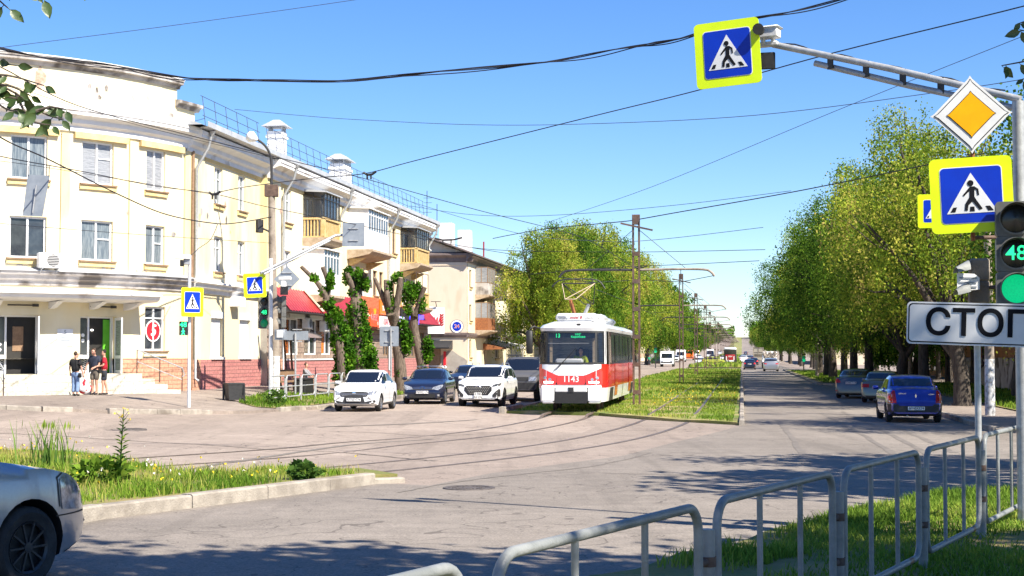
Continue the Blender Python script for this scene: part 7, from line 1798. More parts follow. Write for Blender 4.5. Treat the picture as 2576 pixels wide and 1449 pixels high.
sprig('leafy_branch', 'few leaves poking in at the top left edge', [[(-200, -90), (-60, -40), (20, 20)], [(-60, -40), (60, -30), (110, -5)], [(60, -40), (180, -60), (230, -12)]], 5.0, 4)
sprig('leafy_branch', 'dark leafy twig at the right edge above the yellow diamond sign', [[(2700, 20), (2620, 40), (2560, 60)], [(2690, 130), (2600, 150), (2520, 165)], [(2690, 170), (2620, 185), (2570, 200)], [(2690, 60), (2630, 85), (2565, 75)]], 6.0, 5, .06)
# ------------------------------------------------------------------ street furniture
def frame_at(px, py, Y, yaw, roll=0.0):
    """centre and axes of a flat sign; yaw > 0 turns its right end nearer"""
    ax = V((math.cos(R(yaw)), -math.sin(R(yaw)), 0)); up = V((0, 0, 1))
    a2 = ax * math.cos(R(roll)) + up * math.sin(R(roll)); u2 = up * math.cos(R(roll)) - ax * math.sin(R(roll))
    return at(px, py, Y), a2, u2
def crossing_sign(name, label, fr, w, h, face=.72, mirror=1):
    o, ax, up = fr; n = ax.cross(up); t = thing(name, label, 'road sign', o)
    def P(poly, k, mat, nm, th=.004, par=None):
        mb = MB(); mb.prism(poly, o + n * k, ax, up, th); q = mb.build(nm, mat, t, None, True)
        if par: q.parent = par
        return q
    bk = P(rrect(w, h, .07 * w), 0, ['lime'], 'backing', .012)
    P(rrect(w * .96, h * .96, .06 * w), -.014, 'signback', 'back_plate', .03)
    W = w * face; H = h * face
    P(rrect(W * 1.03, H * 1.03, .05 * w), .003, 'signwhite', 'face_border'); P(rrect(W, H, .045 * w), .006, 'signblue', 'face')
    P([(0, .40 * H), (-.42 * W, -.33 * H), (.42 * W, -.33 * H)][::1], .009, 'signwhite', 'triangle')
    mb = MB(); k = .013; S = lambda x, y: o + n * k + ax * (mirror * x * W) + up * (y * H)
    mb.prism(circ(.052 * W, 16, -.01 * mirror * W, .21 * H), o + n * k, ax, up, .004)
    pd = MB()
    body = [(-.02, .15), (.05, .15), (.115, .10), (.125, -.01), (.095, -.015), (.085, .08), (.05, .095), (.045, -.04), (.075, -.10), (.17, -.26), (.12, -.28), (.01, -.12), (-.06, -.19), (-.075, -.285), (-.125, -.28), (-.11, -.16), (-.035, -.04), (-.03, .07), (-.075, .03), (-.125, -.025), (-.145, .0), (-.09, .065)]
    pl = [(x * W * mirror, y * H) for x, y in body]
    pd.prism(pl[::-1] if mirror > 0 else pl, o + n * k, ax, up, .004); pd.build('walking_figure', 'ink', t, None, True); mb.build('figure_head', 'ink', t, None, True)
    for x0 in (-.30, .0, .27):
        s = mirror; q = [(x0 - .06, -.30), (x0 + .02, -.30), (x0 + .05, -.215), (x0 - .01, -.215)]
        if x0 == 0: q = [(-.04, -.30), (.04, -.30), (.035, -.215), (-.03, -.215)]
        if x0 > 0: q = [(x0 - .01, -.30), (x0 + .08, -.30), (x0 + .02, -.215), (x0 - .05, -.215)]
        mb = MB(); mb.prism([(a * W, b * H) for a, b in q], o + n * .012, ax, up, .003); mb.build('stripe', 'ink', t, None, True)
    return t
def plate(t, o, ax, up, poly, k, mat, nm, th=.004):
    n = ax.cross(up); mb = MB(); mb.prism(poly, o + n * k, ax, up, th); return mb.build(nm, mat, t, None, True)
def tube_part(t, pts, r, mat, nm, n=12, sm=60): mb = MB(); mb.tube(pts, r, n); return mb.build(nm, mat, t, sm, True)
dia = lambda r, c: [p for i in range(4) for p in ((lambda a: [( (r - c) * math.cos(a) - c * .6 * math.sin(a) * -1, (r - c) * math.sin(a) + c * .6 * math.cos(a) * -1), (r * math.cos(a), r * math.sin(a)), ((r - c) * math.cos(a) - c * .6 * math.sin(a), (r - c) * math.sin(a) + c * .6 * math.cos(a))])(math.pi / 2 * i))]
# main signal pole on the verge
YM = 14.8; mp = at(2571, 890, YM)
MP = thing('signal_mast', 'grey signal pole at the right edge with a long double arm over the road', 'signal pole', (mp.x, mp.y, G(mp.x, mp.y) + .2))
top = at(2567, 255, YM)
tube_part(MP, [(mp.x, mp.y, .3), (mp.x, mp.y, 2.0), (mp.x, mp.y, top.z)], [.066, .064, .06], 'galv', 'pole', 16)
a0, a1 = at(2567, 250, YM), at(1945, 112, 16.4); am = at(2050, 150, 16.15)
tube_part(MP, [a0, a0.lerp(a1, .5) + V((0, 0, .02)), a1], .036, 'galv', 'arm')
tube_part(MP, [a0 + V((0, 0, -.10)), a0.lerp(am, .5) + V((0, 0, -.085)), am + V((0, 0, -.04))], .033, 'galv', 'arm')
tube_part(MP, [a0.lerp(a1, k) + V((0, .05, .05 + .02 * math.sin(k * 30))) for k in np.linspace(.05, .98, 24)], .009, 'wire', 'cable', 6)
for k in (.16, .30, .45, .60, .75):
    p = a0.lerp(a1, k); mb = MB(); mb.box(p + V((0, 0, -.045)), (.012, .085, .17), R(30)); mb.build('strap', 'trim', MP, None, True)
CM = thing('traffic_camera', 'white traffic camera with a black hood on the tip of the arm', 'camera', a1)
fx, fy, fz = frame_at(1935, 95, 16.4, 28)
def bx(t, px, py, Y, d, mat, nm, yaw=28, bev=.01): mb = MB(); mb.box(at(px, py, Y), d, -R(yaw), None, bev); return mb.build(nm, mat, t, 40, True)
bx(CM, 1933, 82, 16.4, (.24, .16, .13), 'polewhite', 'housing'); bx(CM, 1935, 71, 16.4, (.27, .2, .02), 'plate', 'sunshield'); bx(CM, 1930, 112, 16.42, (.26, .1, .05), 'polewhite', 'bracket', 28)
for x in (1920, 1945): bx(CM, x, 100, 16.4, (.04, .06, .1), 'polewhite', 'foot')
p_ = at(1910, 76, 16.25); tube_part(CM, [p_, p_ + V((-.04, -.16, -.02))], [.06, .062], 'black', 'lens_hood', 16); bx(CM, 1931, 153, 16.4, (.17, .03, .19), 'black', 'infrared_lamp', 15)
crossing_sign('crossing_sign', 'yellow edged pedestrian crossing sign hanging at the tip of the arm against the sky', frame_at(1830, 134, 16.3, 22, 3.0), .735, .735, .715)
# diamond and crossing sign on the bracket beside the mast
BR = thing('sign_bracket', 'rusty bracket pipe carrying the diamond and crossing sign', 'bracket', at(2447, 600, 14.55))
tube_part(BR, [at(2446, 330, 14.62), at(2448, 606, 14.62)], .022, 'rustorange', 'upright'); tube_part(BR, [at(2448, 598, 14.62), mp + V((0, 0, (at(2567, 596, YM).z - mp.z)))], .02, 'rust', 'crossbar')
o, ax, up = frame_at(2443, 288, 14.5, 14, 1.0); DS = thing('priority_sign', 'white diamond priority road sign with amber centre', 'road sign', o)
for r_, k, m_, nm in ((.388, 0, 'signwhite', 'plate'), (.355, .004, 'ink', 'border_line'), (.343, .008, 'signwhite', 'field'), (.236, .012, 'ink', 'centre_line'), (.226, .016, 'signamber', 'centre')): plate(DS, o, ax, up, dia(r_, .035 if r_ > .3 else .022), k, m_, nm, .012 if k == 0 else .004)
crossing_sign('crossing_sign', 'large yellow edged pedestrian crossing sign below the diamond', frame_at(2444, 490, 14.5, 14, 2.2), .78, .742, .735)
# stop line plate
o, ax, up = frame_at(2458, 816, 13.55, 24, -2.2); SP = thing('stop_line_sign', 'long white plate with the black word for stop on its own post', 'road sign', o)
Wp, Hp = 1.262, .392
poly = lambda w, h, r: rrect(w, h, r, 5)
plate(SP, o, ax, up, poly(Wp, Hp, .04), 0, 'signwhite', 'plate', .02); plate(SP, o, ax, up, poly(Wp - .03, Hp - .03, .035), .003, 'ink', 'border_line'); plate(SP, o, ax, up, poly(Wp - .052, Hp - .052, .03), .006, 'signwhite', 'field')
mb = MB(); mb.text('СТОП', o + ax * .012 + up * -.003 + ax.cross(up) * .007, ax, up, .335, .004, sx=1.0, bold=.020); mb.build('lettering', 'ink', SP, None, True)
pb = gp(2463, 1340, .2); pt = at(2462, 830, 13.62); tube_part(SP, [(pt.x, pt.y + .05, .35), (pt.x, pt.y + .05, pt.z)], .03, 'galv', 'post')
# traffic lights on the mast
def section(t, c, ax, up, k, lens, r=.125, dig=None):
    n = ax.cross(up); o2 = c - up * k
    mb = MB(); mb.prism(rrect(.36, .335, .03), o2, ax, up, .16); mb.build('section', 'tl', t, None, True)
    mb = MB(); fr_ = Matrix((( ax.x, up.x, n.x), (ax.y, up.y, n.y), (ax.z, up.z, n.z))).to_4x4(); fr_.translation = o2; mb.fr = fr_
    mb.lathe([(r * 1.12, .002), (r * 1.16, .03), (r * 1.02, .03), (r, .002)], 'Z', 28); mb.build('bezel', 'tl', t, 50, True)
    mb = MB(fr_); vs = []; 
    for i in range(19):
        a = R(-10 + 200 * i / 18); dl = .18 * (.55 + .45 * math.sin(max(0, min(math.pi, a)))); x, y = math.cos(a) * r * 1.1, math.sin(a) * r * 1.1; vs += [(x, y, .01), (x * 1.02, y * 1.02 - .01, dl)]
    mb.add(vs, [(2*i, 2*i+1, 2*i+3, 2*i+2) for i in range(18)]); mb.build('visor', 'tl', t, 50, True)
    mb = MB(fr_); mb.lathe([(.001, .022), (r * .6, .016), (r, .004)], 'Z', 28); mb.build('lens', lens, t, 50, True)
    if dig: mb = MB(); mb.text(dig, o2 + n * .026, ax, up, .20, .004, bold=.004); mb.build('countdown', 'greendigit', t, None, True)
def traffic_light(name, label, fr, lenses, dig=None, r=.125):
    o, ax, up = fr; t = thing(name, label, 'traffic light', o)
    for i, l in enumerate(lenses): section(t, o, ax, up, (i - 1) * .338, l, r, dig if i == 1 else None)
    return t
traffic_light('traffic_light', 'large traffic light at the right edge showing green and a countdown of 48', frame_at(2556, 638, 14.2, 14, 0), ['darklens', 'darklens', 'greenlit'], '48', .137)
PT = thing('crossing_signal', 'grey pedestrian signal seen from the side with rust streaked hoods', 'traffic light', at(2465, 705, 15.2))
for i, y in enumerate((680, 736)):
    c = at(2463, y, 15.2); mb = MB(); mb.box(c, (.20, .22, .236), -R(14), None, .02); mb.build('section', 'concrete', PT, 40, True)
    a = at(2440, y - 6, 15.1); b = at(2409, y + 4, 14.95); mb = MB()
    vs = []; d = (b - a); s_ = V((0, 1, 0)) * .1
    for i_ in range(9):
        q = R(180 * i_ / 8); off = V((-.02, math.cos(q) * .10, math.sin(q) * .10 - .02)); vs += [a + off, b + off * V((1, .9, .62)) if False else b + V((off.x, off.y * .9, off.z * .6))]
    mb.add(vs, [(2*i_, 2*i_+1, 2*i_+3, 2*i_+2) for i_ in range(8)]); mb.build('visor', 'fence', PT, 50, True)
o2, ax2, up2 = frame_at(2436, 711, 15.05, 10); plate(PT, o2, ax2, up2, [(-.11, -.09), (.11, -.07), (.11, .05), (.06, .09), (-.11, .10)], 0, 'plate', 'instruction_plate')
mb = MB()
for k in range(3): mb.bar(o2 + ax2 * -.09 + up2 * (.05 - .045 * k) + V((0, -.006, 0)), o2 + ax2 * .08 + up2 * (.045 - .045 * k) + V((0, -.006, 0)), .004, .014)
mb.build('printed_line', 'signback', PT, None, True)['kind'] = 'stuff'
tube_part(PT, [at(2463, 736, 15.2) + V((0, 0, .05)), V((mp.x, mp.y, at(2463, 736, 15.2).z + .05))], .02, 'rust', 'bracket')
# pedestrian railings in the foreground
FP = lambda k: V((1.04 + 1.096 * k, 7.55 + 2.02 * k, 0)); FU = (FP(1) - FP(0)).normalized()
def near_panel(label, bent=0.0):
    t = thing('pedestrian_railing', label, 'railing', (0, 0, 0)); L = 2.04; z0, z1, r = .09, .885, .13
    loop = []
    for cx, cz, a0_ in ((L/2 - r, z1 - r, 0), (-L/2 + r, z1 - r, 90), (-L/2 + r, z0 + r, 180), (L/2 - r, z0 + r, 270)):
        for i in range(7): a = R(a0_ + 15 * i); loop.append((cx + r * math.cos(a), 0, cz + r * math.sin(a)))
    mb = MB(); mb.tube(loop + loop[:2], .0235, 12, cap=False); mb.build('frame', 'fence', t, 70)
    for x in (-.36, .36): mb = MB(); mb.tube([(x, 0, z0), (x, 0, z1)], .0165, 10); mb.build('bar', 'fence', t, 70)
    mb = MB(); mb.tube([(L/2 + .13, 0, -.35), (L/2 + .13, 0, .76)], .036, 12); mb.build('post', 'fence', t, 70)
    for z in (.32, .60):
        mb = MB(); mb.tube([(L/2 - .01, 0, z), (L/2 + .13, 0, z)], .02, 8); mb.lathe([(.042, -.025), (.042, .025)], 'Z', 12, (L/2 + .13, 0, z)); mb.build('clamp', 'rust', t, 70)
    return t
lab = ['railing panel nearest the camera, only its sunlit top bend in view', 'shaded railing panel closest to the lower edge, with two bars cut off by the frame', 'railing panel second from the lower edge, half shaded, in front of the kerb', 'railing panel in dappled light just left of the stop sign post', 'sunlit white railing panel between the stop sign post and the mast', 'railing panel beyond the mast at the very right edge']
RP = None
for i, k in enumerate(range(-2, 4)):
    c = (FP(k) + FP(k + 1)) / 2 - FU * .13; loc = (c.x, c.y, .565); rz = math.atan2(FU.y, FU.x)
    if RP is None: RP = near_panel(lab[0]); RP.location = loc; RP.rotation_euler = (0, 0, rz); RP['group'] = 'railings along the near kerb'
    else: copy_thing(RP, loc, rz, lab[i], group='railings along the near kerb')
# concrete lamp posts on the right
def concrete_pole(px, py, h, label, white=True, r=.17, lamp=None):
    b = gp(px, py, .12); t = thing('concrete_pole', label, 'lamp post', b)
    mb = MB(); mb.tube([(0, 0, 1.9 if white else -.1), (0, 0, h)], [r * .94, r * .62], 14); mb.build('shaft', 'concrete', t, 60)
    if white: mb = MB(); mb.tube([(0, 0, -.1), (0, 0, 1.9)], [r, r * .945], 14); mb.build('whitewashed_foot', 'whitewash', t, 60)
    return t
cpole = concrete_pole(2491, 1045, 8.0, 'concrete pole with a whitewashed foot behind the stop sign')
mb = MB(); mb.tube([(0, 0, 7.0), (-2.1, -.3, 7.0)], .03, 8); mb.build('side_arm', 'rust', cpole, 60)
concrete_pole(2291, 968, 8.5, 'plain concrete pole among the trunks behind the three parked cars', False)
concrete_pole(2056, 950, 8.5, 'dark concrete pole far right of the road in the tree shade', False)
q = cpole.location; crossing_sign('crossing_sign', 'smaller crossing sign half hidden behind the large one', frame_at(2352, 531, q.y - .4, 12, 0), 1.12, 1.14, .66)
FT = traffic_light('far_traffic_light', 'small traffic light glowing green under the trees at the far junction', frame_at(2022, 899, 178, 0), ['darklens', 'greenlens', 'greenlit'], None, .2)
tube_part(FT, [at(2022, 905, 178.3), gp(2022, 934)], .07, 'trim', 'post'); 
FT2 = traffic_light('far_traffic_light', 'small traffic light glowing green by the bush on the left kerb', frame_at(1649, 878, 208, 0), ['darklens', 'greenlens', 'greenlit'], None, .2)
tube_part(FT2, [at(1649, 884, 208.3), V((at(1649, 884, 208.3).x, 208.3, .2))], .07, 'trim', 'post')
# --- left corner: slim pole with crossing sign and countdown
b = gp(475, 1025, .1); Y4 = b.y; SPL = thing('signal_pole', 'slim white pole on the left pavement carrying a green countdown', 'signal pole', b)
tube_part(SPL, [b, at(477, 642, Y4)], .055, 'polewhite', 'pole')
crossing_sign('crossing_sign', 'crossing sign on the slim pole left of the drainpipe, turned aside', frame_at(484, 760, Y4 - .2, -38, 0), .80, .97, .70)
PS4 = thing('pedestrian_signal', 'black pedestrian signal with green walking man and the number 48', 'traffic light', at(461, 826, Y4 - .1))
o, ax, up = frame_at(461, 826, Y4 - .15, -10); plate(PS4, o, ax, up, rrect(.27, .46, .02), 0, 'black', 'case', .18)
mb = MB(); mb.text('48', o + up * .12 + V((0, -.01, 0)), ax, up, .24, .005, bold=.01); mb.build('countdown', 'greendigit', PS4, None, True)
mb = MB(); c_ = o + V((0, -.012, 0)) - up * .1; mb.prism(circ(.028, 10, 0, .085), c_, ax, up, .004)
for p, q_ in (((0, .05), (.01, -.03)), ((0, -.03), (-.05, -.12)), ((.01, -.03), (.05, -.12)), ((0, .04), (-.055, -.02)), ((0, .04), (.05, -.01))): mb.bar(c_ + ax * p[0] + up * p[1], c_ + ax * q_[0] + up * q_[1], .03, .006, up=(0, -1, 0))
mb.build('walking_man', 'greendigit', PS4, None, True)
C4 = thing('traffic_camera', 'white camera on top of the slim left pole', 'camera', at(465, 645, Y4)); bx(C4, 461, 646, Y4 - .2, (.5, .14, .13), 'plate', 'housing', -15); bx(C4, 458, 662, Y4 - .2, (.12, .12, .22), 'black', 'lamp', 0); bx(C4, 470, 655, Y4 - .1, (.2, .1, .3), 'galv', 'bracket', 0)
# signal pole with arm and signs near the lamp post
b = gp(681, 1002, .1); Y5 = b.y; WP = thing('signal_pole', 'white pole with a slanting arm in front of the tall lamp post', 'signal pole', b)
tube_part(WP, [b, at(681, 650, Y5)], .085, 'polewhite', 'pole'); e1 = at(845, 592, Y5 + 2.5)
tube_part(WP, [at(655, 687, Y5 - .4), at(748, 640, Y5 + 1.2), e1, at(885, 591, Y5 + 2.6)], .06, 'galv', 'arm'); tube_part(WP, [at(664, 690, Y5 - .3), at(830, 605, Y5 + 2.2)], .045, 'galv', 'arm')
def back_sign(name, label, px, py, Y, poly, yaw=0, roll=0, mat='signback'):
    o, ax, up = frame_at(px, py, Y, yaw, roll); t = thing('road_sign', label, 'road sign', o); plate(t, o, ax, up, poly, 0, mat, 'plate', .02)
    for z in (-.25, .25): mb = MB(); mb.bar(o + up * z - ax * .2 + V((0, -.02, 0)), o + up * z + ax * .2 + V((0, -.02, 0)), .04, .04); mb.build('clamp', 'galv', t, None, True)
    return t
back_sign('sign_back', 'grey back of a square sign on the end of the slanting arm', 889, 590, Y5 + 2.4, rrect(.92, 1.0, .06))
back_sign('sign_back', 'grey back of a diamond sign by the lamp post', 722, 702, Y5 - .3, dia(.53, .04))
crossing_sign('crossing_sign', 'crossing sign beside the lamp post above the left traffic light', frame_at(641, 718, Y5 - .2, -8, 3), .88, .96, .68, -1)
traffic_light('traffic_light', 'traffic light by the lamp post showing green, partly behind the white pole', frame_at(664, 786, Y5 + .3, -20), ['darklens', 'darklens', 'greenlens'], '48', .13).scale = (1.15, 1.15, 1.28)
t2 = traffic_light('traffic_light', 'traffic light turned sideways on the right of the white pole', frame_at(708, 785, Y5 + .3, 80), ['darklens'] * 3, None, .13); t2.scale = (1.15, 1.15, 1.28)
C5 = thing('traffic_camera', 'white camera hanging before the grey diamond', 'camera', at(716, 702, Y5 - .6)); bx(C5, 717, 700, Y5 - .6, (.5, .14, .12), 'plate', 'housing', 15); bx(C5, 714, 716, Y5 - .6, (.2, .1, .3), 'polewhite', 'bracket', 0); bx(C5, 715, 731, Y5 - .6, (.3, .1, .34), 'black', 'lamp', 0)
K5 = thing('control_box', 'grey control box on the pole below the sideways traffic light', 'box', at(706, 842, Y5 - .2)); bx(K5, 706, 842, Y5 - .2, (.42, .25, .42), 'signback', 'case', 15); bx(K5, 704, 840, Y5 - .35, (.28, .02, .3), 'plate', 'door', 15)
b = gp(743, 996, .12); t = back_sign('sign_back', 'long grey plate seen from behind on a thin post before the shop', 748, 844, b.y, rrect(.92, .38, .03)); tube_part(t, [b, at(743, 838, b.y - .05)], .04, 'galv', 'post')
b = gp(984, 1000, .12); b = at(984, 990, 64); b.z = .3; t = back_sign('sign_back', 'square grey sign back on a thin post among the pollarded trunks', 979, 846, 64, rrect(.82, .86, .05)); tube_part(t, [b, at(983, 826, 63.9)], .04, 'galv', 'post')
# lamp post
b = gp(692, 992, .1); Y6 = b.y; LP = thing('lamp_post', 'tall concrete lamp post with a curved arm and egg shaped lamp', 'lamp post', b)
tp = at(683, 472, Y6); tube_part(LP, [b + V((0, 0, 1.6)), at(686, 720, Y6), tp], [.19, .165, .14], 'concrete', 'shaft'); tube_part(LP, [b - V((0, 0, .1)), b + V((0, 0, 1.6))], [.2, .19], 'whitewash', 'painted_foot')
bx(LP, 683, 480, Y6, (.55, .3, .5), 'rust', 'collar', 0); tube_part(LP, catmull([at(683, 465, Y6), at(682, 400, Y6), at(668, 368, Y6 - .1), at(645, 349, Y6 - .2)], 6), [.06] * 8 + [.05] * 11, 'trim', 'lamp_arm')
mb = MB(); c0, c1 = at(648, 352, Y6 - .2), at(620, 338, Y6 - .3); mb.tube([c0, c0.lerp(c1, .25), c0.lerp(c1, .55), c0.lerp(c1, .85), c1], [.06, .15, .24, .2, .05], 14); mb.build('lamp_head', 'plate', LP, 60, True)
bx(LP, 653, 569, Y6 - .3, (.16, .3, .55), 'trim', 'floodlight', 40); tube_part(LP, [at(683, 585, Y6), at(657, 573, Y6 - .3)], .04, 'trim', 'floodlight_arm')
# low railings on the left
def left_panel(label):
    t = thing('kerb_railing', label, 'railing', (0, 0, 0), 0, 'railings by the bus stop'); L = 1.8; z0, z1, r = .18, 1.0, .14; loop = []
    for cx, cz, a0_ in ((L/2 - r, z1 - r, 0), (-L/2 + r, z1 - r, 90), (-L/2 + r, z0 + r, 180), (L/2 - r, z0 + r, 270)):
        for i in range(5): a = R(a0_ + 22.5 * i); loop.append((cx + r * math.cos(a), 0, cz + r * math.sin(a)))
    mb = MB(); mb.tube(loop + loop[:2], .028, 8, cap=False); mb.build('frame', 'galv', t, 70)
    mb = MB(); mb.tube([(-L/2, 0, .58), (L/2, 0, .58)], .022, 8); mb.build('bar', 'galv', t, 70)
    mb = MB(); mb.tube([(-L/2 - .1, 0, -.1), (-L/2 - .1, 0, .9)], .034, 8); mb.build('post', 'steel_grey', t, 70); return t
labs = ['first grey kerb railing behind the white pole', 'kerb railing right of the white pole', 'kerb railing with a dented top bar', 'kerb railing in front of the black bin', 'kerb railing by the sitting person', 'kerb railing behind the white saloon', 'kerb railing left of the navy hatchback roof', 'kerb railing glimpsed over the navy hatchback']
LPN = None
for i in range(8):
    loc = stz(54.6 + 2.02 * i, -17.55, .12)
    if LPN is None: LPN = left_panel(labs[0]); LPN.location = loc; LPN.rotation_euler = (0, 0, HEAD)
    else: copy_thing(LPN, loc, HEAD, labs[i])
# bins
def bin_(px, py, w, h, mat, label, slat=False, Y=None):
    b = gp(px, py, .1); t = thing('litter_bin', label, 'litter bin', b, -.3)
    mb = MB(); mb.tube([(0, 0, .05), (0, 0, h)], [w * .42, w * .5], 18 if not slat else 4); mb.build('tub', mat, t, 40)
    mb = MB(); mb.tube([(0, 0, h), (0, 0, h + .06)], [w * .53, w * .53], 18 if not slat else 4); mb.build('rim', 'trim', t, 40)
    for s in (-1, 1): mb = MB(); mb.box((s * w * .5, 0, h * .5), (.05, .08, h)); mb.build('leg', 'trim', t)
bin_(390, 972, .62, .48, 'galv', 'round grey litter bin by the shop steps'); bin_(588, 1009, .85, .62, 'trim', 'black square litter bin on the corner pavement', True)
b = stz(61.5, -18.6, .12); t = thing('litter_bin', 'black bin behind the kerb railing at the bus stop', 'litter bin', b, HEAD); mb = MB(); mb.box((0, 0, .35), (1.3, .5, .6), None, 0, .03); mb.build('tub', 'black', t); mb = MB(); mb.box((0, 0, .68), (1.36, .56, .06)); mb.build('lid', 'trim', t)
# bus shelter: bent tubes and a curved sheet roof, bench
b = stz(62.5, -19.2, .12); BS = thing('bus_shelter', 'small bus shelter of slanting steel tubes under a curved brown roof', 'bus shelter', b, HEAD)
for x in (-1.35, -.45, .45, 1.35): mb = MB(); mb.tube([(x, .55, 0), (x, .62, .5), (x + .0, -.15 + .9, 2.3), (x, .55, 2.48)], .05, 8); mb.build('post', 'rust', BS, 60)
mb = MB(); k = 10; vs = []
for i in range(k + 1):
    a = -.9 + 1.8 * i / k; vs += [(-1.55, .1 + .95 * math.sin(a), 2.0 + .62 * math.cos(a)), (1.55, .1 + .95 * math.sin(a), 2.0 + .62 * math.cos(a))]
mb.add(vs, [(2*i, 2*i+1, 2*i+3, 2*i+2) for i in range(k)]); mb.build('roof', 'roofbrown', BS, 60)
for x in (-1.57, 1.57): mb = MB(); mb.tube([(x, .1 + .95 * math.sin(-.9 + 1.8 * i / k), 2.0 + .62 * math.cos(-.9 + 1.8 * i / k)) for i in range(k + 1)], .05, 6); mb.build('roof_bow', 'trim', BS, 60)
mb = MB(); mb.box((0, .35, .48), (2.7, .4, .06)); mb.box((0, .58, .85), (2.7, .05, .3)); mb.build('bench', 'frameold', BS)
# tram poles
def tram_pole(label, s, h=7.75, arm=5.5):
    t = thing('tram_pole', label, 'tram pole', stz(s, -4.22, .1), HEAD - math.pi / 2, 'tram poles between the tracks')
    for x in (-.12, .12):
        mb = MB(); mb.box((x, 0, h / 2), (.075, .15, h)); mb.build('channel', 'rust', t)
    for i in range(6): mb = MB(); mb.box((0, -.085, .55 + i * 1.12), (.3, .02, .17)); mb.build('batten', 'rust', t)
    mb = MB(); mb.box((0, 0, h - .2), (.29, .19, .4)); mb.build('cap', 'rust', t)
    for s_ in (-1, 1):
        mb = MB(); mb.tube(catmull([(s_ * .1, 0, arm), (s_ * 1.6, 0, arm + .02), (s_ * 2.7, 0, arm), (s_ * 3.0, 0, arm - .1), (s_ * 3.15, 0, arm - .28)], 4), .047, 8); mb.build('arm', 'trim' if s_ < 0 else 'concrete', t, 60)
        mb = MB(); mb.tube([(s_ * .3, 0, arm - .42), (s_ * 1.8, 0, arm - .5), (s_ * 3.1, 0, arm - .26)], .014, 5); mb.tube([(s_ * 1.8, 0, arm), (s_ * 1.8, 0, arm - .62)], .015, 5); mb.build('pull_off', 'wire', t, 60)
        mb = MB(); mb.tube([(s_ * .1, 0, h - .6), (s_ * 2.0, 0, arm + .05)], .012, 5); mb.build('stay', 'wire', t, 60)
    mb = MB(); mb.bar((-.62, -.1, h - .35), (.68, -.1, h - .65), .07, .07); mb.build('crossbar', 'rust', t); return t
pl_lab = ['tram pole nearest the camera, of two rusty channels, right beside the tram', 'second tram pole with arms over both tracks', 'third tram pole with a notched top', 'fourth tram pole in front of the distant traffic', 'fifth tram pole in front of the yellow green car']
TP = tram_pole(pl_lab[0], 60)
for i, s in enumerate([105, 139, 174, 200, 236, 270, 305, 340, 376, 412, 450, 490, 530, 575, 620, 670, 720, 780]):
    copy_thing(TP, stz(s, -4.22, .1), HEAD - math.pi / 2, pl_lab[i + 1] if i < 4 else 'distant rusty tram pole in the crowded row along the tracks')
# wires
def wire(label, pts, r=.012, mat='wire', n=7, name='overhead_wire'):
    c = catmull([at(*p) for p in pts], n); o = MB(); o.tube(c, r, 5); q = o.build(name, mat); tag(q, label, 'wire'); return q
def bundle():
    c = catmull([at(*p) for p in [(-250, 60, 30), (0, 122, 30), (240, 160, 30), (410, 187, 30), (620, 203, 29.5), (850, 200, 29), (1100, 183, 28.5), (1400, 150, 28), (1600, 118, 27.5), (1752, 84, 27), (1910, 43, 26.5), (2115, 0, 26), (2400, -70, 25)]], 10); r = random.Random(2)
    t = thing('cable_bundle', 'thick bundle of black cables sagging across the whole sky', 'cable', c[0])
    for k in range(5):
        ph = r.uniform(0, 6); mb = MB(); mb.tube([p + V((0, .03 * math.cos(i * .35 + ph), .028 * math.sin(i * .35 + ph) - (.05 * max(0, math.sin(i * .22 + ph * 2)) if k > 2 else 0))) for i, p in enumerate(c)], .011, 5); mb.build('cable', 'wire', t, 70, True)
bundle()
wire('thin wire running up from the parapet to the top edge', [(-100, 137, 40), (0, 120, 40), (450, 62, 40), (890, 0, 40), (1100, -35, 40)], .009, 'wireblue')
wire('span wire from the upper right edge down to the clamp by the second chimney', [(2750, -40, 30), (2576, 15, 32), (2100, 132, 36), (1752, 228, 40), (1500, 290, 44), (1060, 400, 50), (920, 436, 52), (800, 447, 53), (670, 463, 53), (600, 473, 52), (535, 487, 51)], .016)
wire('cable sagging from the left edge to the lamp post', [(-200, 210, 36), (0, 345, 40), (120, 400, 43), (300, 490, 49), (420, 540, 53), (540, 562, 57), (600, 560, 59), (686, 545, Y6)], .022)
wire('short cable dropping to the slim left pole', [(548, 563, 57), (530, 602, 55), (500, 625, 53), (478, 645, Y4)], .013)
wire('tram contact wire crossing the rounded front on a slant', [(-200, 340, 34), (0, 393, 38), (200, 430, 43), (390, 468, 48), (535, 487, 51), (670, 520, 55), (880, 562, 61), (1100, 608, 68), (1290, 640, 74)], .014)
wire('lower contact wire across the rounded front', [(-200, 395, 34), (0, 405, 38), (270, 446, 45), (540, 490, 51)], .008)
wire('thin wire across the second floor windows to the lamp post', [(-150, 545, 45), (0, 562, 46), (350, 590, 54), (688, 612, Y6)], .01)
wire('tram contact wire running along the roof edge towards the tram poles', [(-200, 80, 30), (0, 168, 34), (196, 266, 40), (474, 340, 46), (735, 405, 52), (908, 447, 56), (1200, 528, 62), (1380, 573, 66), (1470, 600, 60), (1560, 650, 64), (1640, 700, 120)], .015)
wire('second wire descending over the cornice', [(-150, 140, 34), (0, 205, 36), (330, 310, 44), (690, 398, 54)], .008)
wire('high thin wire sagging right across the picture', [(590, 275, 62), (750, 290, 60), (900, 301, 58), (1200, 314, 54), (1500, 311, 50), (1900, 290, 45), (2360, 232, 40), (2600, 195, 36)], .011, 'wireblue')
wire('span wire from the roof beam past the first tram pole top to the trees', [(1240, 600, 80), (1290, 590, 78), (1380, 575, 70), (1560, 558, 62), (1605, 552, 60), (1700, 535, 58), (2000, 482, 54), (2346, 412, 50), (2480, 385, 49)], .02)
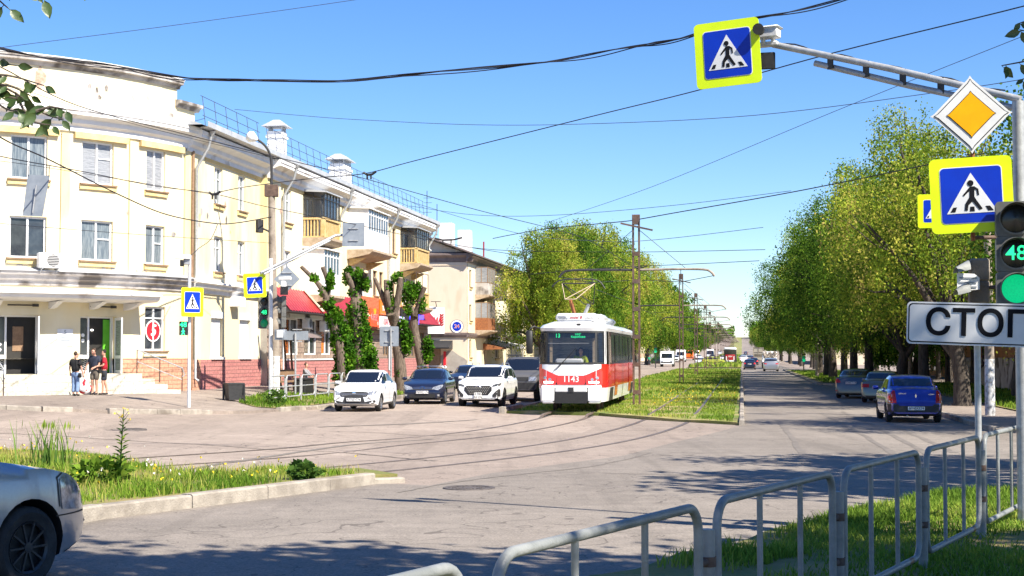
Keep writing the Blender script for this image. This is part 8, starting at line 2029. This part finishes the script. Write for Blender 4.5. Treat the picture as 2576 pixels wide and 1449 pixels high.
wire('dim wire from the roof end to the sky above the tram', [(1030, 518, 100), (1200, 541, 96), (1400, 541, 92), (1700, 516, 86), (1990, 480, 80)], .016, 'wireblue')
wire('dim lower wire from the roof end', [(1010, 500, 100), (1300, 586, 96), (1500, 606, 92), (1640, 604, 86), (1920, 572, 80)], .016, 'wireblue')
wire('level wire across the willow tops', [(1180, 622, 100), (1300, 631, 100), (1600, 634, 96), (1925, 628, 90)], .02)
wire('wire behind the first tram pole towards the trees', [(1330, 690, 98), (1560, 672, 96), (1700, 666, 92), (1910, 656, 88)], .02)
wire('faint wire rising steeply to the right edge', [(1370, 562, 110), (1640, 470, 95), (2100, 280, 75), (2576, 90, 60), (2700, 40, 56)], .016, 'wireblue')
for t_ in (-2.35, -6.05): 
    q = MB(); q.tube([stz(s, t_, 4.9 + .1 * (i % 2)) for i, s in enumerate(list(range(62, 800, 18)))], .012, 5); tag(q.build('contact_wire', 'wire'), 'contact wire above the %s track' % ('right' if t_ > -4 else 'left'), 'wire')
for px, py, Y, w_, lab_ in ((1128, 602, 70, 1.3, 'black insulator beam hanging over the brown roof'), (930, 437, 52, .45, 'crooked wire clamp against the second chimney'), (540, 487, 51, .4, 'black wire clamp before the drainpipe corner'), (1610, 672, 80, .8, 'wing shaped wire clamp right of the first tram pole')):
    o = at(px, py, Y); mb = MB(); mb.tube([o + V((-w_/2, 0, .05)), o + V((-w_*.2, 0, -.04)), o + V((w_*.2, 0, -.02)), o + V((w_/2, 0, .08))], .045, 6); mb.tube([o + V((-w_*.2, 0, -.04)), o + V((-w_*.2, 0, -.2))], .03, 6); mb.tube([o + V((w_*.1, 0, -.03)), o + V((w_*.1, 0, -.2))], .03, 6); tag(mb.build('wire_clamp', 'black', None, 60), lab_, 'wire clamp')
def banner():
    b = at(66, 500, 44); t = thing('hanging_panel', 'grey blank panel hung from a wire before the rounded front', 'panel', b); o, ax, up = frame_at(91, 491, 44, 0, 0)
    k = 44 / F; mb = MB(); mb.prism([(-34 * k, -52 * k), (16 * k, -54 * k), (33 * k, 50 * k), (-22 * k, 52 * k)], o, ax, up, .03); mb.build('plate', 'signback', t, None, True)
    for x in (-20, 32): mb = MB(); mb.tube([o + ax * x * k + up * 48 * k, o + ax * x * k + up * 75 * k], .012, 5); mb.build('hook', 'wire', t, None, True)
    mb = MB(); mb.tube([o + ax * -8 * k + up * -45 * k + V((0, -.03, 0)), o + ax * 2 * k + up * 25 * k + V((0, -.08, 0))], .02, 6); mb.build('rod', 'galv', t, 60, True)
banner()
# ------------------------------------------------------------------ people
def skinned(name, nodes, edges, mat, parent, root=0, sub=1):
    me = bpy.data.meshes.new(name); me.from_pydata([n[0] for n in nodes], edges, []); o = bpy.data.objects.new(name, me); COL.objects.link(o)
    sk = o.modifiers.new('s', 'SKIN'); sk.use_smooth_shade = True
    for i, n in enumerate(nodes):
        me.skin_vertices[0].data[i].radius = (n[1], n[2] if len(n) > 2 else n[1]); me.skin_vertices[0].data[i].use_root = i == root
    sb = o.modifiers.new('u', 'SUBSURF'); sb.levels = sub; sb.render_levels = sub
    dg = bpy.context.evaluated_depsgraph_get(); ne = bpy.data.meshes.new_from_object(o.evaluated_get(dg)); o.modifiers.clear(); o.data = ne
    ne.materials.clear(); ne.materials.append(M[mat]); ne.polygons.foreach_set('use_smooth', [True] * len(ne.polygons)); o.parent = parent; return o
for n_, c_ in (('cl_black', '191a1c'), ('cl_navy', '2b3142'), ('cl_red', 'b0142c'), ('cl_jeans', '7d95b8'), ('cl_khaki', '6a6258'), ('cl_dark', '2a303c'), ('cl_grey', '8a8a90'), ('cl_green', '1f9c74'), ('cl_vest', 'b8c81e'), ('cl_white', 'd8d8d8')):
    M[n_] = pm(n_[3:] + ' cloth', hexc(c_), tuple(q * .75 for q in hexc(c_)), 7, .85, 0, .3, 30)
M['hair_brown'] = pm('brown hair', hexc('4a3423'), hexc('33241a'), 25, .7, 0, .6, 60); M['hair_dark'] = pm('dark hair', hexc('2a201b'), hexc('1b1512'), 25, .7, 0, .6, 60)
M['shoe'] = pm('black shoe', hexc('222226'), hexc('18181a'), 9, .6)
def person(label, loc, rz, h, shirt, pants, hair, handL, handR, elbL=None, elbR=None, legL=(.0, .08), legR=(.0, -.08), long_=False, sit=False, look=0.0, bow=0.0, name='person', group=None, sleeve=.5):
    """local +x is where the chest faces, y to the left; heights are for 1.6 m and scaled"""
    t = thing(name, label, 'person', loc, rz, group); k = h / 1.6
    zp = .86 if not sit else .50
    dz = zp - .86; J = {}
    J['pel'] = (0, 0, zp); J['wai'] = (.0, 0, zp + .13); J['che'] = (.01, 0, zp + .34); J['neb'] = (.01 + bow * .4, 0, zp + .47)
    J['nec'] = (.02 + bow * .7, 0, zp + .53); hx = .03 + bow; J['hd1'] = (hx, 0, zp + .59 - bow * .2); J['hd2'] = (hx + .01 + bow * .3, 0, zp + .66 - bow * .3); J['hd3'] = (hx + bow * .4, 0, zp + .73 - bow * .4)
    lk = V((math.cos(look), math.sin(look), 0))
    nodes = [[J['pel'], .105, .12], [J['wai'], .085, .105], [J['che'], .095, .125], [J['neb'], .06, .07], [J['nec'], .042], [J['hd1'], .068], [J['hd2'], .085, .078], [J['hd3'], .055]]
    E = [(i, i + 1) for i in range(7)]
    nose = V(J['hd1']) + lk * .095 + V((0, 0, .02)); nodes.append([tuple(nose), .014]); E.append((5, 8))
    def add(p, r, a): nodes.append([tuple(p), r]); E.append((a, len(nodes) - 1)); return len(nodes) - 1
    sh = {}
    for s, hand, elb in ((1, handL, elbL), (-1, handR, elbR)):
        S = V((.0, s * .165, zp + .435)); H_ = V(hand) + V((0, 0, dz)); El = V(elb) + V((0, 0, dz)) if elb else S.lerp(H_, .5) + V((-.03, s * .04, 0))
        a = add(S, .048, 2); b = add(El, .036, a); W = H_ + (El - H_).normalized() * .07; c = add(W, .024, b); d = add(H_, .030, c)
        dr = (H_ - W).normalized(); sd = dr.cross(V((1, 0, .2))).normalized(); sh[s] = (S, El, W)
        for f in range(4): q = H_ + dr * .02 + sd * (f - 1.5) * .018; e = add(q + dr * .03, .009, d); add(q + dr * (.062 - .006 * abs(f - 1)) + V((.012, 0, 0)), .007, e)
        e = add(H_ + sd * .035 - dr * .005 + V((.01, 0, 0)), .010, d); add(H_ + sd * .05 + dr * .03 + V((.015, 0, 0)), .008, e)
    lg = {}
    for s, lgp in ((1, legL), (-1, legR)):
        hp = V((.0, s * .085, zp - .03)); 
        if sit: kn = V((.40, s * .10, zp)); an = V((.42, s * .10, .07))
        else: an = V((lgp[0], lgp[1], .07)); kn = hp.lerp(an, .5) + V((.03, 0, .02))
        a = add(hp, .082, 0); b = add(kn, .054, a); cf = kn.lerp(an, .35); c = add(cf - V((.02, 0, 0)), .05, b); d = add(an, .034, c); add(an + V((.12, 0, -.04)), .03, d); lg[s] = (hp, kn, an)
    body = skinned('body', [[tuple(V(n[0]) * k)] + [q * k for q in n[1:]] for n in nodes], E, 'skin', t)
    def cloth(nm, L, ed, mat): return skinned(nm, [[tuple(V(p) * k)] + [r * k for r in rs] for p, *rs in L], ed, mat, t)
    L = [(V(J['pel']) + V((0, 0, -.02)), .13, .165), (J['wai'], .125, .165), (J['che'], .13, .175), (V(J['neb']) + V((0, 0, -.02)), .075, .095)]; ed = [(0, 1), (1, 2), (2, 3)]
    for s in (1, -1):
        S, El, W = sh[s]; L.append((S, .08)); ed.append((2, len(L) - 1)); L.append((S.lerp(El, sleeve * 1.5 if sleeve < 1 else 1), .075)); ed.append((len(L) - 2, len(L) - 1))
        if sleeve >= 1: L.append((W, .04)); ed.append((len(L) - 2, len(L) - 1))
    cloth('shirt', L, ed, shirt)
    L = [(V(J['pel']) + V((0, 0, .06)), .118, .135), (V(J['pel']) + V((0, 0, -.04)), .115, .135)]; ed = [(0, 1)]
    for s in (1, -1):
        hp, kn, an = lg[s]; L.append((hp.lerp(kn, .2), .098)); ed.append((1, len(L) - 1)); L.append((kn.lerp(hp, .05), .085)); ed.append((len(L) - 2, len(L) - 1))
        if long_: L.append((kn.lerp(an, .45), .08)); ed.append((len(L) - 2, len(L) - 1)); L.append((kn.lerp(an, .86), .078)); ed.append((len(L) - 2, len(L) - 1))
    cloth('trousers', L, ed, pants)
    for s in (1, -1):
        an = lg[s][2]; cloth('shoe', [(an + V((-.03, 0, .0)), .045), (an + V((.0, 0, -.03)), .042), (an + V((.07, 0, -.035)), .042), (an + V((.15, 0, -.04)), .034)], [(0, 1), (1, 2), (2, 3)], 'shoe')
    hb_ = V(J['hd2']) - lk * .022 + V((0, 0, .012)); ht = V(J['hd3']) - lk * .01 + V((0, 0, .01))
    cloth('hair', [(hb_ - V((0, 0, .05)) - lk * .03, .072), (hb_, .102, .098), (ht, .082), (ht + lk * .045 - V((0, 0, .008)), .05)], [(0, 1), (1, 2), (2, 3)], hair)
    for s in (1, -1):
        sdv = V((-lk.y, lk.x, 0)); mb = MB(); e = (V(J['hd2']) + lk * .082 + sdv * s * .03 - V((0, 0, .012))) * k; mb.lathe([(.001, -.007), (.007, 0), (.001, .007)], 'Z', 8, e); mb.build('eye', 'black', t)
    mb = MB(); e = (V(J['hd1']) + lk * .072 - V((0, 0, .025))) * k; mb.box(e, (.012, .03, .006), look); mb.build('mouth', 'cl_red', t)
    return t
UPV = math.pi / 2
b1 = gp(189, 996, .1); b2 = gp(238, 993, .1); b3 = gp(262, 993, .1)
person('boy in a black t-shirt and wide pale jeans seen from behind', b1, UPV - .35, 1.52, 'cl_black', 'cl_jeans', 'hair_brown', (.06, .27, .80), (.10, -.26, .74), long_=True, look=-.4)
person('boy in a dark blue t-shirt and long khaki shorts holding a carrier bag', b2, -UPV - .3, 1.66, 'cl_navy', 'cl_khaki', 'hair_brown', (.22, .08, .92), (.16, -.30, .80), (.05, .2, 1.02), bow=.05)
person('boy in a bright red t-shirt and dark shorts reaching towards his friend', b3, math.pi + .3, 1.60, 'cl_red', 'cl_dark', 'hair_dark', (.30, .10, 1.0), (.05, -.24, .78), (.05, .22, 1.05), legL=(.06, .08), legR=(-.10, -.09), look=.2)
bg_ = gp(213, 994, .1); BG = thing('carrier_bag', 'white and red plastic carrier bag between the boys', 'bag', bg_)
rr_ = random.Random(4); bm = bmesh.new(); bmesh.ops.create_icosphere(bm, subdivisions=3, radius=1)
for v in bm.verts:
    z = v.co.z; f = 1 - .45 * max(0, z); v.co = V((v.co.x * .24 * f, v.co.y * .15 * f, .30 + z * .27)) + V((noise.noise(v.co * 3), noise.noise(v.co * 3 + V((5, 0, 0))), 0)) * .05
for f in bm.faces: c = f.calc_center_median(); f.material_index = 1 if noise.noise(c * 6 + V((3, 1, 2))) > .22 else 0; f.smooth = True
me = bpy.data.meshes.new('sack'); bm.to_mesh(me); bm.free(); o = bpy.data.objects.new('sack', me); setup(o, me, ['plate', 'redsign'], BG, None)
mb = MB(); mb.tube([(-.05, 0, .5), (-.1, 0, .72), (-.2, .02, .80)], [.05, .03, .015], 6); mb.tube([(.05, 0, .5), (.12, 0, .72), (.2, .02, .82)], [.05, .03, .015], 6); mb.build('handle', 'plate', BG, 60)
for bx_, par, c in ((b1, 'black pouch hanging at the hip of the boy in pale jeans', 'cl_black'), (b3, 'dark shoulder bag on the boy in red', 'cl_black')):
    s_ = 1; t = thing('shoulder_bag', par, 'bag', (bx_.x + (.20 if c and bx_ is b1 else .0), bx_.y - .15, bx_.z + .72)); mb = MB(); mb.box((0, 0, 0), (.13, .07, .17), None, 0, .03); mb.build('pouch', c, t, 50); mb = MB(); mb.tube([(-.1, 0, .1), (-.15, .05, .45), (-.2, .12, .62)], .012, 5); mb.build('strap', c, t, 50)
sb_ = BS.location; person('person in a striped grey top sitting on the bus shelter bench', stz(63.9, -19.25, .14), HEAD - UPV, 1.6, 'cl_grey', 'cl_dark', 'hair_brown', (.32, .10, .98), (.32, -.10, .98), sit=True, sleeve=1)
person('pedestrian in dark clothes crossing behind the median, left one', gp(1812, 917), HEAD - UPV, 1.7, 'cl_white', 'cl_black', 'hair_dark', (.1, .25, .8), (-.05, -.25, .8), legL=(.2, .08), legR=(-.2, -.08), long_=True, look=.2)
person('pedestrian in black standing before the red rear of the far tram', gp(1832, 918), HEAD - UPV, 1.75, 'cl_black', 'cl_black', 'hair_dark', (.0, .25, .8), (.0, -.25, .8), long_=True)
person('pedestrian in a green top beside the bush on the left', gp(1633, 919, .1), BACK, 1.65, 'cl_green', 'cl_dark', 'hair_dark', (.0, .25, .8), (.1, -.25, .8), long_=True)
dl = TRAM.location + V((math.cos(BACK) * -1.05, math.sin(BACK) * -1.05, .95)) + V((-math.sin(BACK), math.cos(BACK), 0)) * .25
person('tram driver in a yellow vest and sunglasses behind the windscreen', dl, BACK, 1.72, 'cl_vest', 'cl_dark', 'hair_dark', (.32, .18, .98), (.32, -.15, .98), sit=True, sleeve=1)
# ------------------------------------------------------------------ camera, sun and sky
cam = bpy.data.cameras.new('camera'); co = bpy.data.objects.new('camera', cam); COL.objects.link(co)
cam.sensor_width = 36; cam.lens = 36 * F / 2576; cam.clip_start = .1; cam.clip_end = 9000
co.location = (0, 0, CAMZ); co.rotation_euler = (math.pi / 2 + PITCH, 0, 0)
SC.camera = co
SUN_EL = R(46); sd = V((.75, -.66, 0)).normalized()
sdir = V((sd.x * math.cos(SUN_EL), sd.y * math.cos(SUN_EL), math.sin(SUN_EL)))
sl = bpy.data.lights.new('sun', 'SUN'); sl.energy = 5.0; sl.angle = R(.53); sl.color = (1.0, .925, .79)
so = bpy.data.objects.new('sun', sl); COL.objects.link(so)
so.rotation_euler = sdir.to_track_quat('Z', 'Y').to_euler(); so.location = (30, -30, 60)
w = bpy.data.worlds.new('World'); SC.world = w; w.use_nodes = True
nt = w.node_tree; bg = nt.nodes['Background']
sky = nt.nodes.new('ShaderNodeTexSky'); sky.sky_type = 'NISHITA'; sky.sun_disc = False
sky.sun_elevation = SUN_EL; sky.sun_rotation = math.atan2(sd.x, sd.y)
sky.air_density = 1.0; sky.dust_density = .0; sky.ozone_density = 2.2; sky.altitude = 200
hs = nt.nodes.new('ShaderNodeHueSaturation'); hs.inputs['Saturation'].default_value = 1.25; hs.inputs['Hue'].default_value = .503
tn = nt.nodes.new('ShaderNodeMix'); tn.data_type = 'RGBA'; tn.blend_type = 'MULTIPLY'; tn.inputs['Factor'].default_value = 1; tn.inputs['B'].default_value = (.86, .97, 1.2, 1)
nt.links.new(sky.outputs[0], hs.inputs['Color']); nt.links.new(hs.outputs[0], tn.inputs['A']); nt.links.new(tn.outputs['Result'], bg.inputs[0]); bg.inputs[1].default_value = .07
SC.view_settings.view_transform = 'Standard'; SC.view_settings.look = 'None'
SC.view_settings.exposure = 1.18; SC.view_settings.gamma = 1; SC.view_settings.use_curve_mapping = False
SC.cycles.max_bounces = 6; SC.cycles.diffuse_bounces = 3; SC.cycles.transparent_max_bounces = 8
SC.cycles.use_denoising = True
